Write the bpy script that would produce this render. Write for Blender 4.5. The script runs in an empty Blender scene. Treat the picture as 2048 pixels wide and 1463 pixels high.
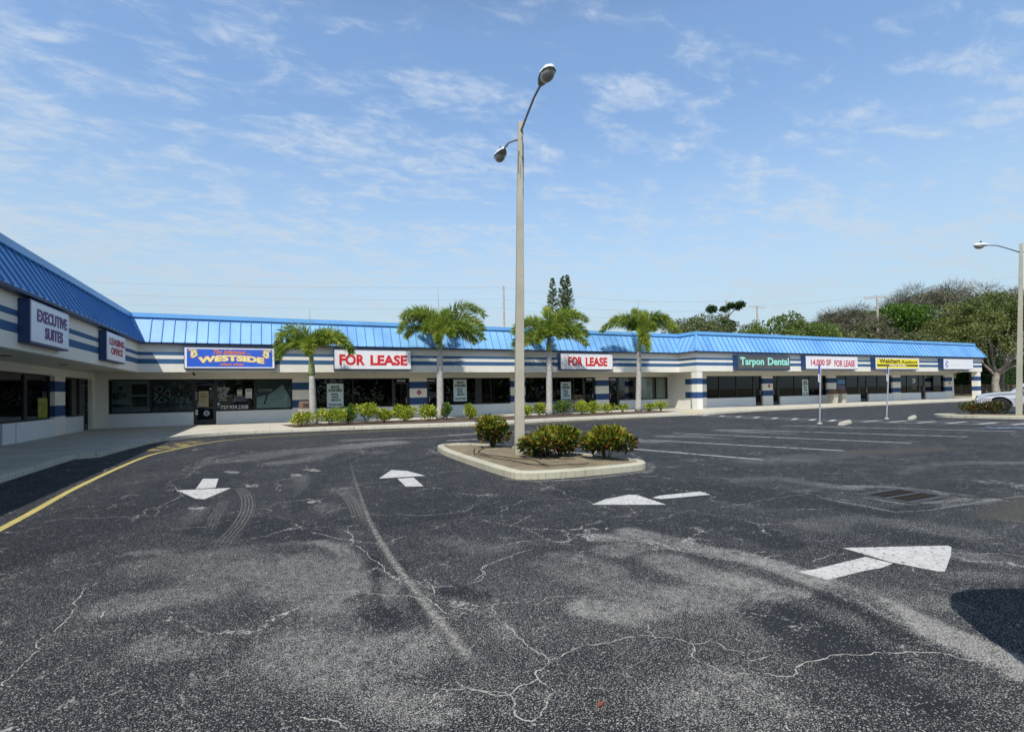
D={'G': {'X0': -5.4807,
       'X2': 26.7412,
       'X3': 63.9273,
       'Y1': 29.1004,
       'Y2': 27.3409,
       'a': 0.2623,
       'cy': 766.2123,
       'e': 0.3359,
       'f': 1046.4306,
       'k1': 0.0,
       'o': 2.1122,
       'pitch': 0.0174,
       'roll': -0.0177,
       'yaw': 0.4345,
       'z0': 0.105,
       'ze': 4.1213,
       'zf': 2.7398,
       'zr': 5.5443,
       'zwh': 2.4749},
 'W1': 31.213,
 'W2': 29.453,
 'ada': [(22.55, 9.613), (21.955, 9.159), (22.507, 8.561), (23.405, 8.901)],
 'alarm': [(8.246, 1.596), (36.455, 1.652), (62.647, 1.697)],
 'arrows': [[[(-1.131, 11.26), (-0.867, 11.101), (-0.827, 10.023), (-1.114, 10.061)], [(-1.375, 10.066), (-0.592, 9.864), (-0.702, 9.497), (-0.884, 8.978), (-1.008, 9.09)]],
            [[(2.056, 9.344), (2.34, 9.325), (2.261, 8.363), (1.997, 8.467)], [(1.767, 9.543), (2.188, 10.482), (2.441, 10.172), (2.582, 9.402)]],
            [[(4.823, 5.821), (5.022, 5.885), (5.716, 5.826), (5.654, 5.586), (4.852, 5.687)], [(3.843, 5.857), (4.205, 6.058), (4.677, 6.151), (4.758, 6.062), (4.686, 5.378)]],
            [[(3.885, 2.916), (4.054, 2.892), (4.738, 2.896), (4.759, 2.686), (4.555, 2.662), (4.385, 2.684), (3.916, 2.688)],
             [(4.818, 3.153), (5.72, 2.75), (5.698, 2.709), (5.427, 2.585), (4.906, 2.382), (4.862, 2.405), (4.777, 2.716)]]],
 'bin': [(42.754, 28.564), (43.591, 28.602), (45.848, 29.589)],
 'bins': [(19.356, 30.886), (1.483, 25.303), (42.844, 28.367), (45.777, 29.765)],
 'brown': [(7.361, 3.538), (9.253, 3.543), (7.254, 2.786)],
 'bush2': [(29.43, 12.977), (29.652, 12.352), (29.855, 11.407)],
 'camera': [(-3.345, 2.683)],
 'colx': [(26.7, 1.081), (27.216, 1.072), (61.845, 0.438), (62.938, 0.418)],
 'colz': [(27.024, 2.234), (27.01, 1.802), (26.993, 1.283), (26.979, 0.817)],
 'cracks': [[(1.356, 3.128), (1.373, 2.979), (1.364, 2.788), (1.387, 2.695), (1.41, 2.606)],
            [(1.41, 2.606), (1.295, 2.535), (1.264, 2.46), (1.168, 2.444), (1.07, 2.398), (1.058, 2.309), (1.028, 2.252), (1.069, 2.158), (1.182, 2.222), (1.282, 2.312), (1.261, 2.411), (1.264, 2.46)],
            [(1.41, 2.606), (1.549, 2.631), (1.689, 2.66), (1.813, 2.616), (1.998, 2.609), (2.107, 2.563), (2.243, 2.387)],
            [(2.243, 2.387), (2.196, 2.311), (2.134, 2.273), (2.146, 2.184), (2.158, 2.099), (2.167, 2.034), (2.277, 2.001)], [(2.243, 2.387), (2.367, 2.371), (2.37, 2.24), (2.447, 2.148)],
            [(2.107, 2.563), (2.125, 2.636), (2.184, 2.714)], [(0.908, 2.527), (0.982, 2.469), (1.07, 2.398)], [(1.476, 3.984), (1.549, 4.035), (1.619, 4.184), (1.718, 4.272), (1.914, 4.359), (2.024, 4.39)],
            [(1.406, 3.457), (1.378, 3.292)], [(1.689, 3.31), (1.816, 3.382), (1.952, 3.34), (2.047, 3.305)],
            [(2.34, 1.976), (2.452, 1.882), (2.628, 1.948), (2.833, 1.938), (2.998, 1.859), (3.147, 1.806), (3.393, 1.681)], [(3.393, 1.681), (3.454, 1.556), (3.654, 1.468)], [(4.073, 4.839), (4.768, 4.967)],
            [(5.139, 4.971), (5.649, 4.907), (6.232, 4.978), (6.755, 4.938)], [(4.139, 3.033), (4.353, 3.053), (4.671, 3.045)], [(5.501, 2.615), (5.628, 2.51), (5.924, 2.283)],
            [(2.15, 1.949), (2.16, 1.879), (2.167, 1.834)], [(2.171, 1.694), (2.05, 1.596)], [(3.83, 3.437), (3.985, 3.427), (4.115, 3.394)],
            [(4.04, 7.881), (3.984, 7.489), (3.991, 7.003), (3.912, 6.176), (3.909, 5.933), (3.937, 5.458)], [(0.656, 7.118), (0.846, 7.33), (1.144, 7.162)],
            [(1.024, 3.788), (0.965, 3.839), (0.859, 3.935), (0.356, 4.239)], [(1.024, 3.788), (1.119, 3.863), (1.139, 3.985), (1.121, 4.111)], [(1.139, 3.985), (1.286, 3.908)],
            [(1.393, 3.92), (1.504, 3.934), (1.617, 4.181), (1.763, 4.273), (2.002, 4.389), (2.237, 4.462)], [(0.79, 6.227), (0.77, 5.704), (0.812, 5.228), (0.843, 4.883), (0.875, 4.519), (0.898, 4.325), (0.934, 4.138)],
            [(0.609, 2.454), (0.699, 2.511), (0.785, 2.597), (0.925, 2.527), (1.07, 2.397)], [(0.117, 2.667), (0.213, 2.611), (0.275, 2.556), (0.3, 2.482)], [(2.622, 6.075), (2.846, 6.332), (3.151, 6.553)],
            [(3.151, 6.553), (3.772, 6.301)], [(2.415, 5.332), (2.545, 5.456), (2.868, 5.703)], [(1.088, 6.815), (1.423, 6.568), (1.848, 6.331), (2.238, 6.291)], [(1.036, 3.781), (1.066, 3.501), (1.08, 3.458)],
            [(-1.283, 3.667), (-1.289, 3.783), (-1.285, 3.902), (-1.266, 4.106), (-1.279, 4.424), (-1.293, 4.845), (-1.296, 5.36)],
            [(-1.347, 8.18), (-1.356, 8.833), (-1.381, 10.112), (-1.433, 11.727), (-1.436, 12.824), (-1.186, 14.667)], [(-1.098, 4.662), (-1.064, 4.491)], [(-1.037, 7.131), (-0.892, 7.103), (-0.679, 7.039)],
            [(-2.673, 8.36), (-2.398, 8.447), (-1.929, 8.248), (-1.324, 8.037)]],
 'cross': [(-5.358, 2.481), (-3.6, 0.848)],
 'croton': [(5.08, 12.266), (5.26, 9.818), (6.131, 8.813)],
 'dark': [([(2.523, 14.498), (1.515, 12.176), (0.981, 10.454), (0.648, 9.156), (0.42, 8.148), (0.305, 7.481)], (0.1, 0.12), (0.5, 0.9)),
          ([(4.279, 6.555), (5.417, 6.354), (5.946, 5.586), (6.303, 4.969)], (0.5, 0.6), (0.8, 0.8)), ([(4.457, 4.561), (4.594, 3.992), (4.47, 3.537)], (0.25, 0.2), (1, 1)),
          ([(3.741, 2.44), (3.612, 2.127), (3.425, 1.906)], (0.2, 0.1), (0.7, 0.5)), ([(3.042, 2.421), (3.014, 2.191), (2.934, 1.951)], (0.25, 0.25), (0.8, 0.8)),
          ([(1.237, 3.855), (1.405, 3.657)], (0.1, 0.1), (0.5, 0.5)), ([(5.747, 3.36), (5.741, 2.945)], (0.3, 0.3), (0.4, 0.4)),
          ([(-2.478, 6.997), (-2.209, 7.721), (-1.616, 9.314), (-1.056, 11.692)], (0.8, 0.5), (0.6, 0.6)), ([(-0.486, 7.031), (0.095, 6.458), (0.287, 6.12)], (0.4, 0.3), (0.8, 0.8)),
          ([(1.237, 6.639), (2.188, 6.762), (2.775, 6.428)], (0.6, 0.5), (0.9, 0.9)), ([(2.822, 1.824), (2.819, 1.467)], (0.15, 0.15), (0.5, 0.5)), ([(0.588, 3.976), (0.699, 3.457)], (0.12, 0.12), (0.5, 0.5)),
          ([(0.953, 5.542), (0.791, 4.459), (0.655, 3.564)], (0.04, 0.03), (0.9, 0.6)), ([(1.059, 4.757), (0.956, 3.89), (0.883, 3.282)], (0.04, 0.03), (0.5, 0.3)),
          ([(6.431, 4.353), (6.511, 3.692), (7.417, 3.793)], (0.15, 0.15), (0.7, 0.7))],
 'dec': {'blue': [(-3.201, 2.153), (-2.947, 2.082)],
         'cyan': [(-2.482, 1.238), (-2.363, 1.097)],
         'doorposter': [(-3.312, 1.852), (-2.869, 1.042)],
         'hours': [(-2.486, 2.027), (-1.917, 1.304)],
         'num': [(-3.233, 2.358), (-2.938, 2.199)],
         'p1': [(-1.551, 1.896), (-1.322, 1.582)],
         'p2': [(-1.149, 1.941), (-0.847, 1.441)],
         'phone': [(-2.319, 1.086), (-1.032, 0.881)],
         'r2': [(-2.837, 2.051), (-2.727, 1.893)],
         'round': [(-3.1, 0.853), (-2.83, 0.551)],
         'strip': [(-3.455, 1.816), (-3.366, 1.386)],
         'tag': [(-3.452, 0.883), (-3.353, 0.638)]},
 'far': {'pine1': (44.368, 78.304, 21.019),
         'pine2': (46.874, 79.163, 21.74),
         'pole_a': [(30.594, 68.476, 11.313), (30.681, 68.437, 16.789)],
         'pole_b': [(62.472, 57.639, 10.208), (62.543, 57.562, 14.802)],
         'pole_c': [(76.717, 64.145, 11.259), (76.784, 64.064, 15.767)],
         'pole_d': [(73.69, 42.365, 7.836), (73.596, 42.528, 13.526)]},
 'ghost': [[(-0.88, 12.148), (-0.648, 12.102), (-0.526, 11.758), (-0.678, 11.667)], [(-0.387, 10.107), (-0.195, 10.017), (-0.19, 9.743), (-0.368, 9.804)],
           [(0.347, 10.997), (0.519, 10.937), (0.54, 10.635), (0.364, 10.7)], [(0.589, 11.57), (0.804, 11.554), (0.95, 11.055), (0.789, 11.076)], [(-1.026, 8.409), (-0.837, 8.377), (-0.82, 8.2), (-0.994, 8.248)],
           [(0.471, 8.018), (0.653, 7.971), (0.65, 7.829), (0.483, 7.878)]],
 'grate': [[(7.436, 4.494), (8.13, 4.51), (8.071, 4.289), (7.49, 4.306)], [(7.444, 4.218), (8.101, 4.23), (8.181, 3.985), (7.497, 4.045)], [(7.391, 4.52), (8.177, 4.55), (8.295, 3.958), (7.425, 3.994)]],
 'hatch': [[(22.452, 22.707), (22.357, 21.937), (22.608, 21.672), (22.685, 20.769), (22.589, 19.71), (22.533, 18.69), (22.476, 17.743), (22.31, 16.666), (22.321, 15.795)],
           [(22.39, 14.923), (22.979, 13.388), (23.365, 12.574), (23.682, 11.847), (24.091, 11.059), (24.479, 10.312), (24.978, 9.68)]],
 'island': [(3.961, 13.19), (3.826, 12.01), (3.792, 10.041), (3.802, 8.406), (3.905, 8.165), (4.144, 7.994), (4.841, 7.849), (5.803, 7.856), (6.247, 7.902), (6.59, 8.114), (6.502, 7.978), (6.725, 8.535), (6.591, 8.95),
            (6.403, 9.665), (6.22, 10.305), (5.936, 11.362), (5.672, 12.361), (5.162, 13.295), (4.867, 13.733), (4.426, 13.775), (3.991, 13.183)],
 'island2': [(29.005, 14.294), (28.154, 13.678), (27.865, 13.072), (28.294, 12.063), (28.677, 10.898), (29.533, 13.739), (28.487, 14.036)],
 'kerb_left': [(-4.498, 12.703), (-4.552, 14.198), (-4.554, 16.921), (-3.994, 17.049), (-3.953, 17.681), (-3.755, 20.672), (-3.543, 21.56), (-3.252, 22.263), (-2.538, 23.544), (-0.724, 24.957), (1.635, 25.722),
               (3.04, 24.989), (8.576, 22.547), (11.474, 23.28), (18.678, 23.3), (21.738, 22.591), (28.089, 24.843), (38.191, 24.147), (51.609, 25.065), (56.213, 25.564)],
 'lefty': {0: 21.446, 15: 21.959, 32: 22.578, 57: 23.567, 64: 23.862, 103: 25.683, 113.7: 26.24, 130.6: 27.181, 169: 29.638, 183: 30.665, 186: 30.896},
 'leftz': [(22.881, 0.759), (25.527, 0.828), (29.701, 0.808)],
 'lines': [[(8.348, 11.131), (9.341, 7.76)], [(10.083, 13.037), (12.174, 7.866)], [(12.578, 14.016), (15.126, 8.005)], [(15.342, 14.022), (18.052, 8.123)], [(18.355, 14.3), (21.129, 8.23)],
           [(22.901, 23.136), (23.42, 14.869), (26.059, 9.935)], [(21.848, 22.474), (21.852, 15.162), (24.212, 9.234)]],
 'linesextra': [[(5.806, 18.107), (7.034, 18.296)], [(8.277, 18.561), (9.195, 16.628)], [(5.1, 16.019), (6.872, 15.823)]],
 'mainhead': [(-7.084, 2.477), (1.164, 2.484), (12.233, 2.463), (27.719, 2.452)],
 'mainx': {190: -7.593,
           215.5: -7.096,
           301: -5.369,
           386: -3.55,
           388: -3.506,
           431: -2.544,
           432: -2.521,
           509: -0.722,
           585: 1.155,
           615: 1.925,
           630: 2.317,
           700: 4.205,
           787: 6.699,
           820: 7.691,
           854: 8.741,
           876: 9.437,
           888: 9.822,
           953: 11.975,
           963: 12.317,
           1022: 14.396,
           1051: 15.458,
           1110: 17.706,
           1169: 20.081,
           1192: 21.042,
           1218: 22.156,
           1240: 23.12,
           1270: 24.468,
           1290: 25.39,
           1315: 26.568,
           1338: 27.679},
 'mainz': [(-7.089, 0.89), (-3.246, 0.816), (1.173, 0.788), (4.196, 0.771), (14.313, 0.761), (27.669, 0.749)],
 'metalbench': [(14.606, 25.622)],
 'oaktrunk': [(125.669, 51.701)],
 'palmbase': [(1.772, 24.912), (7.463, 24.338), (13.729, 24.847), (20.965, 26.457)],
 'palmz': [(1.705, 24.917, 3.708), (7.479, 24.333, 4.444), (13.778, 24.82, 4.536), (21.107, 26.344, 5.104)],
 'patch': [(6.754, 4.71), (6.72, 3.748), (7.17, 3.615), (8.581, 3.547), (9.088, 3.481)],
 'pic': [(-7.109, 2.466), (-5.428, 0.904)],
 'pilz': [(1.545, 2.291), (1.541, 1.876), (1.536, 1.311), (1.531, 0.866)],
 'pilz2': [(36.277, 2.236), (36.262, 1.834), (36.242, 1.313), (36.226, 0.872)],
 'pole1': (5.008, 10.465),
 'pole2': (29.318, 11.301),
 'poster_l': [(25.451, 1.558), (26.496, 0.841)],
 'poster_r': [[(45.215, 2.109), (46.297, 1.748)], [(45.194, 1.626), (46.275, 1.261)]],
 'posts': [(20.374, 14.125), (25.341, 14.394)],
 'rightx': {1405: 29.33,
            1511: 34.89,
            1526: 35.731,
            1546: 36.875,
            1559: 37.632,
            1591: 39.547,
            1622: 41.473,
            1655: 43.603,
            1673: 44.802,
            1696: 46.374,
            1721: 48.134,
            1738: 49.364,
            1741: 49.584,
            1759: 50.921,
            1786: 52.988,
            1802: 54.248,
            1818: 55.536,
            1842: 57.521,
            1844: 57.689,
            1852: 58.368,
            1871: 60.01,
            1891: 61.787,
            1905: 63.061},
 'rightz': [(29.609, 0.809), (34.87, 0.791), (48.623, 0.821), (60.792, 0.763)],
 'shadow_edge': [(4.188, 2.01), (5.14, 1.986), (3.765, 1.465)],
 'shrubs': [(1.225, 24.423), (2.423, 24.169), (3.15, 23.939), (3.913, 23.883), (4.711, 23.915), (5.865, 24.564), (6.808, 23.953), (7.647, 23.913), (8.779, 23.749), (13.422, 26.953), (12.767, 24.174), (14.568, 24.83),
            (15.308, 24.06), (16.456, 24.676), (17.212, 24.441), (18.63, 24.932), (20.794, 25.184), (21.757, 25.28)],
 'signs_left': {'exec': [(15.891, 3.846), (18.453, 2.968)], 'lease': [(22.289, 3.866), (24.762, 2.978)]},
 'signs_main': {'fl1': [(3.122, 3.931), (7.169, 2.891)], 'fl2': [(16.785, 3.916), (20.738, 2.926)], 'west': [(-3.604, 3.899), (0.245, 2.923)]},
 'signs_right': {'dental': [(30.196, 3.829), (35.621, 2.843)], 'k14': [(37.435, 3.888), (43.718, 2.923)], 'last': [(56.272, 3.881), (61.248, 2.948)], 'weich': [(46.163, 3.876), (52.41, 2.925)]},
 'skate': [(-0.671, 2.483), (1.13, 0.84)],
 'space': [[(2.965, 2.18), (3.863, 0.834)], [(10.506, 2.379), (11.383, 1.007)], [(18.276, 2.163), (19.089, 0.778)], [(40.625, 2.157), (41.389, 0.84)]],
 'stops': [[(19.873, 12.929), (21.458, 13.606)], [(25.348, 13.479), (26.683, 13.92)]],
 'stripes': [(-1.299, 3.701), (-1.301, 3.54), (-1.302, 3.391), (-1.304, 3.156)],
 'stripes2': [(28.797, 3.656), (28.792, 3.508), (28.786, 3.324), (28.78, 3.133)],
 'stripesL': [(15.483, 3.656), (15.483, 3.496), (15.483, 3.327), (15.483, 3.09)],
 'tread': [([(-0.514, 9.847), (-0.427, 9.585), (-0.351, 9.145), (-0.297, 8.581), (-0.276, 7.95), (-0.297, 7.365), (-0.341, 6.878), (-0.393, 6.509), (-0.43, 6.176), (-0.439, 5.723), (-0.502, 5.282), (-0.568, 4.74)], 0.11,
            0.8),
           ([(-0.597, 8.837), (-0.612, 8.139), (-0.624, 7.548), (-0.625, 6.93), (-0.631, 6.457)], 0.09, 0.35),
           ([(0.988, 9.181), (1.021, 8.638), (1.042, 7.981), (1.029, 7.284), (0.984, 6.712), (0.964, 6.363), (0.899, 5.677)], 0.1, 0.5),
           ([(1.125, 9.1), (1.138, 8.471), (1.114, 7.773), (1.088, 7.322), (1.026, 6.465), (0.936, 5.449), (0.856, 4.865)], 0.05, 0.35)],
 'trees': {'bare1': ((67.789, 42.481, 12.062), 8.651),
           'bare2': ((85.474, 41.464, 16.269), 19.292),
           'bare3': ((102.001, 41.181, 15.82), 17.243),
           'oak': ((50.574, 21.616, 7.838), 17.64),
           'pine3': ((47.856, 43.987, 11.207), 4.434),
           'pine4': ((78.977, 43.158, 13.552), 10.141),
           't1': ((40.963, 43.841, 10.037), 2.413),
           't2': ((46.48, 45.438, 10.956), 4.514),
           't4': ((45.621, 38.971, 8.601), 3.151),
           't5': ((55.996, 42.005, 10.625), 8.343),
           't6': ((61.824, 42.46, 9.995), 4.993)},
 'truck_px': [(33.834, 13.686)],
 'truckfront': [(35.442, 15.738)],
 'truckwheel': [(33.555, 14.005)],
 'wear': [([(0.203, 5.886), (0.459, 5.748), (0.618, 5.426), (0.671, 5.045), (0.623, 4.548), (0.529, 4.006), (0.445, 3.672)], (0.09, 0.12), (0.9, 0.25)),
          ([(-1.24, 6.24), (-0.989, 6.16), (-0.827, 5.896), (-0.739, 5.682)], (0.07, 0.07), (0.7, 0.3)), ([(0.685, 7.688), (0.694, 6.943), (0.75, 6.099), (0.731, 5.56)], (0.15, 0.1), (0.5, 0.2)),
          ([(0.514, 10.738), (0.5, 9.51), (0.442, 8.558)], (0.15, 0.1), (0.6, 0.2)), ([(-0.874, 8.213), (-0.888, 7.674), (-0.883, 6.995)], (0.12, 0.1), (0.5, 0.1)),
          ([(-1.934, 9.101), (-1.926, 8.104), (-1.869, 6.967), (-1.869, 6.156)], (0.15, 0.2), (0.25, 0.1)),
          ([(3.051, 4.507), (3.307, 4.431), (3.502, 4.2), (3.635, 3.857), (3.733, 3.524), (3.843, 3.243), (3.869, 2.93), (3.829, 2.649), (3.808, 2.274), (3.685, 1.878), (3.636, 1.607), (3.568, 1.391)], (0.17, 0.15),
           (0.8, 1.1)),
          ([(2.934, 4.09), (3.479, 4.172), (3.559, 3.843)], (0.22, 0.15), (0.7, 0.5)), ([(7.908, 5.034), (8.273, 4.818), (8.443, 4.439), (8.489, 4.151), (8.586, 3.849)], (0.12, 0.08), (1.2, 0.5)),
          ([(7.31, 4.468), (7.283, 3.937), (7.798, 3.816), (8.297, 3.748)], (0.05, 0.08), (0.8, 0.9)), ([(7.013, 3.859), (7.457, 3.705), (8.144, 3.549), (8.55, 3.565)], (0.08, 0.08), (0.3, 0.9)),
          ([(6.724, 4.689), (6.764, 4.065), (6.72, 3.748), (7.064, 3.615)], (0.04, 0.04), (0.6, 0.6)), ([(9.835, 5.395), (11.2, 5.624), (12.004, 5.523), (12.93, 4.935)], (0.15, 0.25), (0.3, 0.6)),
          ([(6.962, 6.223), (7.706, 6.065), (7.678, 5.268), (7.79, 4.96)], (0.2, 0.2), (0.4, 0.8)), ([(9.111, 7.626), (10.103, 7.463), (11.823, 7.618)], (0.5, 0.5), (0.5, 0.4)),
          ([(11.688, 13.178), (12.302, 12.719), (12.258, 11.656)], (0.5, 0.3), (0.8, 0.5)), ([(14.904, 13.931), (15.02, 12.948), (15.366, 11.864)], (0.5, 0.4), (0.9, 0.6)),
          ([(9.748, 12.482), (10.016, 11.919)], (0.3, 0.3), (0.8, 0.6)), ([(-0.658, 14.295), (0.244, 15.315), (1.006, 15.52), (2.12, 15.87), (3.397, 16.428)], (0.7, 0.7), (0.5, 0.9)),
          ([(0.205, 13.007), (0.861, 13.316), (1.432, 14.525)], (0.4, 0.3), (0.8, 0.5)), ([(2.429, 18.16), (5.088, 17.863), (6.788, 17.91), (10.178, 18.398)], (0.4, 0.3), (0.7, 0.5)),
          ([(-0.396, 5.7), (0.068, 4.841), (0.351, 4.436), (0.536, 4.109)], (0.3, 0.4), (0.4, 0.5)), ([(-0.99, 5.689), (-0.68, 5.683), (-0.353, 5.063)], (0.3, 0.3), (0.4, 0.4)),
          ([(-1.001, 4.697), (-0.726, 4.712), (-0.433, 4.727)], (0.25, 0.25), (0.5, 0.5)), ([(2.189, 4.003), (2.364, 3.503), (2.451, 3.008), (2.894, 2.881)], (0.2, 0.28), (0.35, 0.55)),
          ([(3.145, 3.646), (3.136, 3.224), (3.308, 2.887)], (0.25, 0.2), (0.7, 0.8)), ([(1.337, 3.13), (1.336, 3.012)], (0.08, 0.08), (0.35, 0.35)),
          ([(0.151, 3.366), (0.393, 3.053), (0.682, 3.096)], (0.3, 0.3), (0.5, 0.5)), ([(1.828, 1.964), (2.043, 1.951), (1.988, 1.753)], (0.22, 0.3), (0.4, 0.35)),
          ([(3.002, 2.624), (3.419, 2.716), (3.503, 2.617)], (0.1, 0.1), (0.7, 0.7)), ([(4.618, 14.652), (5.372, 13.793)], (0.25, 0.25), (0.3, 0.3)),
          ([(5.507, 2.707), (5.53, 2.53), (5.624, 2.325)], (0.2, 0.2), (0.6, 0.4)), ([(-0.858, 16.047), (-1.361, 15.093), (-1.416, 13.095)], (0.12, 0.1), (0.6, 0.5)),
          ([(5.408, 3.78), (5.988, 3.711), (6.133, 3.38), (6.352, 3.028)], (0.3, 0.3), (0.45, 0.4)), ([(4.066, 2.609), (4.02, 2.295), (4.166, 2.118)], (0.15, 0.2), (0.3, 0.5)),
          ([(6.195, 7.622), (6.691, 8.05), (7.06, 8.569)], (0.08, 0.08), (0.8, 0.6)), ([(3.708, 8.351), (4.04, 7.856), (4.791, 7.64), (5.654, 7.683), (6.287, 7.776)], (0.05, 0.07), (0.9, 1.0)),
          ([(3.833, 13.196), (3.823, 12.553)], (0.1, 0.1), (0.8, 0.5)), ([(3.471, 4.561), (3.574, 4.285), (3.67, 4.029)], (0.16, 0.12), (1.0, 0.8)),
          ([(3.635, 3.857), (3.873, 3.482), (3.924, 3.111), (3.9, 2.821)], (0.1, 0.1), (0.9, 1.1)), ([(0.241, 5.193), (0.382, 4.814), (0.5, 4.419)], (0.25, 0.3), (0.6, 0.5)),
          ([(-0.251, 5.298), (-0.008, 4.881), (0.061, 4.412)], (0.2, 0.2), (0.6, 0.4)), ([(2.001, 3.095), (2.135, 2.933), (2.366, 2.906)], (0.18, 0.18), (0.8, 0.6)),
          ([(2.703, 2.981), (2.825, 2.814)], (0.15, 0.12), (0.7, 0.5)), ([(1.663, 5.157), (1.81, 4.693), (2.131, 4.706)], (0.15, 0.15), (0.35, 0.35)),
          ([(2.404, 4.202), (2.567, 3.954), (2.606, 3.638)], (0.14, 0.12), (0.5, 0.6)), ([(0.92, 14.213), (1.984, 14.861), (2.584, 13.759)], (0.3, 0.3), (0.5, 0.5)),
          ([(5.489, 5.246), (6.426, 5.308), (7.126, 5.119)], (0.12, 0.12), (0.35, 0.5)), ([(-0.673, 3.854), (-0.496, 3.695), (-0.34, 3.684)], (0.14, 0.14), (0.4, 0.4)),
          ([(0.524, 2.617), (0.678, 2.45)], (0.16, 0.16), (0.45, 0.45)), ([(4.849, 2.321), (5.049, 2.216), (5.246, 2.05)], (0.12, 0.1), (0.4, 0.3))],
 'wh': [(20.241, 13.001)],
 'wornline': [(1.614, 12.113), (1.334, 9.296), (1.098, 6.717), (1.014, 5.407), (0.993, 4.287), (1.001, 3.518), (1.01, 2.929), (1.015, 2.738)],
 'yellow': [(-2.883, 8.142), (-3.016, 11.646), (-2.938, 16.287), (-2.548, 18.074), (-1.935, 20.204), (-1.603, 20.841), (0.008, 21.92), (1.398, 22.026), (4.984, 22.043), (10.745, 21.856), (18.175, 22.674),
            (21.994, 22.32)]}
CLOUD_ROT, CLOUD_LOC, CLOUD_LO, CLOUD_HI, CLOUD_MAX, CLOUD_COL = 40, (2.5, 8, 0), .75, 1.03, .56, (3.4, 3.75, 4.1)
SKY_SAT, SKY_STR, SUN_STR, EXPO = 1.0, .15, 3.6, .35
import bpy, bmesh, math, random
import numpy as np
from mathutils import Vector, Matrix
R = math.radians
scene = bpy.context.scene
COL = scene.collection
SUN = Vector((.47, .57, -1.0)).normalized()      # direction the sunlight travels
YAW = D['G']['yaw']
RT = Vector((math.cos(YAW), -math.sin(YAW), 0)); FW = Vector((math.sin(YAW), math.cos(YAW), 0))
X0, X2, X3, Y1, Y2 = D['G']['X0'], D['G']['X2'], D['G']['X3'], D['G']['Y1'], D['G']['Y2']
W1, W2 = D['W1'], D['W2']
WL = X0 - D['G']['o']
ZF, ZE, ZR, ZH = 2.74, 4.12, 5.54, 2.475
SW = .12
ZSILL = .80

# ---------------------------------------------------------------- materials
def nn(nt, t, **kw):
    n = nt.nodes.new(t)
    for k, v in kw.items():
        if k.startswith('i_'):
            key = k[2:]
            n.inputs[int(key) if key.isdigit() else key.replace('_', ' ')].default_value = v
        else: setattr(n, k, v)
    return n
def newmat(name):
    m = bpy.data.materials.new(name); m.use_nodes = True
    nt = m.node_tree; b = nt.nodes['Principled BSDF']
    return m, nt, b
def c4(c): return (c[0], c[1], c[2], 1)
def ramp(nt, fac, stops, interp='LINEAR'):
    r = nt.nodes.new('ShaderNodeValToRGB'); r.color_ramp.interpolation = interp
    e = r.color_ramp.elements
    while len(e) < len(stops): e.new(.5)
    for i, (p, c) in enumerate(stops): e[i].position = p; e[i].color = c4(c) if len(c) == 3 else c
    nt.links.new(fac, r.inputs[0]); return r.outputs[0]
def mixc(nt, fac, a, b):
    m = nt.nodes.new('ShaderNodeMix'); m.data_type = 'RGBA'
    for s, v in ((m.inputs[0], fac), (m.inputs[6], a), (m.inputs[7], b)):
        if isinstance(v, (int, float)): s.default_value = v
        elif isinstance(v, tuple): s.default_value = c4(v)
        else: nt.links.new(v, s)
    return m.outputs[2]
def mth(nt, op, a, b=None, c=None, clamp=False):
    m = nt.nodes.new('ShaderNodeMath'); m.operation = op; m.use_clamp = clamp
    for s, v in zip(m.inputs, (a, b, c)):
        if v is None: continue
        if isinstance(v, (int, float)): s.default_value = v
        else: nt.links.new(v, s)
    return m.outputs[0]
def pos(nt): return nt.nodes.new('ShaderNodeNewGeometry').outputs['Position']
def noise(nt, vec, scale, detail=3, rough=.55, dist=0):
    n = nn(nt, 'ShaderNodeTexNoise', i_Scale=scale, i_Detail=detail, i_Roughness=rough, i_Distortion=dist)
    if vec is not None: nt.links.new(vec, n.inputs['Vector'])
    return n.outputs['Fac']
def maprange(nt, v, a, b, c=0, d=1, smooth=True):
    m = nt.nodes.new('ShaderNodeMapRange'); m.interpolation_type = 'SMOOTHSTEP' if smooth else 'LINEAR'
    for s, x in zip(m.inputs[:5], (v, a, b, c, d)):
        if isinstance(x, (int, float)): s.default_value = x
        else: nt.links.new(x, s)
    return m.outputs[0]
def objc(nt): return nt.nodes.new('ShaderNodeTexCoord').outputs['Object']
def simple(name, col, rough=.7, var=.12, scale=3., metal=0, spec=.5, bump=0, bscale=30, dirt=None):
    m, nt, b = newmat(name)
    o = objc(nt)
    f = noise(nt, o, scale, 4, .6)
    dk = tuple(x * (1 - var) for x in col); lt = tuple(min(1, x * (1 + var)) for x in col)
    cc = ramp(nt, f, [(.3, dk), (.7, lt)])
    if dirt:
        g2 = noise(nt, o, scale * .6, 6, .75)
        cc = mixc(nt, maprange(nt, g2, .55, .75, 0, dirt[1]), cc, dirt[0])
    nt.links.new(cc, b.inputs['Base Color'])
    b.inputs['Roughness'].default_value = rough; b.inputs['Metallic'].default_value = metal
    b.inputs['Specular IOR Level'].default_value = spec
    if bump:
        bp = nn(nt, 'ShaderNodeBump', i_Strength=bump, i_Distance=.02)
        nt.links.new(noise(nt, o, bscale, 4, .6), bp.inputs['Height']); nt.links.new(bp.outputs[0], b.inputs['Normal'])
    return m
M = {}
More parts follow.
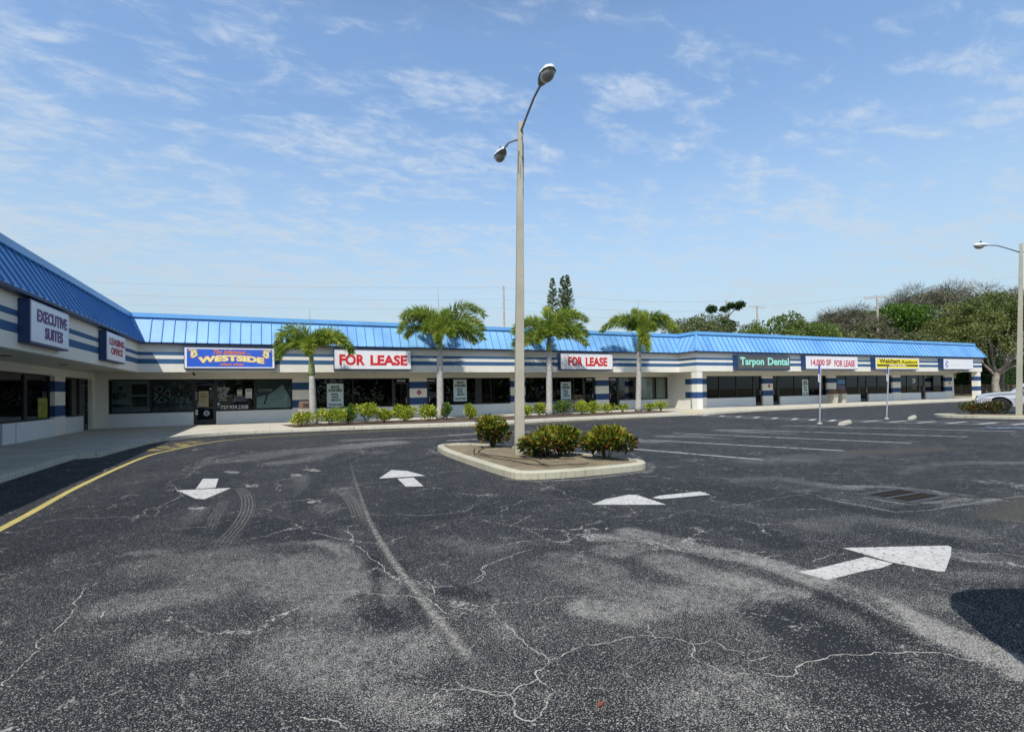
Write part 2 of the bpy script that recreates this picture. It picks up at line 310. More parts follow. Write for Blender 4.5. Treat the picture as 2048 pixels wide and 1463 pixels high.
def banded(name, bands, white, blue, rough=.8, joints=True):
    """painted block wall: blue bands at the given heights"""
    m, nt, b = newmat(name)
    p = pos(nt); sx = nn(nt, 'ShaderNodeSeparateXYZ'); nt.links.new(p, sx.inputs[0])
    z = sx.outputs[2]
    mask = None
    for lo, hi in bands:
        a = mth(nt, 'MULTIPLY', mth(nt, 'GREATER_THAN', z, lo), mth(nt, 'LESS_THAN', z, hi))
        mask = a if mask is None else mth(nt, 'ADD', mask, a)
    f = noise(nt, p, 1.3, 5, .65)
    w = ramp(nt, f, [(.25, tuple(x * .90 for x in white)), (.75, white)])
    # faint water streaks below the eave and splash dirt
    mp = nn(nt, 'ShaderNodeMapping'); mp.inputs['Scale'].default_value = (7, 7, .35); nt.links.new(p, mp.inputs[0])
    st = maprange(nt, noise(nt, mp.outputs[0], 1.2, 4, .7), .58, .80, 0, .22)
    w = mixc(nt, st, w, tuple(x * .62 for x in (white[0], white[1] * .96, white[2] * .88)))
    bl = ramp(nt, f, [(.25, tuple(x * .85 for x in blue)), (.75, tuple(x * 1.12 for x in blue))])
    cc = mixc(nt, mask, w, bl) if mask is not None else w
    nt.links.new(cc, b.inputs['Base Color'])
    b.inputs['Roughness'].default_value = rough; b.inputs['Specular IOR Level'].default_value = .25
    bp = nn(nt, 'ShaderNodeBump', i_Strength=.35, i_Distance=.01)
    h = noise(nt, p, 60, 3, .6)
    if joints:
        zz = mth(nt, 'FRACT', mth(nt, 'DIVIDE', z, .2033))
        j = mth(nt, 'GREATER_THAN', zz, .045)
        h = mth(nt, 'ADD', mth(nt, 'MULTIPLY', h, .25), j)
    nt.links.new(h, bp.inputs['Height']); nt.links.new(bp.outputs[0], b.inputs['Normal'])
    return m
WHITE = (.80, .775, .70); NAVY = (.035, .085, .20)
M['fascia'] = banded('fascia_stucco', [(3.53, 3.68), (3.13, 3.36)], WHITE, (.045, .12, .25), joints=False)
M['pillar'] = banded('pillar_block', [(1.85, 2.26), (.87, 1.30)], WHITE, (.03, .075, .19))
M['knee'] = banded('knee_block', [], (.70, .72, .72), NAVY)
M['wall'] = banded('painted_block', [], (.76, .74, .67), NAVY, joints=False)
M['soffit'] = simple('soffit_paint', (.60, .57, .45), .8, .08, 1.5)
def roofmat():
    m, nt, b = newmat('blue_standing_seam')
    p = pos(nt)
    mp = nn(nt, 'ShaderNodeMapping'); mp.inputs['Scale'].default_value = (.5, .5, .25); nt.links.new(p, mp.inputs[0])
    f = noise(nt, mp.outputs[0], .9, 4, .6)
    cc = ramp(nt, f, [(.36, (.12, .31, .61)), (.55, (.19, .43, .71)), (.7, (.23, .48, .74))])
    f2 = noise(nt, p, 14, 5, .7)
    cc = mixc(nt, maprange(nt, f2, .5, .8, 0, .25), cc, (.30, .52, .78))
    # every pan has weathered a little differently; chalky streaks run down it
    sx = nn(nt, 'ShaderNodeSeparateXYZ'); nt.links.new(p, sx.inputs[0])
    wn = nn(nt, 'ShaderNodeTexWhiteNoise', noise_dimensions='1D')
    nt.links.new(mth(nt, 'FLOOR', mth(nt, 'DIVIDE', mth(nt, 'ADD', sx.outputs[0], mth(nt, 'MULTIPLY', sx.outputs[1], 0.12)), .93)), wn.inputs['W'])
    cc = mixc(nt, mth(nt, 'MULTIPLY', wn.outputs[0], .22), cc, (.34, .56, .76))
    m3 = nn(nt, 'ShaderNodeMapping'); m3.inputs['Scale'].default_value = (9, 9, .5); nt.links.new(p, m3.inputs[0])
    cc = mixc(nt, maprange(nt, noise(nt, m3.outputs[0], 1, 4, .7), .52, .75, 0, .30), cc, (.40, .56, .70))
    nt.links.new(cc, b.inputs['Base Color']); b.inputs['Roughness'].default_value = .42
    b.inputs['Specular IOR Level'].default_value = .5
    return m
M['roof'] = roofmat()
M['cap'] = simple('blue_cap', (.16, .42, .78), .45, .08, 1.2)
M['trimblue'] = simple('navy_sheet_metal', (.02, .05, .14), .45, .2, 4)
M['bronze'] = simple('dark_bronze_aluminium', (.018, .016, .014), .4, .2, 8)
M['seam'] = simple('seam_rib_shade_blue', (.06, .22, .55), .5, .08, 2)  # ribs coloured darker than the pans, painting in the shadow beside them
M['rooftop'] = simple('roof_gravel', (.3, .3, .29), .9, .2, 3)
def glassmat(name, tint, gloss=.06):
    m = bpy.data.materials.new(name); m.use_nodes = True; nt = m.node_tree; nt.nodes.clear()
    out = nn(nt, 'ShaderNodeOutputMaterial'); tr = nn(nt, 'ShaderNodeBsdfTransparent'); gl = nn(nt, 'ShaderNodeBsdfGlossy')
    tr.inputs[0].default_value = c4(tint); gl.inputs['Roughness'].default_value = .01; gl.inputs['Color'].default_value = (.8, .85, .9, 1)
    fr = nn(nt, 'ShaderNodeFresnel', i_IOR=1.45); mx = nn(nt, 'ShaderNodeMixShader')
    fac = mth(nt, 'MULTIPLY', fr.outputs[0], 1.1, clamp=True)
    nt.links.new(fac, mx.inputs[0]); nt.links.new(tr.outputs[0], mx.inputs[1]); nt.links.new(gl.outputs[0], mx.inputs[2]); nt.links.new(mx.outputs[0], out.inputs[0])
    return m
M['glass'] = glassmat('tinted_storefront_glass', (.33, .36, .36))
M['clearglass'] = glassmat('clear_storefront_glass', (.80, .84, .82))
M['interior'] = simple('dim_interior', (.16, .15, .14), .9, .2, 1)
M['blind'] = simple('vertical_blind_fabric', (.72, .70, .62), .8, .06, 5)
def concmat(name, col, joints=False, stain=.35):
    m, nt, b = newmat(name); p = pos(nt)
    f = noise(nt, p, .9, 6, .65); f2 = noise(nt, p, 45, 3, .7)
    cc = ramp(nt, f, [(.3, tuple(x * .78 for x in col)), (.7, tuple(x * 1.08 for x in col))])
    cc = mixc(nt, maprange(nt, f2, .45, .7, 0, .25), cc, tuple(x * .6 for x in col))
    g2 = noise(nt, p, 3.1, 6, .8)
    cc = mixc(nt, maprange(nt, g2, .55, .75, 0, stain), cc, tuple(x * .38 for x in col))
    if 'kerb' in name:
        mp = nn(nt, 'ShaderNodeMapping'); mp.inputs['Scale'].default_value = (14, 14, .6); nt.links.new(p, mp.inputs[0])
        gn = nt.nodes.new('ShaderNodeNewGeometry'); sn = nn(nt, 'ShaderNodeSeparateXYZ'); nt.links.new(gn.outputs['Normal'], sn.inputs[0])
        side = maprange(nt, sn.outputs[2], .3, .7, 1, .12)
        st = mth(nt, 'MULTIPLY', maprange(nt, noise(nt, mp.outputs[0], 1.0, 5, .75), .50, .68, 0, .75), side)
        cc = mixc(nt, st, cc, (.10, .09, .06)); cc = mixc(nt, mth(nt, 'MULTIPLY', side, .25), cc, (.42, .38, .24))
    if joints:
        sx = nn(nt, 'ShaderNodeSeparateXYZ'); nt.links.new(p, sx.inputs[0])
        jx = mth(nt, 'LESS_THAN', mth(nt, 'FRACT', mth(nt, 'DIVIDE', sx.outputs[0], 1.83)), .009)
        jy = mth(nt, 'LESS_THAN', mth(nt, 'FRACT', mth(nt, 'DIVIDE', sx.outputs[1], 1.83)), .009)
        j = mth(nt, 'MAXIMUM', jx, jy)
        cc = mixc(nt, mth(nt, 'MULTIPLY', j, .6), cc, tuple(x * .35 for x in col))
    nt.links.new(cc, b.inputs['Base Color']); b.inputs['Roughness'].default_value = .88; b.inputs['Specular IOR Level'].default_value = .25
    bp = nn(nt, 'ShaderNodeBump', i_Strength=.4, i_Distance=.006); nt.links.new(f2, bp.inputs['Height']); nt.links.new(bp.outputs[0], b.inputs['Normal'])
    return m
M['sidewalk'] = concmat('sidewalk_concrete', (.56, .53, .45), True)
M['kerb'] = concmat('kerb_concrete', (.58, .56, .48), False, .55)
M['islandkerb'] = concmat('island_kerb_concrete', (.50, .485, .39), False, .7)
M['poleconc'] = concmat('pole_concrete', (.42, .40, .32), False, .3)
M['binconc'] = concmat('bin_concrete', (.52, .49, .41), False, .3)
def dirtmat():
    m, nt, b = newmat('planter_soil'); p = pos(nt)
    f = noise(nt, p, 2.5, 6, .7); f2 = noise(nt, p, 70, 4, .75)
    cc = ramp(nt, f, [(.3, (.155, .13, .09)), (.7, (.30, .255, .175))])
    cc = mixc(nt, maprange(nt, f2, .55, .68, 0, .7), cc, (.06, .04, .03))
    cc = mixc(nt, maprange(nt, noise(nt, p, 38, 2, .5), .66, .72, 0, .8), cc, (.5, .45, .36))
    nt.links.new(cc, b.inputs['Base Color']); b.inputs['Roughness'].default_value = .95; b.inputs['Specular IOR Level'].default_value = .1
    bp = nn(nt, 'ShaderNodeBump', i_Strength=.9, i_Distance=.02); nt.links.new(noise(nt, p, 30, 5, .7), bp.inputs['Height']); nt.links.new(bp.outputs[0], b.inputs['Normal'])
    return m
M['soil'] = dirtmat()
M['mulch'] = simple('brown_mulch', (.10, .07, .05), .95, .8, 22, bump=.9, bscale=60)

def asphaltmat():
    m, nt, b = newmat('worn_asphalt'); p = pos(nt)
    at = nn(nt, 'ShaderNodeAttribute'); at.attribute_name = 'wear'; ad = nn(nt, 'ShaderNodeAttribute'); ad.attribute_name = 'dark'
    wear, dark = at.outputs['Fac'], ad.outputs['Fac']
    low = noise(nt, p, .33, 5, .6); mid = noise(nt, p, 2.1, 6, .68); hi = noise(nt, p, 17, 5, .7, .6)
    d = mth(nt, 'MULTIPLY_ADD', mth(nt, 'SUBTRACT', low, .5), 0.50, .19)
    d = mth(nt, 'ADD', d, mth(nt, 'MULTIPLY', mth(nt, 'SUBTRACT', mid, .5), .50))
    d = mth(nt, 'ADD', d, mth(nt, 'MULTIPLY', wear, maprange(nt, hi, .35, .65, .45, 1.05, False)))
    d = mth(nt, 'SUBTRACT', d, mth(nt, 'MULTIPLY', dark, .55))
    d = mth(nt, 'MAXIMUM', mth(nt, 'MINIMUM', d, 1.05), -.02)
    # distorted coordinate for stones
    T = maprange(nt, d, 0, 1, .66, .47, False)
    sp = noise(nt, p, 120, 3, .75)
    mask = mth(nt, 'MULTIPLY', maprange(nt, sp, mth(nt, 'SUBTRACT', T, .03), mth(nt, 'ADD', T, .03)), .75)
    wv = nn(nt, 'ShaderNodeTexNoise', i_Scale=60., i_Detail=2.); nt.links.new(p, wv.inputs['Vector'])
    wm = nn(nt, 'ShaderNodeVectorMath', operation='MULTIPLY_ADD'); wm.inputs[1].default_value = (.012,) * 3; nt.links.new(wv.outputs['Color'], wm.inputs[0]); nt.links.new(p, wm.inputs[2])
    for sc_, lo_, hi_, dd in ((150., .925, .50, .42), (62., .988, .92, .28)):
        vo = nn(nt, 'ShaderNodeTexVoronoi', i_Scale=sc_); nt.links.new(wm.outputs[0], vo.inputs['Vector'])
        sc = nn(nt, 'ShaderNodeSeparateColor'); nt.links.new(vo.outputs['Color'], sc.inputs[0])
        st = mth(nt, 'MULTIPLY', mth(nt, 'GREATER_THAN', sc.outputs[0], maprange(nt, d, 0, 1, lo_, hi_, False)), maprange(nt, vo.outputs['Distance'], dd, dd + .16, 1, 0))
        mask = mth(nt, 'MAXIMUM', mask, mth(nt, 'MULTIPLY', st, mth(nt, 'MULTIPLY_ADD', sc.outputs[1], .55, .5)))
    # hairline cracks: distorted cell edges, broken up by noise
    def crack(scale, width, lo, amp):
        dn = nn(nt, 'ShaderNodeTexNoise', i_Scale=scale * 3.2, i_Detail=5., i_Roughness=.65); nt.links.new(p, dn.inputs['Vector'])
        vm = nn(nt, 'ShaderNodeVectorMath', operation='MULTIPLY_ADD'); vm.inputs[1].default_value = (amp,) * 3
        nt.links.new(dn.outputs['Color'], vm.inputs[0]); nt.links.new(p, vm.inputs[2])
        v = nn(nt, 'ShaderNodeTexVoronoi', feature='DISTANCE_TO_EDGE', i_Scale=scale); nt.links.new(vm.outputs[0], v.inputs['Vector'])
        e = maprange(nt, v.outputs['Distance'], width * .3 * scale, width * scale, 1, 0)
        br = maprange(nt, noise(nt, p, scale * 1.3, 3, .6), lo, lo + .1)
        return mth(nt, 'MULTIPLY', mth(nt, 'MULTIPLY', e, br), maprange(nt, noise(nt, p, 26, 2, .6), .42, .56))
    cr = mth(nt, 'MAXIMUM', crack(.75, .012, .47, .45), mth(nt, 'MULTIPLY', crack(3.2, .006, .50, .16), .75))
    mask = mth(nt, 'MAXIMUM', mask, mth(nt, 'MULTIPLY', cr, .85))
    dk = ramp(nt, noise(nt, p, .8, 5, .6), [(.3, (.0105, .0120, .0160)), (.7, (.021, .023, .028))])
    lt = ramp(nt, noise(nt, p, 60, 2, .5), [(.3, (.26, .26, .255)), (.7, (.62, .61, .57))])
    fine = maprange(nt, noise(nt, p, 240, 2, .6), .35, .7, .75, 1.5, False)
    dk2 = nn(nt, 'ShaderNodeVectorMath', operation='SCALE'); nt.links.new(dk, dk2.inputs[0]); nt.links.new(fine, dk2.inputs['Scale'])
    # dust film in the worn places
    film = mth(nt, 'MULTIPLY', maprange(nt, d, .45, 1.05), .17)
    base = mixc(nt, film, dk2.outputs[0], (.27, .265, .25))
    cc = mixc(nt, mask, base, lt)
    br = nn(nt, 'ShaderNodeAttribute'); br.attribute_name = 'brown'
    cc = mixc(nt, mth(nt, 'MULTIPLY', br.outputs['Fac'], maprange(nt, sp, .4, .6, .25, .75)), cc, (.10, .09, .07))
    nt.links.new(cc, b.inputs['Base Color']); b.inputs['Roughness'].default_value = .8; b.inputs['Specular IOR Level'].default_value = .22
    bp = nn(nt, 'ShaderNodeBump', i_Strength=.55, i_Distance=.006)
    nt.links.new(mth(nt, 'ADD', sp, mth(nt, 'MULTIPLY', mask, .6)), bp.inputs['Height']); nt.links.new(bp.outputs[0], b.inputs['Normal'])
    return m
M['asphalt'] = asphaltmat()
def paintmat(name, col, thr=.56, sc=11, streak=None, soft=.05, crackle=True):
    """road paint: flakes away with noise so that the asphalt shows through"""
    m, nt, b = newmat(name); p = pos(nt)
    f = noise(nt, p, sc, 6, .72)
    a = maprange(nt, f, thr - soft, thr + soft, 1, 0)
    if crackle:
        v = nn(nt, 'ShaderNodeTexVoronoi', feature='DISTANCE_TO_EDGE', i_Scale=7.); 
        dn = nn(nt, 'ShaderNodeTexNoise', i_Scale=14., i_Detail=4.); nt.links.new(p, dn.inputs['Vector'])
        vm = nn(nt, 'ShaderNodeVectorMath', operation='MULTIPLY_ADD'); vm.inputs[1].default_value = (.12,) * 3
        nt.links.new(dn.outputs['Color'], vm.inputs[0]); nt.links.new(p, vm.inputs[2]); nt.links.new(vm.outputs[0], v.inputs['Vector'])
        a = mth(nt, 'MULTIPLY', a, maprange(nt, v.outputs['Distance'], .004, .02, .62, 1))
    a = mth(nt, 'MULTIPLY', a, maprange(nt, noise(nt, p, 130, 2, .6), .30, .42, .35, 1))
    cc = ramp(nt, noise(nt, p, 5, 4, .6), [(.3, tuple(x * .82 for x in col)), (.7, col)])
    nt.links.new(cc, b.inputs['Base Color']); nt.links.new(a, b.inputs['Alpha']); b.inputs['Roughness'].default_value = .7
    return m
M['paint'] = paintmat('white_road_paint', (.60, .60, .585), .605, 19)
M['lines'] = paintmat('white_line_paint', (.58, .58, .57), .58, 5)
M['ghost'] = paintmat('worn_road_paint', (.40, .40, .38), .50, 9, soft=.14, crackle=False)
M['yellow'] = paintmat('yellow_road_paint', (.56, .47, .15), .68, 9)
M['yellowghost'] = paintmat('worn_yellow_paint', (.55, .44, .15), .46, 3.0, soft=.08, crackle=False)
M['blueghost'] = paintmat('worn_blue_paint', (.30, .42, .58), .46, 4, soft=.12, crackle=False)
M['crackfill'] = paintmat('crack_dust', (.48, .47, .44), .57, 13, soft=.09, crackle=False)
def treadmat(name, col, alpha, stripes=True):
    m, nt, b = newmat(name); p = pos(nt); uv = nn(nt, 'ShaderNodeUVMap')
    sx = nn(nt, 'ShaderNodeSeparateXYZ'); nt.links.new(uv.outputs[0], sx.inputs[0])
    s = mth(nt, 'MULTIPLY_ADD', mth(nt, 'SINE', mth(nt, 'MULTIPLY', sx.outputs[0], 6.283 * 5)), .5, .5)
    if not stripes: s = maprange(nt, noise(nt, p, 22, 4, .7), .35, .6, .35, 1)
    edge = mth(nt, 'MULTIPLY', maprange(nt, sx.outputs[0], 0, .15 if stripes else .45), maprange(nt, sx.outputs[0], .85 if stripes else .55, 1, 1, 0))
    end = mth(nt, 'MULTIPLY', maprange(nt, sx.outputs[1], 0, .12 if stripes else .5, .0 if stripes else .25), maprange(nt, sx.outputs[1], .45 if stripes else .85, 1, 1, 0))
    a = mth(nt, 'MULTIPLY', mth(nt, 'MULTIPLY', s, edge), mth(nt, 'MULTIPLY', end, alpha))
    a = mth(nt, 'MULTIPLY', a, maprange(nt, noise(nt, p, 60, 3, .7), .38, .62, .25, 1))
    b.inputs['Base Color'].default_value = c4(col); nt.links.new(a, b.inputs['Alpha']); b.inputs['Roughness'].default_value = .9
    return m
M['tread'] = treadmat('tyre_scuff', (.33, .325, .305), .42); M['tread2'] = treadmat('faint_tyre_scuff', (.33, .325, .30), .30)
def leafmat(name, stops, trans=.3, rough=.5, clump=None):
    m = bpy.data.materials.new(name); m.use_nodes = True; nt = m.node_tree; b = nt.nodes['Principled BSDF']; out = nt.nodes['Material Output']
    ge = nn(nt, 'ShaderNodeNewGeometry'); r = ge.outputs['Random Per Island']
    if clump:
        f = noise(nt, ge.outputs['Position'], clump, 3, .6)
        r = mth(nt, 'ADD', mth(nt, 'MULTIPLY', r, .5), mth(nt, 'MULTIPLY_ADD', mth(nt, 'SUBTRACT', f, .5), 1.6, .25), clamp=True)
    cc = ramp(nt, r, stops)
    nt.links.new(cc, b.inputs['Base Color']); b.inputs['Roughness'].default_value = rough; b.inputs['Specular IOR Level'].default_value = .35
    t = nn(nt, 'ShaderNodeBsdfTranslucent'); nt.links.new(cc, t.inputs[0]); mx = nn(nt, 'ShaderNodeMixShader', i_0=trans)
    nt.links.new(b.outputs[0], mx.inputs[1]); nt.links.new(t.outputs[0], mx.inputs[2]); nt.links.new(mx.outputs[0], out.inputs[0])
    return m
M['palm'] = leafmat('foxtail_leaflet', [(0, (.06, .11, .02)), (.4, (.17, .25, .035)), (.75, (.34, .42, .06)), (1, (.50, .48, .11))], .35, clump=1.2)
M['crown_green'] = leafmat('dense_tree_leaf', [(0, (.04, .07, .018)), (.5, (.11, .165, .035)), (1, (.27, .34, .075))], .3, clump=.9)
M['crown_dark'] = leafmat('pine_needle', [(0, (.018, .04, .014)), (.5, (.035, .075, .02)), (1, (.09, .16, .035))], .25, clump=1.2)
M['crown_bright'] = leafmat('bright_pine_needle', [(0, (.03, .07, .012)), (.5, (.08, .17, .02)), (1, (.16, .28, .04))], .3, clump=1.)
M['crown_olive'] = leafmat('live_oak_leaf', [(0, (.04, .055, .018)), (.5, (.13, .165, .045)), (1, (.29, .33, .09))], .3, clump=.5)
M['crown_grey'] = leafmat('sparse_tree_leaf', [(0, (.05, .065, .03)), (.5, (.13, .155, .06)), (1, (.25, .27, .11))], .3, clump=.8)
M['twig'] = leafmat('bare_twig', [(0, (.05, .045, .033)), (.5, (.125, .112, .08)), (1, (.25, .23, .17))], .0, .8, clump=.7)
M['shrub'] = leafmat('shrub_leaf', [(0, (.08, .14, .014)), (.45, (.28, .37, .03)), (1, (.62, .65, .08))], .35)
M['shrubdark'] = leafmat('dark_shrub_leaf', [(0, (.035, .08, .012)), (.6, (.10, .19, .025)), (1, (.25, .34, .05))], .35)
M['flower'] = leafmat('pale_yellow_bloom', [(0, (.62, .52, .17)), (1, (.80, .70, .28))], .2)
M['croton'] = leafmat('croton_leaf', [(0, (.012, .028, .008)), (.3, (.022, .048, .010)), (.52, (.055, .10, .014)), (.68, (.17, .19, .022)), (.8, (.07, .028, .014)), (.93, (.34, .10, .02)), (1, (.03, .014, .01))], .25, .35)
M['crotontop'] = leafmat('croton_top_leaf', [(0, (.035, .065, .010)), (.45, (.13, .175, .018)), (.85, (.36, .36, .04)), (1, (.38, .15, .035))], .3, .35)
M['bark'] = simple('grey_oak_bark', (.30, .27, .23), .9, .35, 4, bump=.8, bscale=12)
M['darkbark'] = simple('brown_bark', (.13, .10, .075), .9, .4, 6, bump=.8, bscale=20)
M['stem'] = simple('shrub_stem', (.10, .075, .05), .9, .3, 20)
def palmbark():
    m, nt, b = newmat('ringed_palm_trunk'); o = objc(nt)
    sx = nn(nt, 'ShaderNodeSeparateXYZ'); nt.links.new(o, sx.inputs[0])
    f = noise(nt, o, 5, 4, .6)
    ring = mth(nt, 'FRACT', mth(nt, 'ADD', mth(nt, 'MULTIPLY', sx.outputs[2], 9.), mth(nt, 'MULTIPLY', f, .5)))
    cc = ramp(nt, f, [(.3, (.33, .31, .28)), (.7, (.52, .50, .47))])
    cc = mixc(nt, maprange(nt, ring, 0, .18, .5, 0), cc, (.18, .16, .14))
    nt.links.new(cc, b.inputs['Base Color']); b.inputs['Roughness'].default_value = .9
    bp = nn(nt, 'ShaderNodeBump', i_Strength=.5, i_Distance=.02); nt.links.new(ring, bp.inputs['Height']); nt.links.new(bp.outputs[0], b.inputs['Normal'])
    return m
M['palmbark'] = palmbark()
M['crownshaft'] = simple('green_crownshaft', (.22, .27, .10), .5, .3, 4)
M['crownbrown'] = simple('brown_leaf_base', (.12, .08, .045), .8, .4, 8)
M['woodpole'] = simple('weathered_wood_pole', (.42, .38, .33), .9, .2, 2)
M['wire'] = simple('power_wire', (.25, .26, .28), .7, .1, 2)
M['galv'] = simple('galvanised_steel', (.52, .54, .57), .42, .12, 6, metal=.6)
M['lampwhite'] = simple('lamp_housing_paint', (.72, .73, .74), .4, .06, 3)
M['lampgrey'] = simple('lamp_underside', (.27, .27, .25), .5, .05, 3)
M['lens'] = simple('lamp_lens', (.34, .33, .28), .15, .08, 4)
M['arm'] = simple('lamp_arm_steel', (.34, .36, .40), .45, .1, 5, metal=.5)
M['rust'] = simple('rusted_grate_iron', (.022, .015, .011), .85, .4, 25, bump=.5)
M['gratepit'] = simple('grate_pit', (.006, .005, .005), .95, .3, 5)
M['redclay'] = simple('reddish_wood', (.16, .09, .05), .8, .25, 6)
M['blackiron'] = simple('black_iron', (.012, .012, .013), .5, .2, 6)
M['white'] = simple('sign_white', (.80, .80, .82), .35, .03, 2)
M['poster'] = simple('poster_paper', (.58, .70, .70), .6, .04, 3)
M['red'] = simple('sign_red', (.62, .02, .02), .5, .05, 3)
M['darkred'] = simple('sign_dark_red', (.34, .015, .03), .5, .25, 9)
M['purple'] = simple('sign_purple', (.11, .025, .16), .5, .1, 3)
M['pinkred'] = simple('sign_faded_red', (.55, .10, .14), .5, .2, 9)
M['ink'] = simple('sign_black', (.015, .018, .02), .5, .1, 3)
M['signblue'] = simple('sign_royal_blue', (.035, .12, .60), .35, .08, 2)
M['cream'] = simple('sign_cream', (.85, .74, .34), .5, .05, 3)
M['orange'] = simple('sign_orange', (.72, .20, .10), .5, .05, 3)
M['grey_face'] = simple('sign_grey_face', (.085, .085, .085), .4, .12, 2)
M['mint'] = simple('sign_mint', (.34, .80, .68), .5, .05, 3)
M['yellowface'] = simple('sign_yellow', (.86, .72, .02), .4, .04, 2)
M['brownink'] = simple('sign_brown_ink', (.05, .025, .005), .5, .1, 3)
M['violet'] = simple('sign_violet', (.10, .06, .48), .5, .1, 3)
M['faint'] = simple('faded_lettering', (.66, .66, .72), .5, .05, 3)
M['offwhite'] = simple('window_lettering', (.62, .62, .62), .5, .05, 3)
M['tan'] = simple('tan_paper', (.33, .29, .17), .7, .15, 4)
M['tealpaper'] = simple('teal_paper', (.25, .50, .48), .6, .05, 3)
M['lime'] = simple('lime_poster', (.22, .25, .03), .6, .5, 5)
M['hose'] = simple('drip_hose', (.035, .02, .014), .6, .2, 8)
M['carpaint'] = None
def carmat(name, col, metal=.35):
    m, nt, b = newmat(name); b.inputs['Base Color'].default_value = c4(col); b.inputs['Metallic'].default_value = metal
    b.inputs['Roughness'].default_value = .28; b.inputs['Coat Weight'].default_value = .6; b.inputs['Coat Roughness'].default_value = .06
    o = objc(nt); cc = ramp(nt, noise(nt, o, 2.5, 4, .6), [(.3, tuple(x * .93 for x in col)), (.7, col)]); nt.links.new(cc, b.inputs['Base Color'])
    return m
M['silver'] = carmat('silver_car_paint', (.62, .64, .68)); M['darkcar'] = carmat('dark_car_paint', (.03, .035, .05)); M['whitecar'] = carmat('white_car_paint', (.7, .7, .7), .0)
M['bluecar'] = carmat('blue_car_paint', (.05, .10, .18))
M['tyre'] = simple('tyre_rubber', (.018, .018, .018), .85, .2, 9)
M['rim'] = simple('alloy_rim', (.50, .50, .51), .3, .05, 5, metal=.7)
M['carglass'] = simple('car_glass', (.03, .045, .06), .05, .1, 2, spec=.8)
M['trimgrey'] = simple('grey_plastic_trim', (.20, .20, .21), .6, .08, 8)
M['headlamp'] = simple('headlamp_lens', (.55, .60, .62), .1, .1, 9)

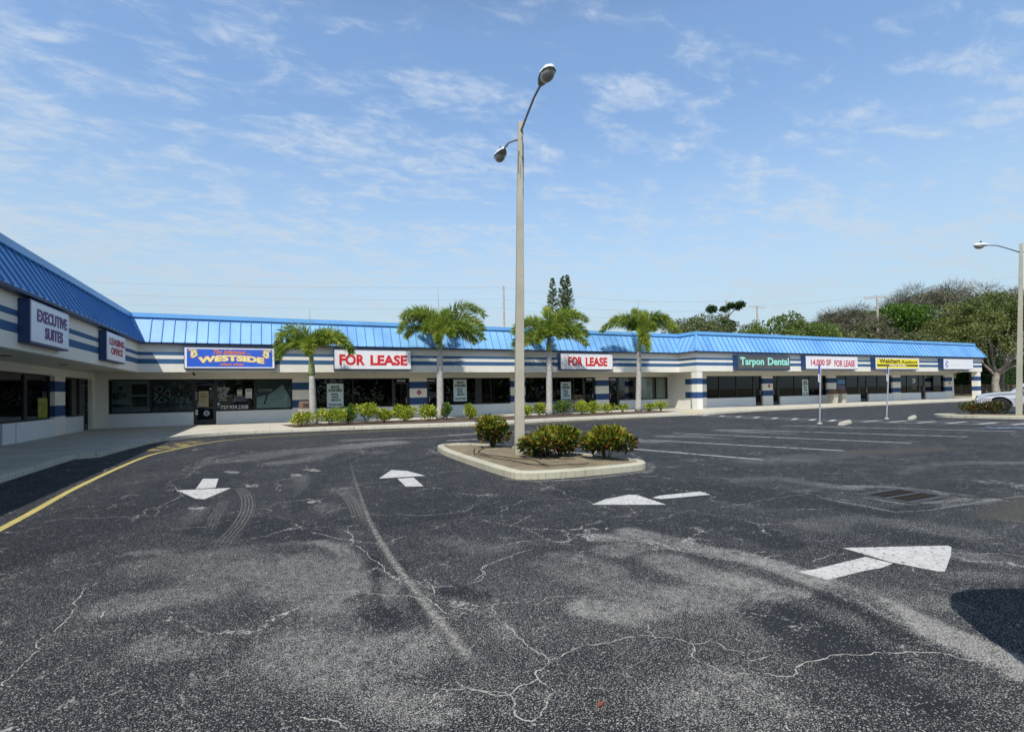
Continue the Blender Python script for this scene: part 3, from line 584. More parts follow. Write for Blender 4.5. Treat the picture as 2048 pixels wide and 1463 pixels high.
# ---------------------------------------------------------------- mesh builder
class MB:
    def __init__(s): s.v = []; s.f = []; s.m = []; s.uv = None
    def add(s, vs, fs, mi=0):
        b = len(s.v); s.v += [tuple(v) for v in vs]
        for f in fs: s.f.append([b + i for i in f]); s.m.append(mi)
        return s
    def box(s, x0, x1, y0, y1, z0, z1, mi=0):
        x0, x1 = min(x0, x1), max(x0, x1); y0, y1 = min(y0, y1), max(y0, y1); z0, z1 = min(z0, z1), max(z0, z1)
        return s.add([(x0, y0, z0), (x1, y0, z0), (x1, y1, z0), (x0, y1, z0), (x0, y0, z1), (x1, y0, z1), (x1, y1, z1), (x0, y1, z1)],
                     [(0, 3, 2, 1), (4, 5, 6, 7), (0, 1, 5, 4), (1, 2, 6, 5), (2, 3, 7, 6), (3, 0, 4, 7)], mi)
    def prism(s, poly, lo, hi, axis='z', mi=0):
        """poly in the two other axes, extruded along axis"""
        def P(a, b, c): return {'z': (a, b, c), 'y': (a, c, b), 'x': (c, a, b)}[axis]
        n = len(poly); vs = [P(a, b, lo) for a, b in poly] + [P(a, b, hi) for a, b in poly]
        return s.add(vs, [tuple(range(n))[::-1], tuple(range(n, 2 * n))] + [(i, (i + 1) % n, n + (i + 1) % n, n + i) for i in range(n)], mi)
    def tube(s, pts, rad, seg=8, mi=0, cap=True, square=False):
        pts = [Vector(p) for p in pts]; n = len(pts)
        if not isinstance(rad, (list, tuple)): rad = [rad] * n
        b = len(s.v); pu = None
        for i, p in enumerate(pts):
            t = (pts[min(i + 1, n - 1)] - pts[max(i - 1, 0)]).normalized()
            if pu is None: pu = Vector((1, 0, 0)) if abs(t.x) < .9 else Vector((0, 1, 0))
            u = (pu - t * pu.dot(t)).normalized(); pu = u; w = t.cross(u)
            for k in range(seg):
                a = 2 * math.pi * (k + (.5 if square else 0)) / seg
                s.v.append(tuple(p + (u * math.cos(a) + w * math.sin(a)) * rad[i]))
        for i in range(n - 1):
            for k in range(seg):
                s.f.append([b + i * seg + k, b + i * seg + (k + 1) % seg, b + (i + 1) * seg + (k + 1) % seg, b + (i + 1) * seg + k]); s.m.append(mi)
        if cap:
            s.f.append([b + k for k in range(seg)][::-1]); s.m.append(mi); s.f.append([b + (n - 1) * seg + k for k in range(seg)]); s.m.append(mi)
        return s
    def lathe(s, prof, c=(0, 0, 0), axis='z', seg=20, mi=0):
        b = len(s.v)
        for r, h in prof:
            for k in range(seg):
                a = 2 * math.pi * k / seg; u, w = r * math.cos(a), r * math.sin(a)
                q = {'z': (u, w, h), 'y': (u, h, w), 'x': (h, u, w)}[axis]
                s.v.append((c[0] + q[0], c[1] + q[1], c[2] + q[2]))
        for i in range(len(prof) - 1):
            for k in range(seg):
                s.f.append([b + i * seg + k, b + i * seg + (k + 1) % seg, b + (i + 1) * seg + (k + 1) % seg, b + (i + 1) * seg + k]); s.m.append(mi)
        s.f.append([b + k for k in range(seg)][::-1]); s.m.append(mi); s.f.append([b + (len(prof) - 1) * seg + k for k in range(seg)]); s.m.append(mi)
        return s
    def build(s, name, mats, parent=None, smooth=False, off=None, bevel=0, fixn=True):
        me = bpy.data.meshes.new(name)
        vs = s.v
        o3 = off if off is not None else (Vector(parent['_base']) if (parent is not None and '_base' in parent) else None)
        if o3 is not None: vs = [(a - o3[0], b - o3[1], c - o3[2]) for a, b, c in vs]
        me.from_pydata(vs, [], s.f)
        if not isinstance(mats, (list, tuple)): mats = [mats]
        for m in mats: me.materials.append(m)
        if len(mats) > 1: me.polygons.foreach_set('material_index', s.m)
        if fixn and len(s.f) < 6000:
            bm = bmesh.new(); bm.from_mesh(me); bmesh.ops.recalc_face_normals(bm, faces=bm.faces); bm.to_mesh(me); bm.free()
        if smooth: me.polygons.foreach_set('use_smooth', [True] * len(me.polygons))
        me.update()
        o = bpy.data.objects.new(name, me); COL.objects.link(o)
        if off is not None: o.location = off
        if parent is not None: o.parent = parent
        if off is None and parent is not None and '_base' in parent: o['_base'] = list(parent['_base']); BASES.append(o)
        if bevel:
            md = o.modifiers.new('edge', 'BEVEL'); md.width = bevel; md.segments = 2; md.limit_method = 'ANGLE'; md.angle_limit = R(35)
        return o
BASES = []
def thing(name, label, cat, loc=(0, 0, 0), rz=0, group=None, world=False):
    o = bpy.data.objects.new(name, None); COL.objects.link(o); o.location = loc; o.rotation_euler = (0, 0, rz)
    o.empty_display_size = .3; o['label'] = label; o['category'] = cat
    if group: o['group'] = group
    if world: o['_base'] = list(loc); BASES.append(o)
    return o
def tag(o, label, cat, group=None):
    o['label'] = label; o['category'] = cat
    if group: o['group'] = group
    return o
def struct(o, kind='structure'): o['kind'] = kind; return o
def copy_tree(o, parent=None):
    c = o.copy(); COL.objects.link(c)
    if parent is not None: c.parent = parent
    for ch in [k for k in o.children]: copy_tree(ch, c)
    return c
def quads(name, P, mat, parent=None, faces=None):
    """P: (n,k,3) numpy array, one k-gon per row"""
    n, k, _ = P.shape; me = bpy.data.meshes.new(name)
    me.vertices.add(n * k); me.vertices.foreach_set('co', P.reshape(-1).astype(np.float32))
    me.loops.add(n * k); me.loops.foreach_set('vertex_index', np.arange(n * k, dtype=np.int32))
    me.polygons.add(n); me.polygons.foreach_set('loop_start', np.arange(0, n * k, k, dtype=np.int32)); me.polygons.foreach_set('loop_total', np.full(n, k, dtype=np.int32))
    me.materials.append(mat); me.update(calc_edges=True)
    o = bpy.data.objects.new(name, me); COL.objects.link(o)
    if parent is not None: o.parent = parent
    return o
def leaves(C, Dr, L, Wd, rng, kink=0):
    """pointed leaves: centres C, unit directions Dr, lengths L, widths Wd -> (n,4,3) kites"""
    n = len(C); rnd = rng.normal(size=(n, 3)); S = np.cross(Dr, rnd); S /= np.linalg.norm(S, axis=1, keepdims=True) + 1e-9
    L = np.broadcast_to(np.asarray(L, float), (n,))[:, None]; Wd = np.broadcast_to(np.asarray(Wd, float), (n,))[:, None]
    a = C; t = C + Dr * L; m = C + Dr * L * .45
    return np.stack([a, m + S * Wd * .5, t, m - S * Wd * .5], axis=1)
def unit(rng, n):
    v = rng.normal(size=(n, 3)); return v / np.linalg.norm(v, axis=1, keepdims=True)

# text as real (extruded) lettering
def text_geo(body, rect, plane, at, depth=.012, bold=0, shear=0, arch=0, spacing=1.0, line=None):
    cu = bpy.data.curves.new('t', 'FONT'); cu.body = body; cu.size = 1; cu.extrude = .5; cu.offset = bold; cu.shear = shear; cu.space_character = spacing
    cu.align_x = 'CENTER'; cu.resolution_u = 3
    if line: cu.space_line = line
    ob = bpy.data.objects.new('t', cu); COL.objects.link(ob)
    dg = bpy.context.evaluated_depsgraph_get(); me = bpy.data.meshes.new_from_object(ob.evaluated_get(dg))
    V = np.zeros(len(me.vertices) * 3); me.vertices.foreach_get('co', V); V = V.reshape(-1, 3)
    F = [list(p.vertices) for p in me.polygons]
    bpy.data.objects.remove(ob); bpy.data.curves.remove(cu); bpy.data.meshes.remove(me)
    lo, hi = V.min(0), V.max(0)
    u0, u1, v0, v1 = rect
    U = (V[:, 0] - lo[0]) / (hi[0] - lo[0]); Q = (V[:, 1] - lo[1]) / (hi[1] - lo[1])
    Vv = v0 + (v1 - v0) * Q - arch * (2 * U - 1) ** 2
    Uu = u0 + (u1 - u0) * U; Z = (V[:, 2] + .5) * depth
    if plane == 'Y': P = np.stack([Uu, at - Z, Vv], 1)
    else: P = np.stack([at + Z, Uu, Vv], 1)
    return P.tolist(), F
def text(name, body, rect, plane, at, mat, parent, **kw):
    m = MB(); m.add(*text_geo(body, rect, plane, at, **kw))
    return m.build(name, mat, parent, fixn=False)
# ================================================================ ground
def polyface(name, pts, z, mat, off=None, parent=None):
    bm = bmesh.new(); vs = [bm.verts.new((p[0], p[1], z)) for p in pts]; f = bm.faces.new(vs); f.normal_update()
    if f.normal.z < 0: f.normal_flip()
    bmesh.ops.triangulate(bm, faces=[f]); me = bpy.data.meshes.new(name); bm.to_mesh(me); bm.free(); me.materials.append(mat)
    o = bpy.data.objects.new(name, me); COL.objects.link(o)
    if parent is not None: o.parent = parent
    return o
def groundmat():
    m, nt, b = newmat('dry_ground'); p = pos(nt); f = noise(nt, p, .12, 6, .7); f2 = noise(nt, p, 3, 5, .8)
    cc = ramp(nt, f, [(.35, (.10, .11, .045)), (.6, (.22, .18, .11))]); cc = mixc(nt, maprange(nt, f2, .5, .7, 0, .5), cc, (.06, .06, .03))
    nt.links.new(cc, b.inputs['Base Color']); b.inputs['Roughness'].default_value = .95; return m
M['ground'] = groundmat()
g = MB(); g.add([(-1500, -1500, -.03), (1500, -1500, -.03), (1500, 1500, -.03), (-1500, 1500, -.03)], [(0, 1, 2, 3)])
struct(g.build('ground', M['ground']))
def seq(parts):
    out = [parts[0][0]]
    for a, b, st in parts:
        n = max(1, round((b - a) / st)); out += list(np.linspace(a, b, n + 1)[1:])
    return np.array(out)
gx_ = seq([(-70, -20, 10), (-20, -5, .6), (-5, 9.5, .045), (9.5, 32, .13), (32, 90, 2.5)])
gy_ = seq([(-70, -4, 6), (-4, .6, .6), (.6, 12.5, .045), (12.5, 26, .12), (26, 90, 4)])
GX, GY = np.meshgrid(gx_, gy_, indexing='ij'); nx, ny = GX.shape
def strokes(lst):
    out = np.zeros_like(GX)
    for pts, hw, st in lst:
        pts = np.array(pts); mw = max(hw) * 2.6
        x0, y0 = pts.min(0) - mw; x1, y1 = pts.max(0) + mw
        i0, i1 = np.searchsorted(gx_, [x0, x1]); j0, j1 = np.searchsorted(gy_, [y0, y1])
        if i1 <= i0 or j1 <= j0: continue
        PX, PY = GX[i0:i1, j0:j1], GY[i0:i1, j0:j1]
        seg = np.diff(pts, axis=0); sl = np.hypot(seg[:, 0], seg[:, 1]); tot = sl.sum(); acc = 0; best = np.zeros_like(PX)
        for k in range(len(seg)):
            t = ((PX - pts[k, 0]) * seg[k, 0] + (PY - pts[k, 1]) * seg[k, 1]) / (sl[k] ** 2 + 1e-9); t = np.clip(t, 0, 1)
            d = np.hypot(PX - pts[k, 0] - t * seg[k, 0], PY - pts[k, 1] - t * seg[k, 1]); u = (acc + t * sl[k]) / tot; acc += sl[k]
            w = hw[0] + (hw[1] - hw[0]) * u; s = st[0] + (st[1] - st[0]) * u
            q = np.clip(1.9 - 1.45 * d / w, 0, 1); q = q * q * (3 - 2 * q)
            best = np.maximum(best, q * s)
        out[i0:i1, j0:j1] = np.maximum(out[i0:i1, j0:j1], best)
    return out
wear = strokes(D['wear']); dark = strokes(D['dark'])
dist = GX * FW.x + GY * FW.y
lat = GX * RT.x + GY * RT.y
near = np.clip((5.6 - dist) / 2.2, 0, 1); far_ = np.clip((dist - 13) / 6, 0, 1)
wear = wear * .74 - .10 * np.clip((dist - 5.5) / 2, 0, 1) + .27 * near * np.clip(1.1 - .11 * np.abs(lat - .6), .4, 1) + .03 * far_
brown = np.zeros_like(GX)
bp_ = [((7.5, 3.05), (10.5, 3.35), .30), ((12.2, 7.4), (14.2, 7.0), .5)]
for (ax, ay), (bx, by), hw in bp_:
    L2 = (bx - ax) ** 2 + (by - ay) ** 2; t = np.clip(((GX - ax) * (bx - ax) + (GY - ay) * (by - ay)) / L2, 0, 1)
    d = np.hypot(GX - ax - t * (bx - ax), GY - ay - t * (by - ay)); brown = np.maximum(brown, np.clip(1.6 - 1.3 * d / hw, 0, 1) * .9)
me = bpy.data.meshes.new('parking_lot')
V = np.stack([GX, GY, np.zeros_like(GX)], 2).reshape(-1, 3); idx = np.arange(nx * ny).reshape(nx, ny)
Q = np.stack([idx[:-1, :-1], idx[1:, :-1], idx[1:, 1:], idx[:-1, 1:]], 2).reshape(-1, 4)
me.vertices.add(len(V)); me.vertices.foreach_set('co', V.reshape(-1)); me.loops.add(Q.size); me.loops.foreach_set('vertex_index', Q.reshape(-1).astype(np.int32))
me.polygons.add(len(Q)); me.polygons.foreach_set('loop_start', np.arange(0, Q.size, 4, dtype=np.int32)); me.polygons.foreach_set('loop_total', np.full(len(Q), 4, dtype=np.int32))
for nm, arr in (('wear', wear), ('dark', dark), ('brown', brown)):
    a = me.attributes.new(nm, 'FLOAT', 'POINT'); a.data.foreach_set('value', arr.reshape(-1).astype(np.float32))
me.materials.append(M['asphalt']); me.update(calc_edges=True)
lot = bpy.data.objects.new('parking_lot', me); COL.objects.link(lot); struct(lot)

def ribbon(pts, hw, z, closed=False, jit=0, rng=None, sub=0):
    pts = [Vector((p[0], p[1], 0)) for p in pts]
    for _ in range(sub):
        q = []
        for a, b in zip(pts[:-1], pts[1:]):
            q.append(a); m = (a + b) / 2
            if jit: 
                d = (b - a); m += Vector((-d.y, d.x, 0)) * rng.uniform(-jit, jit)
            q.append(m)
        q.append(pts[-1]); pts = q
    n = len(pts); vs = []; uv = []
    for i, p in enumerate(pts):
        t = pts[min(i + 1, n - 1)] - pts[max(i - 1, 0)]; t.normalize(); nr = Vector((-t.y, t.x, 0))
        w = hw if not callable(hw) else hw(i / (n - 1))
        vs += [tuple(p + nr * w + Vector((0, 0, z))), tuple(p - nr * w + Vector((0, 0, z)))]; uv += [(0, i / (n - 1)), (1, i / (n - 1))]
    fs = [(2 * i, 2 * i + 1, 2 * i + 3, 2 * i + 2) for i in range(n - 1)]
    return vs, fs, uv
def smoothline(pts, n=6):
    """Catmull-Rom through the points"""
    P = [Vector((p[0], p[1], 0)) for p in pts]; out = []
    for i in range(len(P) - 1):
        p0, p1, p2, p3 = P[max(i - 1, 0)], P[i], P[i + 1], P[min(i + 2, len(P) - 1)]
        for k in range(n):
            t = k / n; out.append(.5 * ((2 * p1) + (p2 - p0) * t + (2 * p0 - 5 * p1 + 4 * p2 - p3) * t * t + (3 * p1 - p0 - 3 * p2 + p3) * t ** 3))
    out.append(P[-1]); return out
# painted arrows
for sh, hd in D['arrows']:
    a = MB()
    for poly in (sh, hd): a.add([(x, y, .004) for x, y in poly], [tuple(range(len(poly)))])
    struct(a.build('lane_arrow', M['paint']))
for q in D['ghost']:
    a = MB(); a.add([(x, y, .004) for x, y in q], [tuple(range(4))]); struct(a.build('worn_lane_arrow', M['ghost']))
def lineobj(name, pts, hw, mat, z=.004, smooth=0):
    p = smoothline(pts, smooth) if smooth else pts
    v, f, uv = ribbon(p, hw, z); a = MB(); a.add(v, f); return struct(a.build(name, mat))
for l in D['lines'][:5]:
    a, b = Vector(l[0] + (0,)), Vector(l[1] + (0,))
    if l is D['lines'][0]: a = b + (a - b) * 1.45
    lineobj('parking_line', [a, b], .05, M['lines'])
lineobj('walkway_line', [(22.95, 23.1), (23.1, 18), (23.42, 14.87), (26.06, 9.93), (29.4, 3)], .045, M['lines'], smooth=3)
lineobj('walkway_line', [(21.95, 22.6), (21.95, 18), (22.15, 15.0), (24.5, 9.4), (27.9, 2.5)], .045, M['lines'], smooth=3)
for i, (y, s) in enumerate([(22.3, 0), (21.1, 0), (20.0, 0), (18.9, 0), (17.85, 0), (16.8, 0), (15.9, 0), (15.0, 0)]):
    a = MB(); x0, x1 = 22.05, 22.95 + (20 - y) * .04
    a.add([(x0, y - .25, .0085), (x0, y - .05, .0085), (x1, y + .42, .0085), (x1, y + .22, .0085)], [(0, 1, 2, 3)]); struct(a.build('walkway_hatch', M['paint']))
for i in range(7):
    t = (i + .6) / 7.; y = 14.2 - 5.6 * t * 1.05; xl = 22.35 + (14.6 - y) * .42; xr = 23.75 + (14.2 - y) * .47
    a = MB(); a.add([(xl, y + .05, .0085), (xl - .07, y + .22, .0085), (xr - .07, y + .25, .0085), (xr, y + .08, .0085)], [(0, 1, 2, 3)]); struct(a.build('walkway_hatch', M['paint']))
lineobj('edge_line', [(-2.75, -6), (-2.80, 2), (-2.88, 8.14), (-3.02, 11.65), (-2.94, 16.29), (-2.55, 18.1), (-1.95, 20.0), (-1.2, 21.1), (0, 21.65), (1.4, 21.85), (5, 21.95), (10.7, 21.85), (15, 22.2), (19.5, 22.55)], .05, M['yellow'], smooth=5)
a = MB(); a.add([(-3.55, 18.2, .006), (-2.72, 18.0, .006), (-1.95, 20.6, .006), (-2.5, 21.4, .006)], [(0, 1, 2, 3)]); struct(a.build('worn_kerb_marking', M['yellowghost']))
for l in D['linesextra']: lineobj('worn_parking_line', l, .05, M['lines'])
a = MB(); a.add([(22.6, 9.75, .005), (21.95, 9.15, .005), (23.3, 8.0, .005), (24.1, 8.6, .005)], [(0, 1, 2, 3)]); struct(a.build('accessible_bay_marking', M['blueghost']))
rr = random.Random(5)
ck = MB()
for l in D['cracks']:
    v, f, _ = ribbon(l, lambda t: .0034 * rr.uniform(.5, 1.7), .003, jit=.16, rng=rr, sub=3); ck.add(v, f)
struct(ck.build('pavement_cracks', M['crackfill'], fixn=False), 'structure')
for k, (l, hw, st) in enumerate(D['tread']):
    v, f, uv = ribbon(smoothline(l, 5), hw, .0035 + .0004 * k); a = MB(); a.add(v, f); o = a.build('tyre_scuff_mark', M['tread'] if st > .4 else M['tread2'], fixn=False)
    ul = o.data.uv_layers.new(name='UVMap')
    for lp in o.data.loops: ul.data[lp.index].uv = uv[lp.vertex_index]
    struct(o)
WLN = smoothline(D['wornline'], 6); v, f, uv = ribbon(WLN, lambda t: .035 + .035 * t, .0052)
a = MB(); a.add(v, f); o = a.build('worn_wheel_track', treadmat('worn_track', (.34, .335, .315), 1.0, False), fixn=False); ul = o.data.uv_layers.new(name='UVMap')
for lp in o.data.loops: ul.data[lp.index].uv = uv[lp.vertex_index]
struct(o)
# pale joint beside the drain patch
lineobj('pavement_joint', D['patch'], .006, M['crackfill'], .0042)

# ---------------------------------------------------------------- kerb and sidewalk
KL = [(-4.50, -30), (-4.50, 12), (-4.53, 16.75)], [(-4.02, 16.95), (-3.97, 17.7), (-3.8, 19.6), (-3.6, 21.0), (-3.2, 22.3), (-2.45, 23.3), (-1.3, 23.85), (.2, 23.95), (2.0, 23.75), (4.6, 23.4), (7, 22.85), (9, 22.6), (11.3, 22.75), (14.4, 23.1), (18.7, 23.25), (21.5, 22.95), (23.5, 22.95), (26, 23.6), (30, 24.2), (38, 24.5), (51.6, 25.0), (64, 25.4), (70, 25.6)]
KP = smoothline(KL[0], 2) + smoothline(KL[1], 5)
def offline(P, d):
    out = []; n = len(P)
    for i, p in enumerate(P):
        t = (P[min(i + 1, n - 1)] - P[max(i - 1, 0)]).normalized(); out.append(p + Vector((-t.y, t.x, 0)) * d)
    return out
KI = offline(KP, .16)
kb = MB(); n = len(KP); KO2 = offline(KP, .025)
for i in range(n): kb.v += [(KP[i].x, KP[i].y, -.02), (KP[i].x + (KO2[i].x - KP[i].x) * .6, KP[i].y + (KO2[i].y - KP[i].y) * .6, SW - .02), (KO2[i].x, KO2[i].y, SW + .004), (KI[i].x, KI[i].y, SW + .005), (KI[i].x, KI[i].y, SW - .1)]
for i in range(n - 1):
    for k in range(4): kb.f.append([5 * i + k, 5 * (i + 1) + k, 5 * (i + 1) + k + 1, 5 * i + k + 1]); kb.m.append(0)
struct(kb.build('kerb', M['kerb']))
sp_ = [(p.x, p.y) for p in KI] + [(70, 40), (40, 44), (-20, 44), (-20, -30)]
struct(polyface('sidewalk', sp_, SW, M['sidewalk']))
# planting bed between kerb and sidewalk
BL = smoothline([(1.0, 25.0), (2.4, 24.9), (4.6, 24.5), (7, 24.0), (9, 23.8), (11.3, 23.9), (14.4, 24.3), (18.7, 24.6), (21.6, 24.9), (23.5, 25.6)], 3)
BU = smoothline([(.5, 27.9), (5, 27.9), (9, 27.9), (14, 27.9), (19, 27.9), (23.2, 27.7)], 3)
struct(polyface('planting_bed', [(p.x, p.y) for p in BL] + [(p.x, p.y) for p in BU[::-1]], SW + .008, M['mulch']))
a = MB(); a.box(22.3, 23.5, 23.35, 24.4, SW + .002, SW + .012); struct(a.build('tactile_ramp_pad', simple('yellow_pad', (.62, .47, .14), .8, .15, 9)))

# ================================================================ islands
def island(name, outline, label, kh=.135, kw=.16):
    P = [Vector((x, y, 0)) for x, y in outline]
    n = len(P); cen = sum(P, Vector()) / n
    # close smooth
    S = []
    for i in range(n):
        p0, p1, p2, p3 = P[i - 1], P[i], P[(i + 1) % n], P[(i + 2) % n]
        for k in range(4):
            t = k / 4; S.append(.5 * ((2 * p1) + (p2 - p0) * t + (2 * p0 - 5 * p1 + 4 * p2 - p3) * t * t + (3 * p1 - p0 - 3 * p2 + p3) * t ** 3))
    m = len(S); area = sum(S[i].x * S[(i + 1) % m].y - S[(i + 1) % m].x * S[i].y for i in range(m)); sg = 1 if area > 0 else -1
    nor = []
    for i in range(m):
        t = (S[(i + 1) % m] - S[i - 1]).normalized(); nor.append(Vector((-t.y, t.x, 0)) * sg)
    b = MB()
    for i in range(m):
        o_, q, r_ = S[i], S[i] + nor[i] * .02, S[i] + nor[i] * kw
        b.v += [(o_.x, o_.y, -.02), (o_.x + nor[i].x * .005, o_.y + nor[i].y * .005, kh - .025), (q.x + nor[i].x * .01, q.y + nor[i].y * .01, kh), (r_.x, r_.y, kh), (r_.x + nor[i].x * .01, r_.y + nor[i].y * .01, kh - .08)]
    for i in range(m):
        for k in range(4): b.f.append([5 * i + k, 5 * ((i + 1) % m) + k, 5 * ((i + 1) % m) + k + 1, 5 * i + k + 1]); b.m.append(0)
    struct(b.build(name + '_kerb', M['islandkerb']))
    # lumpy soil: rings shrinking to the centre
    s = MB(); rings = 9; rg = random.Random(3)
    cc = sum((S[i] for i in range(m)), Vector()) / m
    for k in range(rings):
        u = k / (rings - 1)
        for i in range(m):
            p = S[i] + nor[i] * kw; p = p.lerp(cc, u * .98); s.v.append((p.x, p.y, kh - .045 + .05 * math.sin(min(1, u * 2.2) * 1.57) + rg.uniform(-.006, .006)))
    for k in range(rings - 1):
        for i in range(m): s.f.append([k * m + i, k * m + (i + 1) % m, (k + 1) * m + (i + 1) % m, (k + 1) * m + i]); s.m.append(0)
    s.f.append([(rings - 1) * m + i for i in range(m)]); s.m.append(0)
    struct(s.build(name + '_soil', M['soil'], smooth=True))
ISL = [(3.98, 13.2), (3.83, 12.0), (3.79, 10.0), (3.80, 8.5), (3.93, 8.14), (4.2, 7.98), (4.84, 7.87), (5.8, 7.85), (6.35, 7.92), (6.60, 8.15), (6.66, 8.5), (6.55, 8.95), (6.38, 9.66), (6.15, 10.4), (5.93, 11.3), (5.62, 12.4), (5.25, 13.2), (4.9, 13.68), (4.4, 13.8), (4.1, 13.6)]
island('planter_island', ISL, '')
I2 = [(28.15, 13.65), (28.05, 13.1), (28.25, 12.1), (28.75, 10.6), (30.1, 7.2), (30.6, 6.2), (31.6, 5.9), (32.4, 6.5), (32.2, 7.4), (31.0, 10.5), (30.2, 12.6), (29.7, 13.7), (29.2, 14.15), (28.6, 14.15)]
island('far_island', I2, '')
def hose(pts, name='drip_hose', label='', group='brown drip hoses lying on the island soil'):
    b = MB(); P = smoothline(pts, 6); b.tube([(p.x, p.y, .155 + .008 * math.sin(i * .9)) for i, p in enumerate(P)], .009, 6)
    return tag(b.build(name, M['hose'], smooth=True), label, 'hose', group)
from_px = [([(4.75, 11.9), (4.35, 11.3), (4.3, 10.6), (4.5, 9.9), (4.75, 9.2), (4.6, 8.6), (4.9, 8.35), (5.4, 8.3)], 'long brown drip hose looping over the soil towards the front of the island'),
           ([(4.5, 11.9), (4.15, 11.0), (4.2, 10.2), (4.4, 9.0), (4.6, 8.4)], 'brown drip hose along the left edge of the island soil'),
           ([(5.5, 8.95), (5.3, 9.2), (5.35, 9.7)], 'short piece of brown hose in front of the middle croton bush')]
for p, l in from_px: hose(p, label=l)

# ================================================================ storm drain
t = thing('storm_drain', 'rusty two-bay storm drain grate sunk into the asphalt', 'drain', (7.78, 4.25, 0), world=True)
a = MB(); a.add([(7.33, 4.56, .003), (8.27, 4.60, .003), (8.32, 3.92, .003), (7.42, 3.93, .003)], [(0, 1, 2, 3)]); a.build('pit', M['gratepit'], t)
f_ = simple('grate_frame', (.05, .053, .06), .7, .2, 9); a = MB()
for x0, x1, y0, y1 in [(7.33, 8.30, 4.52, 4.60), (7.38, 8.34, 3.92, 4.0), (7.36, 7.44, 4.0, 4.52), (8.2, 8.29, 4.0, 4.52), (7.44, 8.2, 4.235, 4.285)]: a.box(x0, x1, y0, y1, .003, .010)
a.build('frame', f_, t)
for y0, y1 in ((4.285, 4.52), (4.0, 4.235)):
    a = MB(); 
    for k in range(17): x = 7.46 + k * .0455; a.box(x, x + .014, y0, y1, .0035, .008)
    a.box(7.44, 8.2, (y0 + y1) / 2 - .01, (y0 + y1) / 2 + .01, .0035, .0085); a.build('grate', M['rust'], t)

# ================================================================ the plaza building
PZ = thing('shopping_plaza', 'L-shaped single-storey white shopping plaza with a blue standing-seam mansard roof and navy bands', 'building', (10, 35, 0), world=True)
PB = -16.0
path = [(X0, PB), (X0, Y1), (X2, Y1), (X2, Y2), (X3, Y2), (X3, 45)]
nrm = [(1, 0), (0, -1), (-1, 0), (0, -1), (1, 0)]
def offs(d):
    out = []
    for i, (x, y) in enumerate(path):
        if i == 0: out.append((x + d * nrm[0][0], y + d * nrm[0][1]))
        elif i == len(path) - 1: out.append((x + d * nrm[-1][0], y + d * nrm[-1][1]))
        else: out.append((x + d * (nrm[i - 1][0] + nrm[i][0]), y + d * (nrm[i - 1][1] + nrm[i][1])))
    return out
EO, TI = .25, -.46
eave, top = offs(EO), offs(TI); ZT = ZR - .17
names = ['left wing', 'middle wing', 'step', 'right wing', 'end']
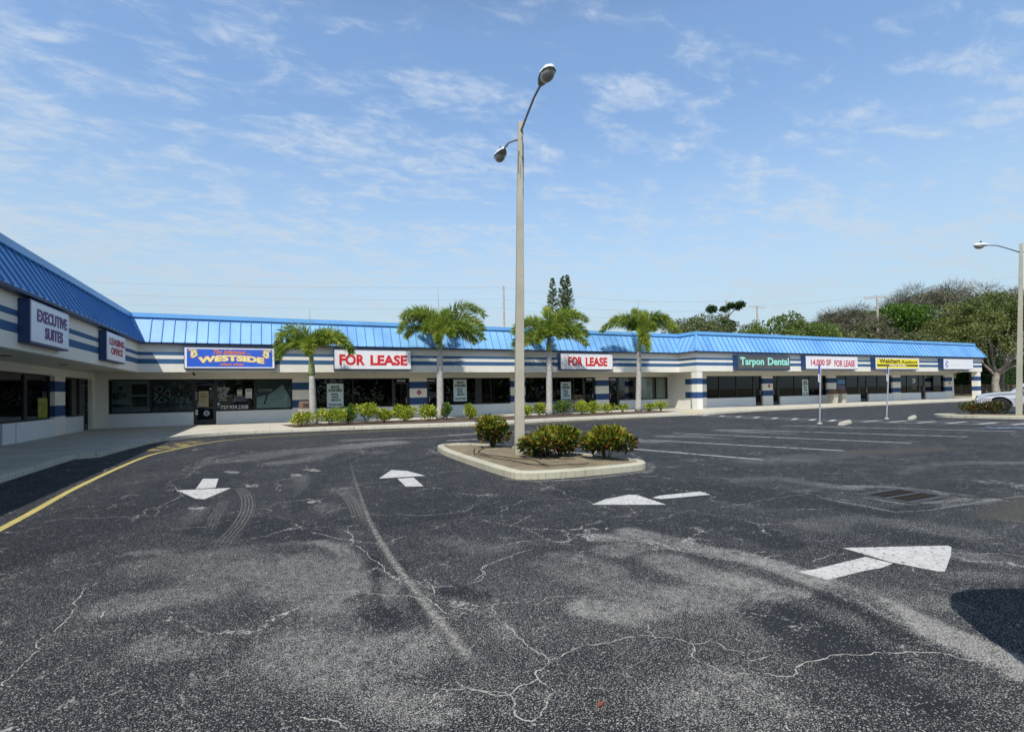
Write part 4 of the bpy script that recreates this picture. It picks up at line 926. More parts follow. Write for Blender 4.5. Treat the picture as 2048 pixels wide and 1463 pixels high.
for i in range(5):
    e0, e1, t0, t1 = eave[i], eave[i + 1], top[i], top[i + 1]
    b = MB(); b.add([(e0[0], e0[1], ZE), (e1[0], e1[1], ZE), (t1[0], t1[1], ZT), (t0[0], t0[1], ZT)], [(0, 1, 2, 3)])
    # drip edge
    nx_, ny_ = nrm[i]
    f0, f1 = offs(EO - .02)[i], offs(EO - .02)[i + 1]; i0, i1 = offs(-.05)[i], offs(-.05)[i + 1]
    b.add([(e0[0], e0[1], ZE), (e1[0], e1[1], ZE), (f1[0], f1[1], ZE - .07), (f0[0], f0[1], ZE - .07)], [(0, 1, 2, 3)], 1)
    b.add([(f0[0], f0[1], ZE - .07), (f1[0], f1[1], ZE - .07), (i1[0], i1[1], ZE - .07), (i0[0], i0[1], ZE - .07)], [(0, 1, 2, 3)], 2)
    # standing seams
    ax = 1 if nx_ else 0
    a0, a1, c0, c1 = e0[ax], e1[ax], t0[ax], t1[ax]; sgn = 1 if a1 > a0 else -1
    lo, hi = min(a0, a1), max(a0, a1); k = 0
    slope = Vector((TI * nx_ - EO * nx_, TI * ny_ - EO * ny_, ZT - ZE)); up = slope.normalized()
    along = Vector((abs(ny_), abs(nx_), 0)); outn = Vector((nx_, ny_, 0)); sn = (outn - up * outn.dot(up)).normalized()
    u = lo + .23
    ca, cb = (c0, c1) if a0 < a1 else (c1, c0)
    while u < hi - .05 or u < max(ca, cb) - .05:
        # v range where the seam lies on the trapezoid
        v0, v1 = 0., 1.
        for (p, q, less) in ((lo, ca, False), (hi, cb, True)):
            # boundary position at v: p+(q-p)v
            f0_ = (p - u) * (-1 if less else 1); f1_ = (q - u) * (-1 if less else 1)   # inside when <=0
            if f0_ > 0 and f1_ > 0: v0, v1 = 1, 0
            elif f0_ > 0: v0 = max(v0, f0_ / (f0_ - f1_))
            elif f1_ > 0: v1 = min(v1, f0_ / (f0_ - f1_))
        if v1 - v0 > .06:
            base = Vector((e0[0], e0[1], ZE)); base[ax] = u
            if ax == 0: base.y = e0[1]
            else: base.x = e0[0]
            A, B = base + slope * v0, base + slope * v1; w = .014; h = .045
            vs = []
            for P_ in (A, B):
                for s_, hh in ((-w, -.01), (w, -.01), (w, h), (-w, h)): vs.append(tuple(P_ + along * s_ + sn * hh))
            b.add(vs, [(0, 1, 2, 3), (4, 7, 6, 5), (0, 4, 5, 1), (1, 5, 6, 2), (2, 6, 7, 3), (3, 7, 4, 0)], 3)
        u += .465
    rf = b.build('mansard_roof', [M['roof'], M['trimblue'], M['trimblue'], M['seam']], PZ)
    # cap board along the top
    k0, k1, m0, m1 = offs(TI + .13)[i], offs(TI + .13)[i + 1], offs(TI - .35)[i], offs(TI - .35)[i + 1]
    b = MB(); z0, z1 = ZT - .035, ZR
    b.add([(k0[0], k0[1], z0), (k1[0], k1[1], z0), (k1[0], k1[1], z1), (k0[0], k0[1], z1), (m0[0], m0[1], z0), (m1[0], m1[1], z0), (m1[0], m1[1], z1), (m0[0], m0[1], z1)],
          [(0, 1, 2, 3), (3, 2, 6, 7), (0, 4, 5, 1), (4, 7, 6, 5)])
    b.build('roof_cap', M['cap'], rf)
# hip covers on the two outer corners
for i in (3, 4):
    b = MB(); A = Vector((eave[i][0], eave[i][1], ZE)); B = Vector((top[i][0], top[i][1], ZT))
    b.tube([A + Vector((0, 0, .02)), B + Vector((0, 0, .03))], .085, 4, square=True); b.build('hip_flashing', M['cap'], PZ)
# fascia walls: slabs under the eaves
fi = offs(-.22)
fo = offs(0)
for i in range(5):
    b = MB(); a0, a1, c0, c1 = fo[i], fo[i + 1], fi[i], fi[i + 1]
    z0, z1 = ZF, ZE - .04
    vs = [(a0[0], a0[1], z0), (a1[0], a1[1], z0), (c1[0], c1[1], z0), (c0[0], c0[1], z0), (a0[0], a0[1], z1), (a1[0], a1[1], z1), (c1[0], c1[1], z1), (c0[0], c0[1], z1)]
    b.add(vs, [(0, 3, 2, 1), (4, 5, 6, 7), (0, 1, 5, 4), (2, 3, 7, 6)] + ([(0, 4, 7, 3)] if i == 0 else []) + ([(1, 2, 6, 5)] if i == 4 else []))
    b.build('fascia', M['fascia'], PZ)
# soffit and flat roof deck, outline = inner side of the fascia, back of the plaza
inn = offs(-.22)
back = [(X3 - .3, 46), (X3 - .3, 47), (-26, 47), (-26, PB)]
for nm, z, mt in (('soffit', ZF + .03, M['soffit']), ('roof_deck', ZE + .3, M['rooftop'])):
    bm = bmesh.new(); pts = inn[:-1] + [(X3 - .22, 46), (-26, 46), (-26, PB)]
    vs = [bm.verts.new((x - 10, y - 35, z)) for x, y in pts]; f = bm.faces.new(vs); f.normal_update(); bmesh.ops.triangulate(bm, faces=[f])
    me = bpy.data.meshes.new(nm); bm.to_mesh(me); bm.free(); me.materials.append(mt); o = bpy.data.objects.new(nm, me); COL.objects.link(o); o.parent = PZ
# soffit down-lights
for x, y in [(-6.6, 10), (-6.6, 14.5), (-6.6, 19), (-6.6, 23.5), (-4.0, 30.1), (.2, 30.1), (5.4, 30.1), (9.8, 30.1), (14, 30.1), (18.5, 30.1), (24, 30.1), (31.5, 28.4), (38, 28.4), (44, 28.4), (50, 28.4), (57, 28.4)]:
    b = MB(); b.lathe([(.13, ZF + .03), (.13, ZF + .012), (.10, ZF + .008)], (x, y, 0), seg=14); b.build('soffit_light', M['bronze'], PZ, fixn=False)
# outer shell behind
b = MB(); b.box(-26, X3 - .87, 45.7, 46, 0, ZE + .3); b.box(X3 - .87, X3 - .57, W2, 46, 0, ZF + .03); b.box(-26, -25.8, PB, 46, 0, ZE + .3); b.build('rear_wall', M['wall'], PZ)
def header(x0, x1, y0, y1): return MB().box(x0, x1, y0, y1, ZH, ZF + .025)
# wall layout helper: axis 'Y' wall facing -Y at y=W; axis 'X' wall facing +X at x=WL
def bx(axis, W, u0, u1, d0, d1, z0, z1, b=None, mi=0):
    """d measured outwards from the wall face (negative = into the building)"""
    b = b or MB()
    if axis == 'Y': b.box(u0, u1, W - d1, W - d0, z0, z1, mi)
    else: b.box(W + d0, W + d1, u0, u1, z0, z1, mi)
    return b
REC = .20
def window(axis, W, u0, u1, z0=ZSILL, z1=ZH, mull=(), fr=.05, thick=(), glass='glass'):
    b = bx(axis, W, u0, u1, -REC - .05, -REC + .05, z1 - fr, z1)
    bx(axis, W, u0, u1, -REC - .05, -REC + .05, z0, z0 + fr, b)
    edges = [u0] + list(mull) + [u1]
    for k, u in enumerate(edges):
        w = fr if k in (0, len(edges) - 1) else fr * 1.0
        a0, a1 = (u, u + w) if k == 0 else ((u - w, u) if k == len(edges) - 1 else (u - w / 2, u + w / 2))
        bx(axis, W, a0, a1, -REC - .049, -REC + .049, z0 + fr, z1 - fr, b)
    for a0, a1 in thick: bx(axis, W, a0, a1, -REC - .045, -REC + .045, z0 + fr, z1 - fr, b)
    o = b.build('window', M['bronze'], PZ)
    for a0, a1 in zip(edges[:-1], edges[1:]):
        bx(axis, W, a0 + fr * .4, a1 - fr * .4, -REC - .006, -REC + .006, z0 + fr * .6, z1 - fr * .6).build('pane', M[glass], o)
    return o
def door(axis, W, u0, u1, hand=1, label=None, glass='glass'):
    b = bx(axis, W, u0, u0 + .07, -REC - .05, -REC + .05, SW, ZH); bx(axis, W, u1 - .07, u1, -REC - .05, -REC + .05, SW, ZH, b)
    bx(axis, W, u0 + .07, u1 - .07, -REC - .05, -REC + .05, ZH - .06, ZH, b); bx(axis, W, u0 + .07, u1 - .07, -REC - .05, -REC + .05, 2.13, 2.2, b)
    bx(axis, W, u0 + .07, u1 - .07, -REC - .04, -REC + .04, SW + .01, SW + .26, b)
    bx(axis, W, u0 + .07, u0 + .15, -REC - .04, -REC + .04, SW + .26, 2.13, b); bx(axis, W, u1 - .15, u1 - .07, -REC - .04, -REC + .04, SW + .26, 2.13, b)
    o = b.build('door', M['bronze'], PZ)
    bx(axis, W, u0 + .15, u1 - .15, -REC - .006, -REC + .006, SW + .26, 2.13).build('pane', M[glass], o)
    bx(axis, W, u0 + .07, u1 - .07, -REC - .006, -REC + .006, 2.2, ZH - .06).build('transom_pane', M[glass], o)
    u = u1 - .22 if hand > 0 else u0 + .18
    h = bx(axis, W, u, u + .025, -REC + .09, -REC + .115, 1.0, 1.3); bx(axis, W, u, u + .025, -REC + .04, -REC + .09, 1.0, 1.03, h); bx(axis, W, u, u + .025, -REC + .04, -REC + .09, 1.27, 1.3, h)
    h.build('handle', M['galv'], o)
    return o
def knee(axis, W, u0, u1, z1=ZSILL):
    b = bx(axis, W, u0, u1, -REC - .08, 0, SW - .02, z1 - .012); b.build('knee_wall', M['knee'], PZ)
def pillar(axis, W, u0, u1, d=.0, back=-.35, z1=ZH):
    bx(axis, W, u0, u1, back, d, SW - .02, z1).build('pillar', M['pillar'], PZ)
def head(axis, W, u0, u1): bx(axis, W, u0, u1, -.35, .0, ZH, ZF + .028).build('header_wall', M['wall'], PZ)
mx = D['mainx']; rx = D['rightx']; ly = D['lefty']
# ---- middle wing, left to right
head('Y', W1, WL, 27.7)
bx('Y', W1, WL, mx[215.5], -.35, 0, SW - .02, ZH).build('wall', M['wall'], PZ)
knee('Y', W1, mx[215.5], mx[388] - .03); window('Y', W1, mx[215.5], mx[388] - .03, mull=[mx[301]], glass='clearglass')
door('Y', W1, mx[388] - .03, mx[432], -1)
knee('Y', W1, mx[432], mx[585]); window('Y', W1, mx[432], mx[585], mull=[mx[509]], glass='clearglass')
pillar('Y', W1, mx[585], mx[615] + .35)
knee('Y', W1, mx[615] + .35, mx[787]); window('Y', W1, mx[615] + .35, mx[787], mull=[4.4]); door('Y', W1, mx[787], mx[820])
pillar('Y', W1, mx[820], mx[854])
door('Y', W1, mx[854], mx[888] - .1, -1); knee('Y', W1, mx[888] - .1, mx[1022]); window('Y', W1, mx[888] - .1, mx[1022], mull=[mx[953] + .15], thick=[(mx[953] - .02, mx[963] + .08)])
pillar('Y', W1, mx[1022], mx[1051])
knee('Y', W1, mx[1051], mx[1169]); window('Y', W1, mx[1051], mx[1169], mull=[17.6, 18.2 + 1.1]); door('Y', W1, mx[1169], mx[1192])
pillar('Y', W1, mx[1192], mx[1218])
door('Y', W1, mx[1218], mx[1240], -1); knee('Y', W1, mx[1240], mx[1338]); wA = window('Y', W1, mx[1240], mx[1338], mull=[25.0, mx[1315]], thick=[(24.55, 25.05)], glass='clearglass')
bx('Y', W1, mx[1338], 27.7, -.35, 0, SW - .02, ZH).build('wall', M['wall'], PZ)
# return wall to the right wing
b = MB(); b.box(27.7, 28.0, W2 + .02, W1 + .3, SW - .02, ZF + .028); b.build('return_wall', M['wall'], PZ)
b = MB(); b.box(27.68, 29.3, W2 - .45, W2 + .02, SW - .02, ZF + .028); b.build('pillar', M['pillar'], PZ)
# ---- corner columns
b = MB(); b.box(X2 + .02, X2 + .52, Y2 + .02, Y2 + .52, SW - .02, ZF + .0); b.build('column', M['pillar'], PZ)
b = MB(); b.box(X3 - .78, X3 - .25, Y2 + .02, Y2 + .52, SW - .02, ZF + .0); b.build('column', M['pillar'], PZ)
# ---- right wing
head('Y', W2, 29.3, 63.06)
knee('Y', W2, rx[1405] - .03, rx[1511]); window('Y', W2, rx[1405] - .03, rx[1511], mull=[31.2, 33.0]); door('Y', W2, rx[1511], rx[1526])
pillar('Y', W2, rx[1526], rx[1546]); door('Y', W2, rx[1546], rx[1559] + .1, -1)
knee('Y', W2, rx[1559] + .1, rx[1655]); window('Y', W2, rx[1559] + .1, rx[1655], mull=[rx[1591] + .1, rx[1622]], thick=[(42.9, 43.2)])
pillar('Y', W2, rx[1655], rx[1673]); knee('Y', W2, rx[1673], rx[1721]); window('Y', W2, rx[1673], rx[1721], mull=[rx[1696]], glass='clearglass')
door('Y', W2, rx[1721], rx[1738]); knee('Y', W2, rx[1738], rx[1786]); window('Y', W2, rx[1738], rx[1786], mull=[rx[1759]], glass='clearglass')
pillar('Y', W2, rx[1786], rx[1802]); knee('Y', W2, rx[1802], rx[1842]); window('Y', W2, rx[1802], rx[1842], mull=[rx[1818]])
door('Y', W2, rx[1842], rx[1852] + .05); knee('Y', W2, rx[1852] + .05, rx[1891]); window('Y', W2, rx[1852] + .05, rx[1891], mull=[rx[1871]])
pillar('Y', W2, rx[1891], 63.06)
# ---- left wing
head('X', WL, PB, 31.2)
bx('X', WL, 30.75, W1 - .001, -.35, 0, SW - .02, ZH).build('wall', M['wall'], PZ)
door('X', WL, 29.5, 30.75); knee('X', WL, 27.18, 29.5); window('X', WL, 27.18, 29.5, mull=[28.4]); pillar('X', WL, 26.05, 27.18)
knee('X', WL, 22.65, 26.05); window('X', WL, 21.75, 26.05, z0=ZSILL, mull=[23.7], thick=[(23.7, 23.95)]); door('X', WL, 20.75, 21.75)
bx('X', WL, 21.75, 22.65, -REC - .08, -.05, SW - .02, ZSILL - .012).build('knee_wall', M['knee'], PZ)
knee('X', WL, 17.2, 20.75); window('X', WL, 17.2, 20.75, mull=[19]); pillar('X', WL, 16.1, 17.2); knee('X', WL, 11.5, 16.1); window('X', WL, 11.5, 16.1, mull=[13.8]); door('X', WL, 10.4, 11.5); pillar('X', WL, 9.3, 10.4)
knee('X', WL, -15, 9.3); window('X', WL, -15, 9.3, mull=[-10, -5, 0, 4.6])
# interiors: dim rooms behind the glass
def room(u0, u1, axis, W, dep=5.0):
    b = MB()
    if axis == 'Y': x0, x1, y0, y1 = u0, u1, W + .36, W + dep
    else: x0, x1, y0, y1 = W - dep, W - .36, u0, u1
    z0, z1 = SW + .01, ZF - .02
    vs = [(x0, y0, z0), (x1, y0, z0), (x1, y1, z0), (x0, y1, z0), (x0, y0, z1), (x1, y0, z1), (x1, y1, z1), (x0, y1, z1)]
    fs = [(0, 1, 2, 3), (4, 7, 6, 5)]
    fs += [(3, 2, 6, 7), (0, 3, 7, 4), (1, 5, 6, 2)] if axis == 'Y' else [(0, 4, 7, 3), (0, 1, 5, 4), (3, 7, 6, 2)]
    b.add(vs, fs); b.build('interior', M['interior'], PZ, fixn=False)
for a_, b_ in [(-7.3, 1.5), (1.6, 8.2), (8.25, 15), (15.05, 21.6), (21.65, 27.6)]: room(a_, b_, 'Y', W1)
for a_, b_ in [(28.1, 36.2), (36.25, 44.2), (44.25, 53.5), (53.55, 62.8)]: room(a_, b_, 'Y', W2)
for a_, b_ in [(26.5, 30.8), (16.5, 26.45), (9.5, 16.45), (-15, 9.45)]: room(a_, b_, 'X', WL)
# window sills shown as thin ledges
# vertical blinds hanging behind some panes
def blinds(u0, u1, W, gap=()):
    b = MB(); u = u0 + .04; k = 0; rg = random.Random(int(u0 * 10))
    while u < u1 - .05:
        if not any(a <= u <= c for a, c in gap):
            an = rg.uniform(-.3, .3) - .45; dx, dy = .055 * math.cos(an), .055 * math.sin(an); y = W + REC + .16
            b.add([(u - dx, y - dy, ZSILL + .06), (u + dx, y + dy, ZSILL + .06), (u + dx, y + dy, ZH - .07), (u - dx, y - dy, ZH - .07)], [(0, 1, 2, 3)])
        u += .092; k += 1
    b.build('vertical_blinds', M['blind'], PZ, fixn=False)
blinds(25.1, 27.6, W1, [(26.4, 26.65)]); blinds(rx[1673], rx[1721], W2); blinds(rx[1738], rx[1786], W2, [(50.1, 50.5), (51.9, 52.1)])
# small fittings
b = MB(); b.box(-3.45, -3.37, W1 - 1.0, W1 - .98, ZF - .05, ZF + .03); b.tube([(-3.41, W1 - 1.0, ZF - .05), (-3.34, W1 - 1.2, ZF - .10)], .045, 10); b.build('security_camera', M['ink'], PZ)
for x, z, W in [(8.25, 1.60, W1), (36.45, 1.65, W2), (62.55, 1.65, W2)]:
    b = MB(); s_ = .17; b.add([(x, W - .012, z + s_), (x + s_, W - .012, z), (x, W - .012, z - s_), (x - s_, W - .012, z), (x, W - .002, z + s_), (x + s_, W - .002, z), (x, W - .002, z - s_), (x - s_, W - .002, z)], [(3, 2, 1, 0), (0, 1, 5, 4), (1, 2, 6, 5), (2, 3, 7, 6), (3, 0, 4, 7)])
    o = b.build('fire_placard', M['darkred'], PZ)
    b = MB(); s_ = .05; b.add([(x, W - .016, z + s_), (x + s_, W - .016, z), (x, W - .016, z - s_), (x - s_, W - .016, z)], [(3, 2, 1, 0)]); b.build('placard_centre', M['offwhite'], o)
b = MB(); b.box(54, 55.2, 33, 34, ZE + .3, ZR + .12); b.build('roof_vent', M['white'], PZ)
# ================================================================ signs on the fascia
def signbox(plane, W, u0, u1, z0, z1, label, face, rim=.07, depth=.30, facemat2=None):
    """sheet metal cabinet with a face panel; returns the thing and the face plane"""
    cu = (u0 + u1) / 2
    base = (cu, W, z0) if plane == 'Y' else (W, cu, z0)
    t = thing('box_sign', label, 'sign', base, world=True)
    def B(d0, d1, a0, a1, b0, b1, b=None):
        b = b or MB()
        if plane == 'Y': b.box(a0, a1, W - d1, W - d0, b0, b1)
        else: b.box(W + d0, W + d1, a0, a1, b0, b1)
        return b
    B(.0, depth - .02, u0 - .03, u1 + .03, z0 - .05, z1 + .04).build('cabinet', M['trimblue'], t, bevel=.008)
    fr = B(depth - .02, depth, u0, u1, z0, z0 + rim * .6); B(depth - .02, depth, u0, u1, z1 - rim * .6, z1, fr)
    B(depth - .02, depth, u0, u0 + rim, z0 + rim * .6, z1 - rim * .6, fr); B(depth - .02, depth, u1 - rim, u1, z0 + rim * .6, z1 - rim * .6, fr)
    fr.build('retainer_frame', M['white'] if face is not M['grey_face'] else M['trimblue'], t)
    B(depth - .03, depth - .005, u0 + rim, u1 - rim, z0 + rim * .6, z1 - rim * .6).build('face', face, t)
    at = W - depth + .005 if plane == 'Y' else W + depth - .005
    return t, at
# left wing
L0 = X0
t, at = signbox('X', L0, 16.42, 19.03, 2.96, 3.95, 'white "EXECUTIVE SUITES" box sign with purple capitals on the left wing', M['white'], .04, .25)
text('lettering', 'EXECUTIVE', (16.78, 18.88, 3.48, 3.80), 'X', at, M['purple'], t, bold=.03)
text('lettering', 'SUITES', (17.28, 18.55, 3.08, 3.39), 'X', at, M['purple'], t, bold=.03)
t, at = signbox('X', L0, 22.98, 25.55, 2.95, 3.93, 'white "LEASING OFFICE" box sign with dark red capitals beside the inner corner', M['white'], .04, .25)
text('lettering', 'LEASING', (23.3, 25.4, 3.50, 3.77), 'X', at, M['darkred'], t, bold=.028)
text('lettering', 'OFFICE', (23.5, 25.15, 3.16, 3.42), 'X', at, M['darkred'], t, bold=.028)
# middle wing
w = D['signs_main']['west']; u0, u1 = w[0][0], w[1][0]; z0, z1 = 2.92, 3.89
t, at = signbox('Y', Y1, u0, u1, z0, z1, 'royal blue skate shop sign with arched cream "WESTSIDE" lettering', M['signblue'], .09, .30)
W_ = u1 - u0; H_ = z1 - z0
def U(a): return u0 + W_ * a
def Z(b): return z0 + H_ * b
text('lettering', 'The Infamous ...', (U(.305), U(.72), Z(.70), Z(.93)), 'Y', at, M['orange'], t, bold=.03, shear=.45, depth=.008)
text('lettering_outline', 'WESTSIDE', (U(.135), U(.885), Z(.335), Z(.665)), 'Y', at, M['orange'], t, bold=.085, arch=H_ * .13, depth=.006)
text('lettering', 'WESTSIDE', (U(.142), U(.878), Z(.345), Z(.655)), 'Y', at, M['cream'], t, bold=.06, arch=H_ * .13, depth=.012)
b = MB()
text('lettering', 'skate shop', (U(.38), U(.645), Z(.09), Z(.27)), 'Y', at, M['orange'], t, bold=.03, shear=.45, depth=.008)
for s, c0_ in ((1, .085), (-1, .915)):
    for grow, mt, dp in ((.010, 'orange', .004), (0, 'cream', .009)):
        b = MB()
        def poly(pp):
            q = [(U(c0_ + s * x), Z(y)) for x, y in pp]; cx = sum(p[0] for p in q) / len(q); cz = sum(p[1] for p in q) / len(q)
            q = [(cx + (p[0] - cx) * (1 + grow * 18), cz + (p[1] - cz) * (1 + grow * 14)) for p in q]
            if s < 0: q = q[::-1]
            b.prism(q, at - dp, at, axis='y')
        poly([(-.050, .84), (-.02, .93), (.03, .90), (.055, .83), (.01, .86), (-.02, .86)])
        poly([(-.02, .88), (.005, .90), (.012, .72), (-.004, .56), (-.024, .58), (-.018, .74)])
        poly([(.005, .88), (.03, .84), (.05, .72), (.052, .66), (.03, .66), (.018, .76)])
        poly([(-.018, .52), (-.012, .58), (.05, .70), (.055, .64), (.01, .50)])
        b.build('skater_emblem', M[mt], t)
w = D['signs_main']['fl1']; u0, u1 = w[0][0], w[1][0]
t, at = signbox('Y', Y1, u0, u1, 2.90, 3.90, 'large white box sign with bright red "FOR LEASE" letters behind the first palm', M['white'], .05, .30)
text('lettering', 'FOR', (u0 + .24, u0 + 1.55, 3.10, 3.68), 'Y', at, M['red'], t, bold=.04); text('lettering', 'LEASE', (u0 + 1.84, u1 - .2, 3.10, 3.66), 'Y', at, M['red'], t, bold=.04)
w = D['signs_main']['fl2']; u0, u1 = w[0][0], w[1][0]
t, at = signbox('Y', Y1, u0, u1, 2.92, 3.90, 'white "FOR LEASE" box sign between the third and fourth palms', M['white'], .05, .36)
text('lettering', 'FOR', (u0 + .55, u0 + 1.62, 3.12, 3.72), 'Y', at, M['red'], t, bold=.04); text('lettering', 'LEASE', (u0 + 1.85, u1 - .42, 3.12, 3.70), 'Y', at, M['red'], t, bold=.04)
# right wing
w = D['signs_right']['dental']; u0, u1 = w[0][0], w[1][0]
t, at = signbox('Y', Y2, u0, u1, 2.86, 3.86, 'dark grey dental office sign with mint green lettering', M['grey_face'], .04, .42)
text('lettering', 'Tarpon', (u0 + .25, u0 + 2.65, 3.02, 3.70), 'Y', at, M['mint'], t, bold=.025); text('lettering', 'Dental', (u0 + 3.05, u1 - .12, 3.17, 3.72), 'Y', at, M['mint'], t, bold=.025)
b = MB()
for x, z, w_ in [(u0 + .22, 3.70, .45), (u0 + .36, 3.17, .22), (u0 + 3.02, 3.17, .2), (u0 + 3.02, 3.68, .2)]: b.box(x, x + w_, at - .011, at - .001, z, z + .035)
b.build('lettering', M['mint'], t)
w = D['signs_right']['k14']; u0, u1 = w[0][0], w[1][0]
t, at = signbox('Y', Y2, u0, u1, 2.92, 3.90, 'long white "14,000 SF FOR LEASE" sign in narrow faded red letters', M['white'], .05, .42)
text('lettering', '14,000 SF', (u0 + .55, u0 + 2.95, 3.10, 3.66), 'Y', at, M['pinkred'], t, bold=.03); text('lettering', 'FOR LEASE', (u0 + 3.35, u1 - .35, 3.10, 3.62), 'Y', at, M['pinkred'], t, bold=.03)
w = D['signs_right']['weich']; u0, u1 = w[0][0], w[1][0]
t, at = signbox('Y', Y2, u0, u1, 2.93, 3.88, 'bright yellow realty sign with black stripe across it', M['yellowface'], .14, .42)
b = MB(); b.box(u0 + .14, u1 - .14, at - .006, at, 3.17, 3.31); b.build('black_stripe', M['ink'], t)
text('lettering', 'Weichert', (u0 + .5, u0 + 3.45, 3.42, 3.80), 'Y', at, M['brownink'], t, bold=.02); text('lettering', '.Realtors', (u0 + 3.55, u1 - .3, 3.42, 3.68), 'Y', at, M['brownink'], t, bold=.01)
text('lettering', 'Weichert Real Estate', (u0 + 1.85, u0 + 4.3, 3.18, 3.31), 'Y', at - .006, M['white'], t, bold=.03)
w = D['signs_right']['last']; u0, u1 = w[0][0], w[1][0]
t, at = signbox('Y', Y2, u0, u1, 2.95, 3.88, 'white sign at the far right end with a small violet emblem', M['white'], .04, .46)
b = MB()
for q in [[(.20, 3.63), (.45, 3.57), (.60, 3.50), (.60, 3.62), (.35, 3.70)], [(.18, 3.53), (.18, 3.24), (.45, 3.38)], [(.22, 3.14), (.58, 3.30), (.60, 3.22), (.48, 3.16), (.25, 3.08)]]:
    b.prism([(u0 + x * 1.15 + .05, z) for x, z in q], at - .01, at, axis='y')
b.build('emblem', M['violet'], t)
text('lettering', 'Compton Life Church', (u0 + 1.05, u1 - .15, 3.22, 3.52), 'Y', at, M['faint'], t, bold=.01, depth=.006)

# ================================================================ things stuck on the glass
WG = W1 + REC - .02; WG2 = W2 + REC - .02
def panel(name, label, cat, rect, plane, at, mat, group=None, th=.008):
    (a, zt), (c, zb) = rect; t = thing(name, label, cat, ((a + c) / 2, at, zb) if plane == 'Y' else (at, (a + c) / 2, zb), group=group, world=True)
    b = MB(); b.box(a, c, at - th, at, zb, zt) if plane == 'Y' else b.box(at, at + th, a, c, zb, zt)
    b.build('board', mat, t); return t
SL = ['pale "SPACE AVAILABLE" window sign just right of the first palm trunk', 'pale "SPACE AVAILABLE" window sign just right of the second palm trunk', 'pale "SPACE AVAILABLE" window sign right of the third palm trunk', 'pale "SPACE AVAILABLE" window sign in the right wing under the long faded red sign']
for k, rc in enumerate(D['space']):
    at = WG if k < 3 else WG2; t = panel('leasing_sign', SL[k], 'sign', rc, 'Y', at, M['poster'], 'space available signs in the shop windows')
    (a, zt), (c, zb) = rc; w_ = c - a; h_ = zt - zb; at -= .008
    for s, f0, f1, b0, b1, bo in [('SPACE', .25, .75, .80, .91, .05), ('AVAILABLE', .08, .92, .66, .78, .05), ('RETAIL', .26, .70, .505, .59, .05), ('OFFICE', .26, .70, .385, .47, .05), ('MEDICAL', .26, .86, .265, .35, .05), ('727-937-5200', .10, .92, .07, .155, .05)]:
        text('lettering', s, (a + w_ * f0, a + w_ * f1, zb + h_ * b0, zb + h_ * b1), 'Y', at, M['ink'], t, bold=bo, depth=.004)
dc = D['dec']
def txt_thing(name, label, cat, s, rect, plane, at, mat, **kw):
    (a, zt), (c, zb) = rect; t = thing(name, label, cat, ((a + c) / 2, at, zb), world=True); text('lettering', s, (a, c, zb, zt), plane, at, mat, t, depth=.004, **kw); return t
txt_thing('window_lettering', 'white phone number lettered along the bottom of the skate shop window', 'lettering', '727.939.2308', dc['phone'], 'Y', WG, M['offwhite'], bold=.01)
t = thing('window_lettering', 'small centred white store hours lettering on the skate shop window', 'lettering', (-2.2, WG, 1.3), world=True)
for i, (s, w_) in enumerate([('Store Hours', .30), ('Monday - Friday', .30), ('12 - 8pm', .17), ('Saturday', .17), ('11am - 9pm', .22), ('Sunday', .15), ('12 - 6 pm', .18)]):
    zc = 2.0 - i * .108; text('lettering', s, (-2.2 - w_, -2.2 + w_, zc - .035, zc + .04), 'Y', WG, M['offwhite'], t, bold=.02, depth=.004)
t = panel('window_notice', 'small grey and tan notice in the skate shop window', 'notice', dc['p1'], 'Y', WG, M['offwhite']); (a, zt), (c, zb) = dc['p1']
b = MB(); b.box(a + .02, c - .02, WG - .011, WG - .008, zb + .02, zb + .14); b.build('print', M['tan'], t); b = MB(); b.box(a + .02, c - .02, WG - .011, WG - .008, zb + .20, zt - .03); b.build('print', M['trimgrey'], t)
t = panel('window_notice', 'taller white notice with dark bars beside the skate poster', 'notice', dc['p2'], 'Y', WG, M['offwhite']); (a, zt), (c, zb) = dc['p2']
for z_, h_ in ((zt - .12, .06), (zt - .2, .015), (zb + .15, .025), (zb + .06, .03)):
    b = MB(); b.box(a + .03, c - .03, WG - .011, WG - .008, z_, z_ + h_); b.build('print', M['ink'], t)
t = panel('door_poster', 'yellowed tan poster on the skate shop door', 'poster', dc['doorposter'], 'Y', WG - .03, M['tan'])
(a, zt), (c, zb) = dc['doorposter']
for z_, h_, i_ in ((zt - .16, .03, .1), (zt - .30, .05, .05), (zt - .42, .012, .08), (zt - .5, .012, .08), (zt - .58, .012, .08)):
    b = MB(); b.box(a + i_, c - i_, WG - .041, WG - .038, z_, z_ + h_); b.build('print', M['brownink'], t)
def disc(label, rect, mat, at, inner=None):
    (a, zt), (c, zb) = rect; r = (c - a) / 2; cx = (a + c) / 2; cz = (zt + zb) / 2
    t = thing('round_sticker', label, 'sticker', (cx, at, cz), world=True); b = MB(); b.lathe([(r, 0), (r, -.004)], (cx, at, cz), 'y', 24); b.build('disc', mat, t)
    b = MB(); b.lathe([(r * .78, -.004), (r * .78, -.007)], (cx, at, cz), 'y', 24); b.build('disc_centre', inner or M['trimgrey'], t)
bl = simple('grey_blue_sticker', (.17, .20, .30), .6, .4, 18)
disc('large grey-blue round sticker low on the skate shop door', dc['round'], M['offwhite'], WG - .03, bl); disc('small white round sticker at the upper right of the skate shop door', dc['r2'], M['offwhite'], WG - .03)
